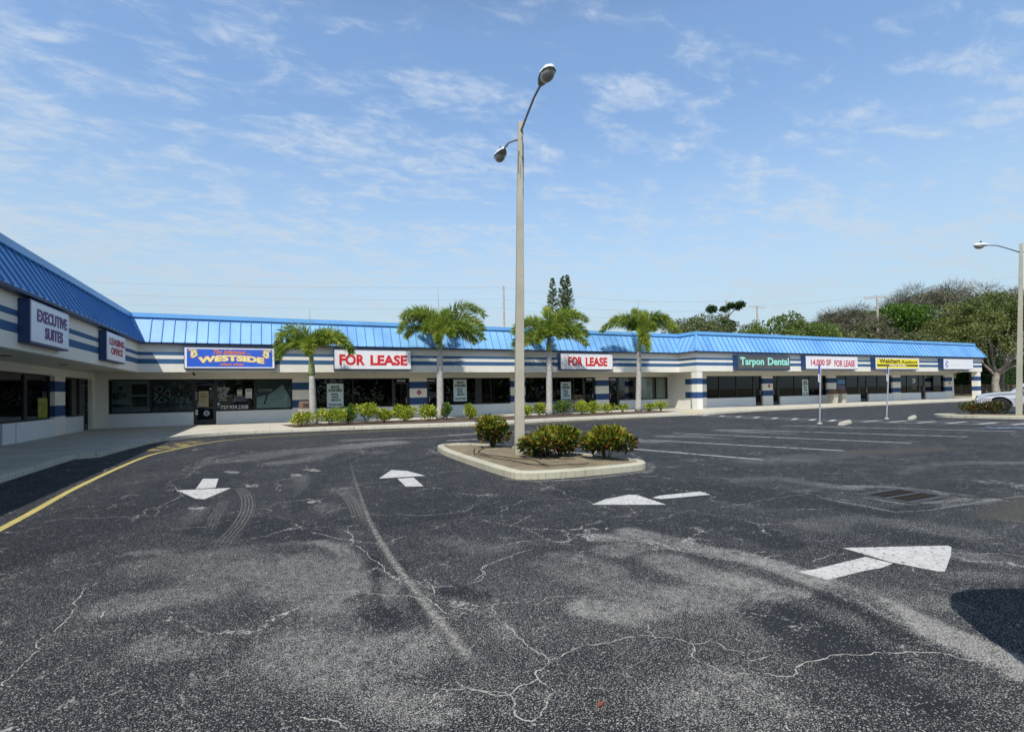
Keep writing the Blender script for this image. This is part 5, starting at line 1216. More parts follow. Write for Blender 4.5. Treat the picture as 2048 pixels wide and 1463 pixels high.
for key, lb, mt in (('tag', 'white rectangular sticker low at the left edge of the skate shop door', 'offwhite'), ('strip', 'column of small stickers at the left edge of the skate shop door', 'trimgrey'), ('cyan', 'small pale teal sticker at the lower left of the skate shop window', 'tealpaper')):
    t = panel('sticker', lb, 'sticker', dc[key], 'Y', WG - .03 if key != 'cyan' else WG, M[mt]); (a, zt), (c, zb) = dc[key]
    if key != 'cyan':
        b = MB(); b.box(a + .03, c - .03, WG - .042, WG - .038, (zb + zt) / 2 - .03, (zb + zt) / 2 + .04); b.build('print', M['ink'], t)
# skate poster: grey board with a pale triangular cloth
t = panel('skate_poster', 'grey "SKATE FREE" poster with a pale triangular cloth in the skate shop', 'poster', [(-.66, 2.44), (1.10, .86)], 'Y', WG + .06, simple('poster_slate', (.09, .11, .125), .5, .35, 1.2))
b = MB(); b.prism([(-.62, .90), (1.06, .90), (1.08, 1.35), (.66, 2.16), (.45, 1.98), (.05, 1.66), (-.62, 1.50)], WG + .042, WG + .051, axis='y'); b.build('cloth', simple('pale_cloth', (.50, .60, .62), .8, .12, 3), t)
text('lettering', 'SKATE FREE', (-.55, .15, 1.78, 1.93), 'Y', WG + .052, M['offwhite'], t, bold=.03, shear=.3, depth=.004)
b = MB(); b.prism([(-.30, 1.10), (-.22, 1.10), (-.05, 1.62), (-.12, 1.66)], WG + .034, WG + .041, axis='y'); b.build('skateboard_print', simple('print_maroon', (.10, .04, .08), .6, .3, 9), t)
# framed picture, left pane
WP = WG + .06
t = panel('framed_poster', 'white-framed dim poster in the leftmost pane of the skate shop', 'poster', [(-7.0, 2.40), (-5.44, .88)], 'Y', WP, simple('poster_frame_grey', (.30, .32, .36), .6, .1, 2))
b = MB(); b.box(-6.18, -5.55, WP - .012, WP - .009, 1.72, 2.24); b.box(-6.18, -5.55, WP - .012, WP - .009, 1.12, 1.62); b.build('print', simple('print_dark', (.035, .025, .022), .6, .3, 3), t)
b = MB(); b.prism([(-6.95, 1.48), (-6.5, 1.5), (-6.35, 1.75), (-6.6, 1.85), (-6.95, 1.8)], WP - .012, WP - .009, axis='y'); b.prism([(-6.72, 1.98), (-6.6, 1.92), (-6.52, 2.06), (-6.6, 2.16), (-6.72, 2.12)], WP - .012, WP - .009, axis='y'); b.prism([(-6.95, 1.12), (-6.25, 1.14), (-6.25, 1.2), (-6.95, 1.28)], WP - .012, WP - .009, axis='y')
b.build('print', simple('print_slate', (.05, .06, .065), .6, .3, 3), t)
# dark collage with the round cross emblem
def collage():
    m, nt, bs = newmat('collage_print'); p = pos(nt)
    f = nn(nt, 'ShaderNodeTexNoise', i_Scale=7., i_Detail=8., i_Roughness=.75, i_Distortion=1.6); nt.links.new(p, f.inputs['Vector'])
    a = maprange(nt, f.outputs['Fac'], .52, .58, 0, 1); sx = nn(nt, 'ShaderNodeSeparateXYZ'); nt.links.new(p, sx.inputs[0])
    a = mth(nt, 'MULTIPLY', a, maprange(nt, sx.outputs[0], -4.9, -4.3))
    c = mixc(nt, a, (.022, .022, .028), (.30, .31, .30)); r_ = maprange(nt, noise(nt, p, 2.2, 3, .6), .60, .63)
    c = mixc(nt, mth(nt, 'MULTIPLY', r_, maprange(nt, sx.outputs[0], -4.6, -4.0)), c, (.22, .015, .02)); nt.links.new(c, bs.inputs['Base Color']); bs.inputs['Roughness'].default_value = .6
    return m
t = panel('graphic_poster', 'black graphic poster with a round red and white cross emblem in the skate shop window', 'poster', [(-5.30, 2.42), (-3.60, .86)], 'Y', WP, collage())
cx, cz, Rr = -4.98, 1.70, .42
wm = simple('emblem_white', (.42, .43, .42), .6, .15, 6); rm = simple('emblem_red', (.20, .02, .025), .6, .25, 6)
for q in range(4):
    a0 = R(90 * q + 12)
    for grow, mt, dp in ((1, wm, .003), (.78, rm if q % 2 == 0 else M['ink'], .006)):
        b = MB(); da = R(33) * grow; ro = Rr * (1 if grow == 1 else .90); ri = .06 if grow == 1 else .13
        pts = [(cx + ri * math.cos(a0), cz + ri * math.sin(a0))] + [(cx + ro * math.cos(a0 + da * s), cz + ro * math.sin(a0 + da * s)) for s in (-1, -.5, 0, .5, 1)]
        pts = [(max(x, -5.28), z) for x, z in pts]; b.prism(pts, WP - .009 - dp, WP - .009, axis='y'); b.build('emblem', mt, t)
# office posters behind the blinds of the right wing, lime poster in the left wing
panel('window_poster', 'blue picture poster in the right wing window above the purple one', 'poster', [(45.2, 2.10), (46.28, 1.74)], 'Y', WG2, simple('poster_blue', (.06, .22, .42), .5, .4, 3))
panel('window_poster', 'purple-grey poster in the right wing window under the blue one', 'poster', [(45.2, 1.63), (46.28, 1.26)], 'Y', WG2, simple('poster_purple', (.09, .08, .16), .5, .3, 4))
panel('window_poster', 'lime green poster at the bottom of the left wing window', 'poster', [(24.95, 1.60), (25.85, .86)], 'X', WL - REC + .02, M['lime'])
t = thing('window_lettering', 'pale emblem with small lines of lettering in the last shop window', 'lettering', (56.8, WG2, 1.3), world=True)
b = MB()
for q in [[(56.35, 2.02), (56.55, 2.2), (56.6, 1.95)], [(56.65, 2.2), (57.0, 2.12), (56.75, 1.9)], [(56.4, 1.78), (56.98, 2.02), (56.98, 1.85), (56.7, 1.72)]]: b.prism(q, WG2 - .006, WG2, axis='y')
b.build('emblem', M['offwhite'], t)
b = MB(); [b.box(56.3, 57.1, WG2 - .006, WG2, z, z + .03) for z in (1.62, 1.42, 1.28, 1.14)]; b.build('lettering', M['trimgrey'], t)
# street numbers over the doors
for x, W, n_ in [(7.2, W1, '39334'), (9.05, W1, '39332'), (20.6, W1, '39324'), (22.6, W1, '39320')]:
    t = thing('door_number', {7.2: 'small white street number above the door right of the first leasing sign', 9.05: 'small white street number above the door behind the second palm', 20.6: 'small white street number above the door right of the third leasing sign', 22.6: 'small white street number above the door left of the fourth palm'}[x], 'number', (x, W + REC - .02, 2.25), group='street numbers above the doors', world=True)
    text('lettering', n_, (x - .26, x + .26, 2.26, 2.38), 'Y', W + REC - .05, M['offwhite'], t, bold=.03, depth=.004)

# ================================================================ sidewalk furniture
def bin_(loc, rz, label):
    t = thing('litter_bin', label, 'bin', loc, rz, group='concrete litter bins with slanted brown hoods on the sidewalk')
    b = MB(); lo, hi = .23, .30
    b.add([(-lo, -lo, 0), (lo, -lo, 0), (lo, lo, 0), (-lo, lo, 0), (-hi, -hi, .78), (hi, -hi, .78), (hi, hi, .78), (-hi, hi, .78)], [(0, 3, 2, 1), (4, 5, 6, 7), (0, 1, 5, 4), (1, 2, 6, 5), (2, 3, 7, 6), (3, 0, 4, 7)])
    b.build('body', M['binconc'], t, bevel=.02)
    b = MB(); b.add([(-.29, -.31, .782), (.29, -.31, .782), (.29, .31, .782), (-.29, .31, .782), (-.27, -.14, 1.13), (.27, -.14, 1.13), (.27, .14, 1.13), (-.27, .14, 1.13)], [(0, 3, 2, 1), (4, 5, 6, 7), (0, 1, 5, 4), (1, 2, 6, 5), (2, 3, 7, 6), (3, 0, 4, 7)])
    b.build('hood', M['redclay'], t, bevel=.01)
    b = MB(); b.add([(-.15, -.292, .86), (.15, -.292, .86), (.15, -.222, 1.02), (-.15, -.222, 1.02)], [(0, 1, 2, 3)]); b.build('flap', M['ink'], t)
    return t
bin_((18.95, 30.35, SW), 0, 'concrete litter bin with brown hood beside the door behind the third palm')
bin_((1.6, 27.6, SW), .1, 'concrete litter bin with brown hood half hidden behind the first palm trunk')
bin_((42.9, 28.5, SW), 0, 'left one of the two litter bins on the right wing sidewalk')
bin_((44.15, 28.6, SW), 0, 'right one of the two litter bins on the right wing sidewalk')
t = thing('metal_bench', 'black metal bench on the sidewalk behind the third palm trunk', 'bench', (16.6, 29.6, SW))
b = MB(); [b.box(-.75, .75, -.22 + k * .09, -.15 + k * .09, .42, .45) for k in range(5)]; b.build('seat', M['blackiron'], t)
b = MB(); [b.box(-.75, .75, .24 + k * .015, .26 + k * .015, .52 + k * .09, .58 + k * .09) for k in range(4)]; b.build('backrest', M['blackiron'], t)
for s in (-.72, .72):
    b = MB(); b.tube([(s, -.2, 0), (s, -.2, .62), (s, .22, .62)], .022, 6); b.tube([(s, .22, 0), (s, .22, .45), (s, .32, .9)], .022, 6); b.build('leg', M['blackiron'], t)
# ================================================================ parking sign posts and wheel stops
sd = Vector((.385, -.92, 0)).normalized()           # direction of the parking lines
def signpost(loc, lean, label):
    t = thing('parking_sign', label, 'sign', loc, math.atan2(sd.y, sd.x), group='accessible parking signs on thin posts seen edge-on')
    L = Vector(lean)
    b = MB(); b.tube([Vector((0, 0, 0)), Vector((0, 0, 2.25)) + L], .030, 8); b.build('post', M['galv'], t)
    b = MB(); b.lathe([(.10, 0), (.10, .02), (.04, .05)], seg=12); b.build('foot', M['binconc'], t)
    q = L * .95
    b = MB(); b.box(q.x - .045, q.x - .035, q.y - .15, q.y + .15, 2.05, 2.42); b.build('blue_plate', M['violet'], t)
    b = MB(); b.box(q.x - .06, q.x - .045, q.y - .15, q.y + .15, 1.70, 2.03); b.build('white_plate', M['white'], t)
    return t
ql = RT * .05
def loc_lean(v, a): c, s = math.cos(-a), math.sin(-a); return (v.x * c - v.y * s, v.x * s + v.y * c, 0)
an = math.atan2(sd.y, sd.x)
signpost((20.37, 14.13, 0), loc_lean(RT * .10, an), 'thin parking sign post standing by the near wheel stop')
signpost((25.34, 14.39, 0), loc_lean(RT * .16, an), 'thin parking sign post standing behind the hatched walkway')
def wheelstop(loc, rz, label):
    t = thing('wheel_stop', label, 'wheel stop', loc, rz, group='concrete wheel stops at the head of the parking bays')
    b = MB(); b.prism([(-.10, 0), (.10, 0), (.07, .11), (.03, .14), (-.03, .14), (-.07, .11)], -.85, .85, axis='x'); 
    b.build('block', M['binconc'], t, bevel=.012)
    b = MB(); b.lathe([(.018, .13), (.018, .15)], (-.6, 0, 0), seg=8); b.lathe([(.018, .13), (.018, .15)], (.6, 0, 0), seg=8); b.build('anchor_pin', M['rust'], t)
wheelstop((20.7, 13.3, 0), math.atan2(sd.x, -sd.y), 'concrete wheel stop in front of the nearer sign post'); wheelstop((26.05, 13.72, 0), math.atan2(sd.x, -sd.y), 'farther concrete wheel stop near the second island')

# ================================================================ light poles
def lamp_head(b_h, b_u, b_l, C, d, L=.66):
    """cobra head starting at C, running along the unit horizontal direction d"""
    s = Vector((-d.y, d.x, 0)); up = Vector((0, 0, 1))
    st = [(0, .045, .05, .035), (.12, .08, .08, .05), (.35, .13, .11, .055), (.60, .155, .12, .055), (.85, .13, .10, .05), (1.0, .05, .05, .03)]
    for bb, top_ in ((b_h, True), (b_u, False)):
        rings = []
        for t_, w_, h_, lo_ in st:
            ring = []
            for k in range(9):
                a = math.pi * k / 8; z = math.sin(a) * (h_ if top_ else -lo_ * .55); ring.append(C + d * (t_ * L) + s * (math.cos(a) * w_) + up * z)
            rings.append(ring)
        base = len(bb.v); bb.v += [tuple(p) for r_ in rings for p in r_]
        for i in range(len(rings) - 1):
            for k in range(8): bb.f.append([base + i * 9 + k, base + i * 9 + k + 1, base + (i + 1) * 9 + k + 1, base + (i + 1) * 9 + k]); bb.m.append(0)
        for e in (0, len(rings) - 1): bb.f.append([base + e * 9 + k for k in range(9)]); bb.m.append(0)
    # drop lens
    for i in range(6):
        a = i / 5 * math.pi / 2; r_, h_ = .135 * math.cos(a * .98), .12 * math.sin(a)
        for k in range(14):
            q = 2 * math.pi * k / 14; b_l.v.append(tuple(C + d * (L * .64 + r_ * 1.45 * math.cos(q)) + s * (r_ * math.sin(q)) + up * (-.025 - h_)))
    nb = len(b_l.v) - 84
    for i in range(5):
        for k in range(14): b_l.f.append([nb + i * 14 + k, nb + i * 14 + (k + 1) % 14, nb + (i + 1) * 14 + (k + 1) % 14, nb + (i + 1) * 14 + k]); b_l.m.append(0)
    b_l.f.append([nb + 70 + k for k in range(14)]); b_l.m.append(0)
def lightpole(loc, rz, H, label, dirs, broken=False, lean=0.):
    t = thing('light_pole', label, 'light pole', loc, group='concrete parking lot light poles')
    b = MB(); c, s = math.cos(rz), math.sin(rz)
    def sq(h, z, ln=0): return [(c * x - s * y + ln + RT.x * lean * z / H, s * x + c * y + RT.y * lean * z / H, z) for x, y in ((-h, -h), (h, -h), (h, h), (-h, h))]
    zs = [(-.1, .108, 0), (2, .098, 0), (4, .084, .012), (6, .068, .02), (H, .056, .03)]
    vs = sum([sq(h, z, l) for z, h, l in zs], []); fs = [(0, 3, 2, 1)]
    for i in range(len(zs) - 1):
        for k in range(4): fs.append((4 * i + k, 4 * i + (k + 1) % 4, 4 * i + 4 + (k + 1) % 4, 4 * i + 4 + k))
    fs.append(tuple(4 * (len(zs) - 1) + k for k in range(4))); b.add(vs, fs); b.build('shaft', M['poleconc'], t, bevel=.012)
    b = MB(); f0 = Vector((s, -c, 0)) * 0.104
    b.add([(c * x - s * -.1035, s * x + c * -.1035, z) for x, z in ((-.045, .42), (.045, .42), (.045, .62), (-.045, .62))], [(0, 1, 2, 3)]); b.build('access_cover', simple('cover_grey', (.33, .33, .27), .7, .1, 5), t)
    for d, z0, rise, Lh in dirs:
        d = d.normalized(); T0 = Vector((.03, 0, z0)) + RT * lean * z0 / H
        pts = [T0 + d * .03, T0 + d * .5 + Vector((0, 0, rise * .5)), T0 + d * .95 + Vector((0, 0, rise * .92)), T0 + d * 1.25 + Vector((0, 0, rise)), T0 + d * 1.38 + Vector((0, 0, rise))]
        b = MB(); b.tube(pts, .026, 8); arm = b.build('arm', M['arm'], t, smooth=True)
        h, u, l = MB(), MB(), MB(); lamp_head(h, u, l, pts[-1] - d * .04, d, Lh)
        hd = h.build('lamp_head', M['lampwhite'], t, smooth=True); u.build('underside', M['lampgrey'], hd, smooth=True); l.build('lens', M['lens'], hd, smooth=True)
        b = MB(); q = pts[-1] + d * (Lh * .45) + Vector((0, 0, .12)); b.lathe([(.035, 0), (.035, .06), (.02, .075)], q, seg=10); b.build('photocell', M['ink'], hd)
    if broken:
        b = MB(); fx_ = lambda x, z: (c * x - s * (-.071) + RT.x * lean * z / H, s * x + c * (-.071) + RT.y * lean * z / H, z)
        for q in [[(.03, 6.95), (.055, 6.9), (.06, 6.6), (.035, 6.62)], [(.02, 6.62), (.06, 6.6), (.058, 6.1), (.04, 5.9), (.045, 6.3)], [(.035, 5.95), (.05, 5.9), (.045, 5.6)], [(-.06, 6.75), (-.05, 6.7), (-.055, 6.3), (-.065, 6.2)], [(.012, 7.1), (.03, 7.05), (.03, 6.95), (.015, 6.98)]]:
            b.add([fx_(x + .03, z) for x, z in q], [tuple(range(len(q)))])
        b.build('rust_crack', M['rust'], t, fixn=False)
        b = MB(); b.tube([(c * .05 + .03, s * .05 - .09, 6.75), (.11, -.10, 6.55), (.08, -.12, 6.3), (.11, -.09, 6.0)], .008, 5); b.build('loose_wire', M['wire'], t)
    return t
dA = (RT * .50 - FW * 1.7); dB = -dA
lightpole(D['pole1'] + (.12,), -YAW + .10, 7.42, 'tall concrete light pole with two lamp heads rising from the croton island', [(dA, 7.2, .28, .64), (dB, 7.05, .38, .64)], True, .13)
lightpole(D['pole2'] + (.12,), .35, 7.45, 'concrete light pole on the far island at the right edge of the photo', [(-RT * 1.0 + FW * .05, 7.05, .36, .62), (RT, 7.05, .36, .62)], False, .34)

# ================================================================ palms
def frond(az, el, L, bend, rng, npl=58, per=10, ll=.56, twist=0):
    """one bottlebrush frond from the origin: (rachis points, leaflet quads)"""
    n = 14; pts = [np.zeros(3)]; d2 = np.array([math.cos(az), math.sin(az), 0])
    for i in range(n):
        u = (i + .5) / n; e = R(el) - R(bend) * u ** 1.25; a2 = twist * u
        dd = np.array([math.cos(az + a2), math.sin(az + a2), 0]); pts.append(pts[-1] + (dd * math.cos(e) + np.array([0, 0, math.sin(e)])) * L / n)
    P = np.array(pts); C = []; Dr = []; LL = []
    for k in range(npl):
        u = .14 + .86 * k / (npl - 1); x = u * n; i = min(int(x), n - 1); c = P[i] + (P[i + 1] - P[i]) * (x - i); t = P[i + 1] - P[i]; t = t / np.linalg.norm(t)
        for q in range(per):
            v = rng.normal(size=3); v -= t * v.dot(t); v /= np.linalg.norm(v)
            dr = t * rng.uniform(.45, .85) + v * .9 + np.array([0, 0, -.28]); dr /= np.linalg.norm(dr)
            C.append(c); Dr.append(dr); LL.append(ll * (.55 + .45 * math.sin(math.pi * min(1, u * .9 + .12))) * rng.uniform(.75, 1.15))
    return P, np.array(C), np.array(Dr), np.array(LL)
def palm(base, top, label, fronds, seed, rtrunk=.16, z_shaft=.72, spear=1.6, sprout=False):
    rng = np.random.default_rng(seed); t = thing('palm_tree', label, 'palm tree', (base[0], base[1], SW), group='foxtail palms in the planting bed')
    H = top[2] - SW; ox, oy = top[0] - base[0], top[1] - base[1]; hs = H * z_shaft
    b = MB(); n = 16
    b.tube([(ox * (i / n) * z_shaft, oy * (i / n) * z_shaft, hs * i / n - (.05 if i == 0 else 0)) for i in range(n + 1)],
           [rtrunk * (1.38 - .3 * (i / n) * 1.6 if i < 3 else 1.0 + .12 * math.sin(i / n * 3.1) - .22 * (i / n)) for i in range(n + 1)], 14)
    b.build('trunk', M['palmbark'], t, smooth=True)
    b = MB(); m = 8; b.tube([(ox * (z_shaft + (1 - z_shaft) * i / m), oy * (z_shaft + (1 - z_shaft) * i / m), hs + (H - hs) * i / m) for i in range(m + 1)], [rtrunk * (.80, .98, .95, .85, .74, .64, .56, .50, .42)[i] for i in range(m + 1)], 12)
    b.build('crownshaft', M['crownshaft'], t, smooth=True)
    C0 = np.array([ox, oy, H - .12])
    b = MB(); b.tube([tuple(C0 + [0, 0, .0]), tuple(C0 + [-.02, 0, spear * .6]), tuple(C0 + [-.06, 0, spear])], [.035, .014, .004], 6); b.build('spear_leaf', M['crownshaft'], t)
    for az, el, L, bend in fronds:
        # az in the picture plane: 0 right, 180 left, 90 away, 270 towards the viewer
        a = math.atan2(RT.y, RT.x) + R(az); P, C, Dr, LL = frond(a, el, L, bend, rng)
        b = MB(); b.tube([tuple(p + C0) for p in P], [.030 - .025 * i / (len(P) - 1) for i in range(len(P))], 5); fr = b.build('frond', M['crownshaft'], t)
        quads('leaflets', leaves(C + C0, Dr, LL, .040, rng), M['palm'], fr)
    if sprout:
        b = MB(); b.tube([(ox * .6, oy * .6, hs * .96), (ox - .35, oy - .1, hs * 1.04), (ox - .55, oy - .1, hs * 1.08)], [.03, .02, .008], 5); b.build('leaf_stub', M['crownbrown'], t)
pb, pt = [], []
for (x_, y_), (tx, ty, tz), yn in zip(D['palmbase'], D['palmz'], (27.0, 27.1, 27.1, 27.3)):
    s_ = yn / y_; pb.append((x_ * s_, y_ * s_)); pt.append((tx * s_, ty * s_, 1.5 + (tz - 1.5) * s_))
palm(pb[0], pt[0], 'leftmost palm, smallest of the row, with drooping bright fronds', [(180, 86, 2.7, 185), (178, 46, 2.15, 135), (2, 50, 2.4, 125), (12, 70, 1.9, 115), (330, 60, 1.7, 105), (60, 66, 1.7, 90), (285, 40, 1.4, 120), (165, 66, 1.5, 110)], 1, .16, .62, 2.0)
palm(pb[1], pt[1], 'second palm from the left with a dense dark crown reaching above the roof', [(180, 74, 3.0, 155), (172, 54, 2.3, 125), (0, 82, 3.4, 135), (3, 64, 3.0, 130), (352, 42, 2.8, 110), (5, 22, 2.1, 75), (300, 50, 2.0, 125), (250, 55, 1.9, 125), (80, 76, 2.6, 90), (120, 70, 2.4, 105), (30, 58, 2.3, 115), (200, 80, 2.7, 125), (275, 25, 1.8, 95), (150, 84, 2.6, 110)], 2, .18, .80, 2.6, True)
palm(pb[2], pt[2], 'third palm from the left with the widest crown, right of the tall light pole', [(180, 70, 2.8, 138), (172, 38, 2.5, 110), (190, 14, 2.2, 75), (0, 80, 3.1, 128), (5, 56, 2.8, 120), (352, 28, 2.5, 90), (350, 58, 2.1, 120), (290, 50, 1.9, 120), (240, 35, 1.8, 110), (90, 84, 2.8, 80), (20, 86, 2.9, 115), (140, 74, 2.5, 105), (268, 65, 1.9, 135)], 3, .18, .80, 2.6)
palm(pb[3], pt[3], 'rightmost palm with widely spread fronds, one hanging straight down its trunk', [(180, 54, 2.9, 108), (176, 78, 2.4, 115), (0, 46, 2.9, 95), (6, 68, 2.8, 112), (340, 82, 2.5, 125), (275, 6, 2.1, 95), (265, 40, 2.0, 150), (90, 82, 2.4, 70), (60, 84, 2.4, 90), (210, 78, 2.1, 115), (300, 62, 1.6, 120)], 4, .17, .76, 2.3)

# ================================================================ shrubs and crotons
def shrub(loc, w, h, label, seed, mat, name='shrub', cat='shrub', group=None, n=420, leaf=.075, lw=.045, bloom=0, up=.35, base=.06, flat=.0, topmat=None, bare=.25, stems=7):
    rng = np.random.default_rng(seed); rs = random.Random(seed); t = thing(name, label, cat, loc, group=group)
    b = MB()
    tips = []
    for k in range(stems):
        a = rs.uniform(0, 6.28); r = rs.uniform(.3, .8) * w / 2; e = Vector((math.cos(a) * r, math.sin(a) * r, h * rs.uniform(.55, .85))); m = Vector((e.x * .35, e.y * .35, e.z * .45)); b.tube([(e.x * .08, e.y * .08, -.02), m, e], [.012, .009, .004], 5); tips.append(e)
    b.build('stems', M['stem'], t, fixn=False)
    # lumpy crown: several overlapping sub-clumps
    K = 9; cl = np.array([[rs.uniform(-.30, .30) * w, rs.uniform(-.30, .30) * w, h * rs.uniform(bare + .22, .74)] for _ in range(K)]); rad = np.array([[rs.uniform(.20, .30) * w, rs.uniform(.20, .30) * w, h * rs.uniform(.2, .30)] for _ in range(K)])
    ki = rng.integers(0, K, n); u = unit(rng, n); rr_ = rng.uniform(.45, 1.0, n)[:, None] ** .6
    C = cl[ki] + u * rad[ki] * rr_; C[:, 2] = np.maximum(C[:, 2], h * bare * .7)
    if flat: C[:, 2] = np.minimum(C[:, 2], h * flat + rng.uniform(0, .05, n))
    Dr = u * .8 + rng.normal(size=(n, 3)) * .35 + np.array([0, 0, up]); Dr /= np.linalg.norm(Dr, axis=1, keepdims=True)
    LL = leaf * rng.uniform(.6, 1.25, n); Q = leaves(C, Dr, LL, lw * rng.uniform(.7, 1.2, n), rng)
    if topmat is None: quads('foliage', Q, mat, t)
    else:
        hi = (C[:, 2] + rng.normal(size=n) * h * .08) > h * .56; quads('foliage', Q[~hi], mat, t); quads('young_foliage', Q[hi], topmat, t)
    if bloom:
        b = MB()
        for _ in range(bloom):
            k = rs.randrange(K); v = unit(rng, 1)[0]; v[2] = abs(v[2]) * .6; v[:2] += [-.2 * FW.x, -.4]; p = cl[k] + v * rad[k] * 1.05; b.lathe([(.012, -.03), (.034, -.012), (.036, .012), (.014, .03)], tuple(p), seg=7)
        b.build('blossoms', M['flower'], t, fixn=False)
    return t
SHR = [(.85, .62, 12, 'pale-flowered low shrub left of the first palm trunk'), (1.15, .85, 5, 'wide bright shrub just right of the first palm trunk'), (.55, .95, 0, 'narrow upright dark green shrub second right of the first palm'),
       (.95, .95, 14, 'tall shrub full of pale yellow blossoms in front of the first leasing window'), (.8, .70, 3, 'loose lime shrub left of the first shop door'), (1.05, .85, 0, 'round bright shrub in front of the door and placard pillar'),
       (.85, .85, 12, 'shrub with yellow fruit-like blossoms left of the second palm trunk'), (.45, .85, 0, 'dark narrow shrub tucked right of the second palm trunk'), (.72, .78, 0, 'small bright bush standing alone beneath the second leasing sign'),
       (.5, .65, 0, 'lime shrub just right of the tall light pole'), (.62, .75, 0, 'bright shrub left of the third palm trunk'), (.85, .85, 0, 'full dark-cored shrub right of the third palm trunk'), (.85, .9, 0, 'tall lime shrub in front of the sidewalk litter bin'),
       (.65, .75, 0, 'yellow-green shrub left of the banded pillar'), (.8, .6, 0, 'low spreading shrub below the banded pillar'), (.6, .55, 0, 'thin low shrub left of the fourth palm trunk'), (.62, .55, 0, 'sparse upright shrub right of the fourth palm trunk'), (.8, .62, 0, 'sparse yellow shrub at the right end of the planting bed')]
SP = [(1.15, 24.42), (2.35, 24.3), (3.05, 24.2), (3.85, 24.1), (4.7, 24.05), (5.75, 23.9), (6.85, 23.8), (7.85, 23.75), (8.95, 23.65), (12.2, 23.75), (13.0, 23.9), (14.75, 24.1), (16.0, 24.2), (16.85, 24.3), (17.75, 24.35), (18.95, 24.5), (21.0, 24.9), (22.0, 25.2)]
for k, ((x, y), (w_, h_, bl_, lb)) in enumerate(zip(SP, SHR)):
    # slide along the line of sight to the bed, keeping the picture position
    ox_, oy_ = D['shrubs'][k]; s_ = (25.9 + .05 * k) / oy_; 
    sparse = k >= 14
    shrub((ox_ * s_, oy_ * s_, SW), w_ * 1.22, h_ * 1.05, lb, 40 + k, M['shrubdark'] if k in (2, 7, 11) else M['shrub'], group='flowering shrubs in the planting bed', n=int((1300 if not sparse else 480) * w_ * h_ + 200), leaf=.115, lw=.065, bloom=bl_, up=.6, bare=.10 if not sparse else .2, stems=8 if not sparse else 12)
cr = D['croton']; CG = 'croton bushes on the planter island'
def cbush(p, w_, h_, lb, seed, n, nm='croton_bush', g=CG, top='crotontop', bare=.30, z=.115):
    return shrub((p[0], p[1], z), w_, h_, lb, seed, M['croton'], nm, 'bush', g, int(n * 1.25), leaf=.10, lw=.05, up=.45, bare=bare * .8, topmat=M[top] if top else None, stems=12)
cbush((cr[0][0], cr[0][1] - .1), .95, .90, 'rounded croton bush left of the light pole with yellow-green top', 71, 2600, bare=.22)
cbush((cr[1][0] + .02, cr[1][1] - .05), 1.18, .66, 'widest croton bush in the middle of the island beside the pole base', 72, 3600, bare=.25)
cbush((cr[1][0] + .30, cr[1][1] - .20), .66, .62, 'smaller croton bush merged with the right side of the middle bush', 75, 1300, bare=.25)
cbush((cr[2][0] + .03, cr[2][1] + .0), .98, .68, 'croton bush at the right end of the island with orange leaves on its left', 73, 2900, bare=.28)
b2 = D['bush2']
cbush(b2[0], .95, .62, 'dark croton bush at the left end of the far island', 81, 900, top=None, g='croton bushes on the far island')
cbush(b2[1], 1.05, .60, 'dark croton bush in front of the front wheel of the silver pickup', 82, 1000, top=None, g='croton bushes on the far island')
cbush((b2[2][0] + .35, b2[2][1] - .5), 1.0, .75, 'small croton bush just right of the far light pole', 83, 600, top=None, g='croton bushes on the far island')
# fallen leaves on the asphalt
rs = random.Random(9)
for k, (x, y, lb) in enumerate([(-1.75, 14.2, 'dead brown leaf lying left of the first arrow'), (3.62, 10.6, 'reddish fallen leaf left of the planter island'), (1.42, 2.12, 'small red leaf on the asphalt at the bottom of the photo')]):
    b = MB(); b.add([(-.07, 0, .006), (0, -.028, .02), (.08, .005, .008), (0, .03, .022)], [(0, 1, 2, 3)]); o = b.build('fallen_leaf', simple('dead_leaf', (.22, .07, .04), .8, .3, 20), fixn=False); o.location = (x, y, .004); o.rotation_euler = (0, 0, rs.uniform(0, 3)); tag(o, lb, 'leaf', 'fallen leaves on the asphalt')
    o.scale = (.9, .9, .9) if k < 2 else (.5, .5, .5)
# ================================================================ trees beyond the plaza
def branch(b, p, d, L, r, depth, rs, spread=.6, out=None, up=.1):
    n = 4; pts = [p]; q = d.copy(); rad = [r]
    for i in range(n):
        q = (q + Vector((rs.uniform(-1, 1), rs.uniform(-1, 1), rs.uniform(-1, 1))) * .16 + Vector((0, 0, up * .2))).normalized(); pts.append(pts[-1] + q * L / n); rad.append(r * (1 - .42 * (i + 1) / n))
    b.tube(pts, rad, 6 if r > .05 else 4, cap=False)
    if out is not None: out.append((pts[-1], q, r))
    if depth > 0:
        for k in range(rs.choice((2, 3, 3)) if depth > 1 else 3):
            ax = Vector((rs.uniform(-1, 1), rs.uniform(-1, 1), rs.uniform(-.5, 1))).normalized(); nd = (q + ax * spread).normalized()
            branch(b, pts[-1 if k < 2 else -2], nd, L * rs.uniform(.62, .82), r * .56, depth - 1, rs, spread, out, up)
def crown_pts(rng, blobs, n, shell=.55):
    B = np.array(blobs); w = (B[:, 3] * B[:, 4] * B[:, 5]) ** (2 / 3); ki = rng.choice(len(B), n, p=w / w.sum()); u = unit(rng, n)
    r = rng.uniform(shell, 1.0, n)[:, None] ** .8; return B[ki, :3] + u * B[ki, 3:6] * r, u
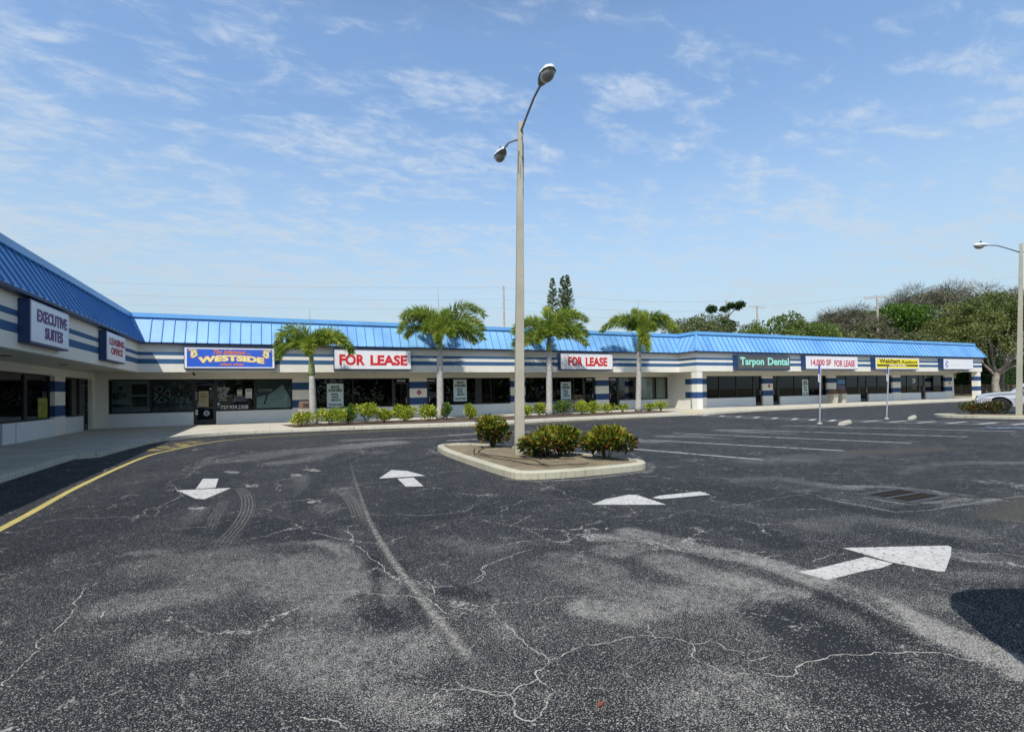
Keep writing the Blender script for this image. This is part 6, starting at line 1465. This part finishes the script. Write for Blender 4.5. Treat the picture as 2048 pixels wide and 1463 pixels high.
def tree(label, base, top, width, seed, mat, kind='broad', n=7000, leaf=.35, trunk_r=.3, bark='darkbark', group='trees growing beyond the plaza', name='tree', crown_h=.55, trunks=1, depth=3):
    """base (x,y,0) thing; crown of many small leaves around limbs"""
    rng = np.random.default_rng(seed); rs = random.Random(seed); H = top; t = thing(name, label, 'tree', base, group=group)
    b = MB(); tips = []
    ch = H * crown_h
    for k in range(trunks):
        d = Vector((rs.uniform(-.2, .2), rs.uniform(-.2, .2), 1)).normalized(); Lh = H * (.80 if kind != 'umbrella' else .86) / sum(.72 ** q for q in range(depth + 1)) * .98
        branch(b, Vector((rs.uniform(-.3, .3) * (trunks > 1), 0, -.2)), d, Lh + .2, trunk_r, depth, rs, .75, tips, .2)
    b.build('trunk', M[bark], t, smooth=True, fixn=False)
    W = width / 2
    if kind == 'broad':
        bl = []
        for k in range(26):
            a = rs.uniform(0, 6.28); q = rs.uniform(0, .72) ** .7; z = H - ch * (.32 + .5 * rs.random() ** 1.4 + .35 * q * q); s = rs.uniform(.20, .34)
            bl.append((math.cos(a) * q * W, math.sin(a) * q * W, z, W * s, W * s, min(W * s, ch * .28)))
        C, u = crown_pts(rng, bl, n)
    elif kind == 'umbrella':
        bl = []
        for k in range(34):
            a = rs.uniform(0, 6.28); q = rs.uniform(0, .9) ** .6; z = H - ch * (.10 + .62 * q ** 2.6 + rs.uniform(0, .22)); s = rs.uniform(.12, .22)
            bl.append((math.cos(a) * q * W, math.sin(a) * q * W, z, W * s, W * s, W * s * .55))
        C, u = crown_pts(rng, bl, n, .3)
    elif kind == 'pine':
        bl = []
        for k in range(15):
            a = rs.uniform(0, 6.28); q = rs.uniform(.25, 1) ; z = H - ch * rs.uniform(.05, .8); s = rs.uniform(.16, .26)
            bl.append((math.cos(a) * q * W * .85, math.sin(a) * q * W * .85, z, W * s, W * s, W * s * .7))
        C, u = crown_pts(rng, bl, n, .2)
        b = MB()
        for x, y, z, *_ in bl: b.tube([(0, 0, max(z - 1.6, H * .45)), (x * .5, y * .5, z - .7), (x, y, z)], [.09, .06, .03], 4, cap=False)
        b.build('limbs', M[bark], t, fixn=False)
    Dr = u * .5 + rng.normal(size=C.shape) * .6; Dr /= np.linalg.norm(Dr, axis=1, keepdims=True)
    if mat == 'twig':
        Q = leaves(C, Dr + u * .8, leaf * rng.uniform(.6, 2.0, n), leaf * .10, rng)
    else: Q = leaves(C, Dr, leaf * rng.uniform(.6, 1.3, n), leaf * .6 * rng.uniform(.7, 1.2, n), rng)
    quads('crown', Q, M[mat], t)
    if mat == 'twig':
        C2, u2 = crown_pts(rng, [(x, y, z - W * .05, a, b_, c * .9) for x, y, z, a, b_, c in bl], int(n * .5), .3)
        quads('sparse_foliage', leaves(C2, unit(rng, len(C2)), .30, .17, rng), M['crown_grey'], t)
    return t
T = D['trees']
def at(k, scale=1.0): (x, y, z), w_ = T[k]; return (x * scale, y * scale, 0), 1.5 + (z - 1.5) * scale, w_ * scale
p, h, w_ = at('t1'); tree('sparse grey-green tree just right of the fourth palm crown', p, h + .5, w_ * 2.2, 11, 'crown_grey', n=5200, leaf=.24, trunk_r=.12)
p, h, w_ = at('t2'); tree('wide sparse grey-green tree behind the first utility pole right of the palms', p, h + .5, w_ * 1.9, 12, 'crown_grey', n=11000, leaf=.24, trunk_r=.16)
p, h, w_ = at('pine3', 1.2); tree('tall pine with separate tufts rising behind the sparse tree', p, h, w_ * 1.02, 13, 'crown_dark', 'pine', n=5200, leaf=.3, trunk_r=.18, name='pine_tree', crown_h=.33)
p, h, w_ = at('t4'); tree('small bright green tree left of the crossarm utility pole', p, h + .3, w_ * 2.2, 14, 'crown_green', n=9000, leaf=.28, trunk_r=.15)
p, h, w_ = at('t5'); tree('rounded dense green tree, tallest above the middle of the right wing roof', p, h + .4, w_ * 1.35, 15, 'crown_green', n=16000, leaf=.3, trunk_r=.25)
p, h, w_ = at('t6'); tree('bright green tree right of the dense rounded one', p, h, w_ * 1.9, 16, 'crown_green', n=9000, leaf=.3, trunk_r=.2)
p, h, w_ = at('bare1', 1.0); tree('nearly bare brown tree left of the bright pine', p, h, w_ * 1.25, 17, 'twig', 'umbrella', n=9000, leaf=.42, trunk_r=.22, depth=5, bark='bark', crown_h=.6)
tree('low olive tree with pale bare limbs under the brown tree', (62.5, 38.0, 0), 9.6, 9.5, 18, 'crown_grey', n=7500, leaf=.26, trunk_r=.16, bark='bark', depth=4, crown_h=.7)
p, h, w_ = at('pine4'); tree('bright green rounded pine in front of the huge bare crown', p, h, w_ * 1.0, 19, 'crown_bright', 'broad', n=15000, leaf=.34, trunk_r=.25, name='pine_tree', crown_h=.36)
p, h, w_ = at('bare2', 1.15); tree('huge domed leafless tree, highest on the skyline', p, h, w_ * 1.05, 20, 'twig', 'umbrella', n=16000, leaf=.50, trunk_r=.5, depth=6, bark='bark', crown_h=.62)
p, h, w_ = at('bare3', 1.0); tree('brown leafless tree on the skyline at the right edge', p, h, w_ * 1.2, 21, 'twig', 'umbrella', n=14000, leaf=.50, trunk_r=.4, depth=5, bark='bark', crown_h=.6)
# the big live oak beside the right end of the plaza
def polar(px_lat, fwd): return RT * px_lat + FW * fwd
ok = polar(.925 * 70, 70)
rs = random.Random(77); rng = np.random.default_rng(77)
t = thing('live_oak', 'spreading live oak with pale forked trunk beside the right end of the plaza', 'tree', (ok.x, ok.y, 0))
b = MB(); tips = []
b.tube([(0, 0, -.3), (0, 0, .3), tuple(RT * -.15 + Vector((0, 0, 1.6))), tuple(RT * .1 + Vector((0, 0, 2.9)))], [.62, .46, .38, .42], 12, cap=False)
for lt, fw, z, r, L, z0 in [(-2.0, 0, 1.1, .20, 2.6, 2.5), (-.9, .4, 1.8, .20, 2.4, 2.8), (1.9, -.4, 1.25, .30, 2.9, 2.8), (2.6, .5, .75, .24, 3.0, 2.7), (.4, 1.6, 1.4, .2, 2.6, 2.8), (0, -1.8, 1.1, .2, 2.8, 2.8)]:
    d = (RT * lt + FW * fw + Vector((0, 0, z * 1.4))).normalized(); branch(b, RT * .1 + Vector((0, 0, z0)), d, L, r, 3, rs, .6, tips, .12)
b.build('trunk', M['bark'], t, smooth=True, fixn=False)
bl = []
for k in range(80):
    a = rs.uniform(0, 6.28); q = rs.uniform(0, 1) ** .6; z = 12.6 - 5.2 * q ** 2.2 - rs.uniform(0, 2.6); s = rs.uniform(1.3, 2.3); v = RT * math.cos(a) * q * 13.0 + FW * math.sin(a) * q * 9; bl.append((v.x, v.y, z, s, s, s * .7))
C, u = crown_pts(rng, bl, 42000, .45); Dr = u * .5 + rng.normal(size=C.shape) * .6; Dr /= np.linalg.norm(Dr, axis=1, keepdims=True)
quads('crown', leaves(C, Dr, .30 * rng.uniform(.6, 1.3, len(C)), .17, rng), M['crown_olive'], t)
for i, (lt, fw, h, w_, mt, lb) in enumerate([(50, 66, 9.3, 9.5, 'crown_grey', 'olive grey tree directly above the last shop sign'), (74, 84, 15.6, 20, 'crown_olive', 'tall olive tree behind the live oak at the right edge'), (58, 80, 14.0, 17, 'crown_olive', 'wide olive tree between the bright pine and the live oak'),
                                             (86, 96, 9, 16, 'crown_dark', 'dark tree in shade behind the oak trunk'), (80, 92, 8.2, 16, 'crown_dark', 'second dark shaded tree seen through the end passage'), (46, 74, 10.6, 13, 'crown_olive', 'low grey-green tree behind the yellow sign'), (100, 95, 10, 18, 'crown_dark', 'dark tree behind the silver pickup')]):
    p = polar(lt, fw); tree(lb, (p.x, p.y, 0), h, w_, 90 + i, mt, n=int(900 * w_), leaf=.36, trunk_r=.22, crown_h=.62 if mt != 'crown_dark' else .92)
# understory behind the oak: one mass
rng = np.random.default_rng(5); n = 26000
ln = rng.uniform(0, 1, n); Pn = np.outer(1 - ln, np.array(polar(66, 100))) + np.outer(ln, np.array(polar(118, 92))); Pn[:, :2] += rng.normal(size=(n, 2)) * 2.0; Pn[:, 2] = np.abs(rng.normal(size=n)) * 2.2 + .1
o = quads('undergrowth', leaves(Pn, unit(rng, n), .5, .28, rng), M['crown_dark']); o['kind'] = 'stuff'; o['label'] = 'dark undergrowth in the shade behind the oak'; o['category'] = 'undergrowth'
# norfolk pines behind the middle wing
def norfolk(px, label, seed, n=4200):
    rs = random.Random(seed); rng = np.random.default_rng(seed); x, y, z = px; H = z; t = thing('norfolk_pine', label, 'tree', (x, y, 0), group='norfolk island pines behind the middle wing')
    b = MB(); b.tube([(0, 0, -.2), (0, 0, H * .5), (0, 0, H)], [.3, .2, .03], 6); b.build('trunk', M['darkbark'], t)
    C = []; Dr = []
    k = 0; z = H - .3
    while z > H * .55:
        r = .14 + (H - z) * .19; 
        for q in range(7):
            a = rs.uniform(0, 6.28); d = np.array([math.cos(a), math.sin(a), .45])
            for s in np.linspace(.1, 1, 12): 
                for _ in range(3): C.append(d * r * s + [0, 0, z]); v = d + rng.normal(size=3) * .5 + [0, 0, .5]; Dr.append(v / np.linalg.norm(v))
        z -= .36
    quads('crown', leaves(np.array(C), np.array(Dr), .28, .085, rng), M['crown_green'], t)
norfolk(D['far']['pine1'], 'left norfolk pine top behind the third palm', 1)
x, y, z = D['far']['pine2']; norfolk((x, y, z), 'middle norfolk pine top behind the third palm', 2); norfolk((x + .75, y - .35, z + .2), 'right norfolk pine top behind the third palm', 3)

# ================================================================ utility poles and wires
def upole(lohi, label, arm=None, adir=RT, extra=False):
    (x, y, _), (x2, y2, z2) = lohi; t = thing('utility_pole', label, 'utility pole', (x2, y2, 0), group='wooden utility poles behind the plaza')
    b = MB(); b.tube([(0, 0, -.2), (x2 - x2, 0, z2)], [.19, .13], 8); b.build('post', M['woodpole'], t)
    if arm:
        L, z = arm; b = MB(); d = adir.normalized()
        for zz in (z,) if not extra else (z, z - .16):
            A, B = -d * L / 2 + Vector((0, 0, zz)), d * L / 2 + Vector((0, 0, zz)); b.tube([A, B], .06, 4, square=True)
        b.build('crossarm', M['woodpole'], t)
        for s in (-.46, -.25, .25, .46):
            b = MB(); q = d * L * s + Vector((0, 0, z + .05)); b.lathe([(.035, 0), (.06, .06), (.03, .16)], q, seg=8); b.build('insulator', M['offwhite'], t)
    else:
        for k in (.25, 1.9, 3.2): b = MB(); b.lathe([(.05, 0), (.06, .08), (.05, .16)], (.14, -.05, z2 - k), seg=8); b.build('insulator', M['offwhite'], t)
    return t
F = D['far']
upole(F['pole_a'], 'utility pole rising between the tall light pole and the second palm'); upole(F['pole_b'], 'utility pole standing in front of the tufted pine')
upole(F['pole_c'], 'utility pole with a single tilted crossarm above the right wing roof', (2.9, F['pole_c'][1][2] - .25), (RT * 1 + Vector((0, 0, -.12)))); upole(F['pole_d'], 'thick utility pole with double crossarm left of the bright pine', (3.0, F['pole_d'][1][2] - .15), -RT * .9 + FW * .3, True)
def wire(a, b_, sag, label, r=.009):
    a, b_ = Vector(a), Vector(b_); m = MB(); m.tube([a.lerp(b_, i / 16) - Vector((0, 0, sag * 4 * (i / 16) * (1 - i / 16))) for i in range(17)], r, 4, cap=False); tag(m.build('power_line', M['wire'], fixn=False), label, 'power line', 'power lines between the utility poles')
pa, pb_, pc, pd = [Vector(F[k][1]) for k in ('pole_a', 'pole_b', 'pole_c', 'pole_d')]
for dz, nm in ((-.2, 'highest'), (-1.9, 'middle'), (-3.2, 'lowest')):
    wire(pa + Vector((0, 0, dz)), pa + Vector((0, 0, dz)) + Vector((-95, 42, 5)), 1.2, nm + ' power line crossing the sky left of the pole behind the second palm')
    wire(pa + Vector((0, 0, dz)), pb_ + Vector((0, 0, dz * .8)), .8, nm + ' power line between the two poles without crossarms')
wire(pb_ + Vector((0, 0, -.3)), pc + Vector((0, 0, 0)), .5, 'power line joining the tufted pine pole to the crossarm pole')
wire(pc, pd + Vector((0, 0, .1)), .3, 'upper power line from the single crossarm pole to the double crossarm pole'); wire(pd, polar(140, 112) + Vector((0, 0, 32)), 1.5, 'power line running out of the photo at the upper right')
# far street lamp arm behind the middle wing
q = Vector((27.5, 64.0, 0))
t = thing('street_lamp', 'distant street lamp arm just left of the tall light pole above the roof', 'street lamp', tuple(q)); b = MB(); b.tube([(1.3, 0, 0), (1.3, 0, 9.2), (.2, 0, 10.2), (-1.6, 0, 10.0)], [.1, .07, .05, .045], 6); b.build('arm', M['arm'], t); b = MB(); b.lathe([(.1, 0), (.16, .1), (.06, .18)], (-1.7, 0, 9.88), seg=10); b.build('lamp_head', M['lampgrey'], t)

# wooden fence and low rail seen through the end passage
t = thing('rail_fence', 'low dark rail fence beyond the open passage at the right end', 'fence', tuple(polar(60, 76)))
b = MB(); d = (RT * .8 + FW * -.1).normalized()
for k in range(12): p = d * (k * 1.6); b.box(p.x - .06, p.x + .06, p.y - .06, p.y + .06, 0, 1.5)
b.build('posts', M['darkbark'], t)
for z in (.5, .95, 1.4):
    b = MB(); b.tube([Vector((0, 0, z)), d * 17.6 + Vector((0, 0, z))], .05, 4, square=True); b.build('rail', M['darkbark'], t)
o = MB(); A, B_ = polar(62, 88), polar(84, 84); n_ = (B_ - A).normalized(); o.add([tuple(A), tuple(B_), tuple(B_ + Vector((0, 0, 1.3))), tuple(A + Vector((0, 0, 1.3))), tuple(A + FW * .2), tuple(B_ + FW * .2), tuple(B_ + FW * .2 + Vector((0, 0, 1.3))), tuple(A + FW * .2 + Vector((0, 0, 1.3)))], [(0, 1, 2, 3), (4, 7, 6, 5), (3, 2, 6, 7), (0, 3, 7, 4), (1, 5, 6, 2)])
tag(o.build('board_fence', simple('tan_fence', (.10, .08, .05), .9, .5, .8)), 'tan board fence in the shade behind the passage', 'fence')
struct(polyface('grass_verge', [tuple(polar(48, 56))[:2], tuple(polar(110, 62))[:2], tuple(polar(150, 150))[:2], tuple(polar(40, 110))[:2]], .02, simple('leaf_litter', (.20, .16, .09), .95, .45, .6, dirt=((.08, .10, .03), .8))))

# ================================================================ vehicles
def pickup(loc, rz, label, cat='pickup truck', paint='silver', group=None):
    """x forward (0 = front axle), y left, z up"""
    t = thing('pickup_truck', label, cat, loc, rz, group=group); P = M[paint]
    wr = .385
    def arch(cx, r, n=9): return [(cx - r * math.cos(math.pi * k / n) * -1, .0 + r * math.sin(math.pi * k / n)) for k in range(n + 1)]
    # body side profile (x,z) from the rear along the bottom to the front, then back over the top
    def arcp(cx, r, zc=.385): return [(cx - r * math.cos(math.pi * k / 10), zc + r * math.sin(math.pi * k / 10)) for k in range(11)]
    prof = [(-4.55, .52), (-3.72, .42)] + arcp(-3.25, .47) + [(-2.7, .36), (-.55, .36)] + arcp(0, .48) + [(.55, .40), (.86, .42), (.93, .52), (.93, .72), (.88, .84), (.72, .92), (.35, .98), (-.1, 1.02), (-.34, 1.04), (-1.0, 1.05), (-2.9, 1.06), (-4.6, 1.06), (-4.62, .7)]
    n = len(prof); b = MB()
    # sections across the width: tumblehome and a bulged hood
    ys = [(-.93, 0), (-.90, .03), (-.6, .06), (0, .075), (.6, .06), (.90, .03), (.93, 0)]
    rows = []
    for y, up in ys:
        for (x, z) in prof:
            zz = z + (up if z > .8 else 0); yy = y * (1 - .05 * max(0, (z - .75)) / .3) * (1 - .10 * max(0, x - .3) / .6); fx = x - (.09 * (abs(y) / .93) ** 2 if x > .3 else 0)
            b.v.append((fx, yy, zz))
    for s in range(len(ys) - 1):
        for k in range(n): b.f.append([s * n + k, s * n + (k + 1) % n, (s + 1) * n + (k + 1) % n, (s + 1) * n + k]); b.m.append(0)
    b.f.append([k for k in range(n)][::-1]); b.f.append([(len(ys) - 1) * n + k for k in range(n)]); b.m += [0, 0]
    body = b.build('body', P, t, bevel=.018)
    # cab
    def cab(z0, z1, x0, x1, xt0, xt1, w0, w1, m, name, par):
        q = MB(); q.add([(x0, -w0, z0), (x1, -w0, z0), (x1, w0, z0), (x0, w0, z0), (xt0, -w1, z1), (xt1, -w1, z1), (xt1, w1, z1), (xt0, w1, z1)], [(0, 3, 2, 1), (4, 5, 6, 7), (0, 1, 5, 4), (1, 2, 6, 5), (2, 3, 7, 6), (3, 0, 4, 7)]); return q.build(name, m, par, bevel=.05)
    cb = cab(1.05, 1.72, -2.95, -.34, -2.75, -1.15, .86, .72, P, 'cab', t)
    def face(pts, name, m, par, th=.012):
        q = MB(); A, B, C_ = [Vector(p) for p in pts[:3]]; nn_ = (B - A).cross(C_ - B).normalized() * th; k = len(pts)
        q.add([tuple(Vector(p)) for p in pts] + [tuple(Vector(p) + nn_) for p in pts], [tuple(range(k, 2 * k))] + [(i, (i + 1) % k, k + (i + 1) % k, k + i) for i in range(k)]); return q.build(name, m, par)
    def cp(u, v, side):   # point on the cab side: u along bottom edge from rear 0 to front 1, v height
        x = (-2.95 + 2.61 * u) * (1 - v) + (-2.75 + 1.60 * u) * v; y = (.86 * (1 - v) + .72 * v + .004) * side; return (x, y, 1.05 + .67 * v)
    for s in (1, -1):
        f1 = [cp(.52, .12, s), cp(.94, .12, s), cp(.90, .86, s), cp(.50, .86, s)]; f2 = [cp(.08, .12, s), cp(.48, .12, s), cp(.46, .86, s), cp(.12, .86, s)]
        if s < 0: pass
        else: f1, f2 = f1[::-1], f2[::-1]
        face(f1, 'side_window', M['carglass'], cb); face(f2, 'side_window', M['carglass'], cb)
        q = MB(); y = .935 * s; q.box(-.80, -.795, y - .004 * s, y, .48, 1.0); q.box(-1.95, -1.945, y - .004 * s, y, .48, 1.0); q.build('door_seam', M['ink'], body)
        q = MB(); q.box(-1.9, -1.72, y, y + .03 * s, .90, .93); q.build('door_handle', P, body)
        q = MB(); q.box(-.72, -.5, y, y + .004 * s, .725, .75); q.build('badge', M['trimgrey'], body)
        q = MB(); q.box(-2.6, -.6, y, y + .015 * s, .36, .47); q.build('side_trim', M['trimgrey'], body)
        q = MB(); q.box(-.98, -.84, .88 * s, 1.06 * s, 1.06, 1.22); q.build('mirror', P, t, bevel=.02)
        q = MB(); q.box(.80, .88, .55 * s, .86 * s, .66, .80); q.build('headlight', M['headlamp'], t, bevel=.02)
        for cx in (0, -3.25):
            w = MB(); w.lathe([(.28, -.11), (wr - .03, -.115), (wr, -.08), (wr, .08), (wr - .03, .115), (.28, .11)], (cx, .80 * s, wr), 'y', 28); wh = w.build('wheel', M['tyre'], t)
            w = MB(); yo = .80 * s + .10 * s
            w.lathe([(.26, -.02 * s), (.25, .0), (.2, .012 * s), (.07, .02 * s)], (cx, yo, wr), 'y', 20); w.build('rim', M['rim'], wh)
            w = MB()
            for k in range(5): a = 2 * math.pi * k / 5; w.lathe([(.035, .012 * s), (.035, .024 * s)], (cx + .165 * math.cos(a), yo, wr + .165 * math.sin(a)), 'y', 8)
            w.build('rim_hole', M['ink'], wh)
    q = MB(); q.box(-.6, .6, -.7, .7, .44, .86); q.box(-3.75, -2.8, -.7, .7, .44, .9); q.build('wheel_well', M['ink'], t)
    f = [(-.375, .78, 1.08), (-.375, -.78, 1.08), (-1.12, -.66, 1.69), (-1.12, .66, 1.69)]; face(f, 'windshield', M['carglass'], cb, .02)
    q = MB(); q.box(.84, .97, -.90, .90, .44, .60); q.build('front_bumper', M['trimgrey'] if paint != 'silver' else P, t, bevel=.03)
    q = MB(); q.box(.84, .915, -.52, .52, .66, .80); q.build('grille', M['ink'], t, bevel=.01)
    q = MB(); q.box(-4.72, -4.6, -.88, .88, .46, .60); q.build('rear_bumper', M['galv'], t, bevel=.02)
    return t
sd_ang = math.atan2(.92, -.385)
tk = pickup((33.75, 13.75, 0), sd_ang, 'silver pickup truck parked nose left behind the far island')
hd = math.atan2(FW.y, FW.x)
def van(loc, rz, label):
    """short van, x forward, origin under its middle"""
    t = thing('van', label, 'van', loc, rz); P = M['darkcar']
    def rr_plan(hx, hy, r, n=6): return [(sx_ * (hx - r) + r * math.cos(a0 + math.pi / 2 * k / n), sy_ * (hy - r) + r * math.sin(a0 + math.pi / 2 * k / n)) for sx_, sy_, a0 in ((1, 1, 0), (-1, 1, math.pi / 2), (-1, -1, math.pi), (1, -1, 3 * math.pi / 2)) for k in range(n + 1)]
    b = MB(); lv = [(.35, 0), (1.0, 0), (1.9, .02), (2.1, .10), (2.22, .24), (2.27, .45)]; m = None
    for z, ins in lv:
        pl = rr_plan(2.0 - ins, .95 - ins * .8, .50 - min(.3, ins)); m = len(pl); b.v += [(x, y, z) for x, y in pl]
    for i in range(len(lv) - 1):
        for k in range(m): b.f.append([i * m + k, i * m + (k + 1) % m, (i + 1) * m + (k + 1) % m, (i + 1) * m + k]); b.m.append(0)
    b.f.append(list(range(m))[::-1]); b.f.append([(len(lv) - 1) * m + k for k in range(m)]); b.m += [0, 0]
    body = b.build('body', P, t, smooth=True)
    for s in (1, -1):
        b = MB(); b.prism([(-1.5, 1.15), (1.3, 1.15), (1.0, 1.68), (-1.5, 1.68)], .945 * s, .955 * s, axis='y'); b.build('side_window', M['carglass'], body)
        for cx in (-1.25, 1.3):
            w = MB(); w.lathe([(.28, -.11), (.33, -.115), (.36, -.08), (.36, .08), (.33, .115), (.28, .11)], (cx, .80 * s, .36), 'y', 24); wh = w.build('wheel', M['tyre'], t)
            w = MB(); w.lathe([(.24, 0), (.2, .012 * s), (.07, .02 * s)], (cx, .91 * s, .36), 'y', 18); w.build('rim', M['rim'], wh)
    b = MB(); b.box(-2.02, -1.99, -.7, .7, 1.15, 1.6); b.build('rear_window', M['carglass'], body)
    for s in (-.75, .75): b = MB(); b.box(-2.03, -1.98, s - .08, s + .08, .8, 1.1); b.build('tail_light', M['red'], t)
    return t
nr = polar(2.50 + .95, 2.46 - 2.0); van((nr.x, nr.y, 0), hd + math.pi, 'dark van just outside the right edge of the photo, seen only by its shadow')
p = polar(82, 82); pickup((p.x, p.y, 0), hd + 1.3, 'dark blue pickup parked in the shade behind the oak trunk', paint='bluecar')
# cars parked behind the viewer, mirrored in the shop windows
src = pickup((-4.0, -26, 0), 1.57, 'white pickup parked behind the viewer at the left', paint='whitecar', group='pickups parked behind the viewer')
for x, y, a, lb in [(3, -24, 1.45, 'pickup parked behind the viewer in the middle'), (10, -27, -1.6, 'pickup parked backwards behind the viewer'), (26, -25, 1.6, 'rightmost pickup parked behind the viewer')]:
    c = copy_tree(src); c.location = (x, y, 0); c.rotation_euler = (0, 0, a); c['label'] = lb
# dark trees across the road behind the viewer (seen only as reflections)
rng = np.random.default_rng(8)
for k in range(5):
    tree(['dark tree far behind the viewer at the left', 'second dark tree behind the viewer', 'third dark tree behind the viewer', 'fourth dark tree behind the viewer', 'dark tree far behind the viewer at the right'][k], (-22 + 22 * k, -48 - 3 * (k % 2), 0), 12, 25, 60 + k, 'crown_olive', n=3500, leaf=1.1, trunk_r=.4, group='trees across the road behind the viewer', crown_h=.93, depth=2)

# ================================================================ sky, sun, camera
wd = bpy.data.worlds.new('World'); scene.world = wd; wd.use_nodes = True; nt = wd.node_tree; nt.nodes.clear()
out = nn(nt, 'ShaderNodeOutputWorld'); bg = nn(nt, 'ShaderNodeBackground')
sky = nt.nodes.new('ShaderNodeTexSky'); sky.sky_type = 'NISHITA'; sky.sun_disc = False
el = math.asin(-SUN.z); az = math.atan2(-SUN.x, -SUN.y)
sky.sun_elevation = el; sky.sun_rotation = az; sky.altitude = 0; sky.air_density = 1.0; sky.dust_density = .9; sky.ozone_density = 1.6
tc = nn(nt, 'ShaderNodeTexCoord'); g_ = tc.outputs['Generated']; sx = nn(nt, 'ShaderNodeSeparateXYZ'); nt.links.new(g_, sx.inputs[0])
zc = mth(nt, 'MAXIMUM', sx.outputs[2], .02)
den = mth(nt, 'ADD', zc, .10)
cb_ = nn(nt, 'ShaderNodeCombineXYZ'); nt.links.new(mth(nt, 'DIVIDE', sx.outputs[0], den), cb_.inputs[0]); nt.links.new(mth(nt, 'DIVIDE', sx.outputs[1], den), cb_.inputs[1])
mp = nn(nt, 'ShaderNodeMapping'); mp.inputs['Rotation'].default_value = (0, 0, R(CLOUD_ROT)); mp.inputs['Scale'].default_value = (1.0, 1.7, 1); mp.inputs['Location'].default_value = CLOUD_LOC
nt.links.new(cb_.outputs[0], mp.inputs[0]); cv = mp.outputs[0]
big = noise(nt, cv, 1.1, 3, .5); med = noise(nt, cv, 4.6, 5, .55, .4); fin = noise(nt, cv, 15, 6, .62, .5)
cl = mth(nt, 'ADD', mth(nt, 'MULTIPLY', big, .52), mth(nt, 'ADD', mth(nt, 'MULTIPLY', med, .85), mth(nt, 'MULTIPLY', fin, .22)))
dl = nn(nt, 'ShaderNodeVectorMath', operation='DOT_PRODUCT'); dl.inputs[1].default_value = tuple(-RT); nt.links.new(g_, dl.inputs[0])
cl = mth(nt, 'ADD', cl, maprange(nt, dl.outputs['Value'], -.3, .7, -.01, .055, False)); cl = mth(nt, 'ADD', cl, maprange(nt, sx.outputs[2], .08, .55, .075, -.03, False))
cov = maprange(nt, cl, CLOUD_LO, CLOUD_HI, 0, 1)
cov = mth(nt, 'MULTIPLY', cov, maprange(nt, fin, .3, .62, .45, 1))
fade = maprange(nt, sx.outputs[2], .02, .18, .30, 1)
cov = mth(nt, 'MULTIPLY', mth(nt, 'MULTIPLY', cov, fade), CLOUD_MAX)
hsv = nn(nt, 'ShaderNodeHueSaturation'); hsv.inputs['Saturation'].default_value = SKY_SAT; hsv.inputs['Value'].default_value = 1.04; tn = nn(nt, 'ShaderNodeVectorMath', operation='MULTIPLY'); tn.inputs[1].default_value = (.97, 1.03, 1.03); nt.links.new(sky.outputs[0], tn.inputs[0]); nt.links.new(tn.outputs[0], hsv.inputs['Color'])
skyc = mixc(nt, maprange(nt, sx.outputs[2], 0, .50, .80, 0), hsv.outputs[0], (2.95, 3.65, 4.05))
col = mixc(nt, cov, skyc, CLOUD_COL)
wlow = maprange(nt, sx.outputs[2], 0, .60, .80, 1.22, False); zenith_dim = maprange(nt, sx.outputs[2], .54, .85, 1, .12)  # unseen zenith dimmed on purpose, so less skylight fills the shade
vsc = nn(nt, 'ShaderNodeVectorMath', operation='SCALE'); nt.links.new(col, vsc.inputs[0]); nt.links.new(mth(nt, 'MULTIPLY', wlow, zenith_dim), vsc.inputs['Scale']); col = vsc.outputs[0]
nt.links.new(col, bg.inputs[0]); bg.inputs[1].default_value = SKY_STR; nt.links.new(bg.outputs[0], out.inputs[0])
sl = bpy.data.lights.new('sun', 'SUN'); sl.energy = SUN_STR; sl.angle = R(.53); sl.color = (1, .955, .88)
so = bpy.data.objects.new('sun', sl); COL.objects.link(so); so.rotation_euler = SUN.to_track_quat('-Z', 'Y').to_euler(); so.location = (0, 0, 50)
cd = bpy.data.cameras.new('camera'); cam = bpy.data.objects.new('camera', cd); COL.objects.link(cam); scene.camera = cam
f, roll, pitch, cy = D['G']['f'], D['G']['roll'], D['G']['pitch'], D['G']['cy']
cd.sensor_width = 36; cd.lens = f / 2048 * 36; cd.shift_y = (cy - 731.5) / 2048; cd.clip_end = 4000; cd.clip_start = .05
fwd = FW * math.cos(pitch) + Vector((0, 0, math.sin(pitch))); r0 = RT.copy(); d0 = -(r0.cross(fwd)).normalized()
c_, s_ = math.cos(roll), math.sin(roll)
right = r0 * c_ - d0 * s_; down = r0 * s_ + d0 * c_
m = Matrix(((right.x, -down.x, -fwd.x), (right.y, -down.y, -fwd.y), (right.z, -down.z, -fwd.z)))
cam.matrix_world = Matrix.Translation((0, 0, 1.5)) @ m.to_4x4()
for o in BASES:
    if '_base' in o: del o['_base']
vs = scene.view_settings; vs.view_transform = 'Standard'; vs.look = 'None'; vs.exposure = EXPO; vs.gamma = 1; vs.use_curve_mapping = False
scene.display_settings.display_device = 'sRGB'
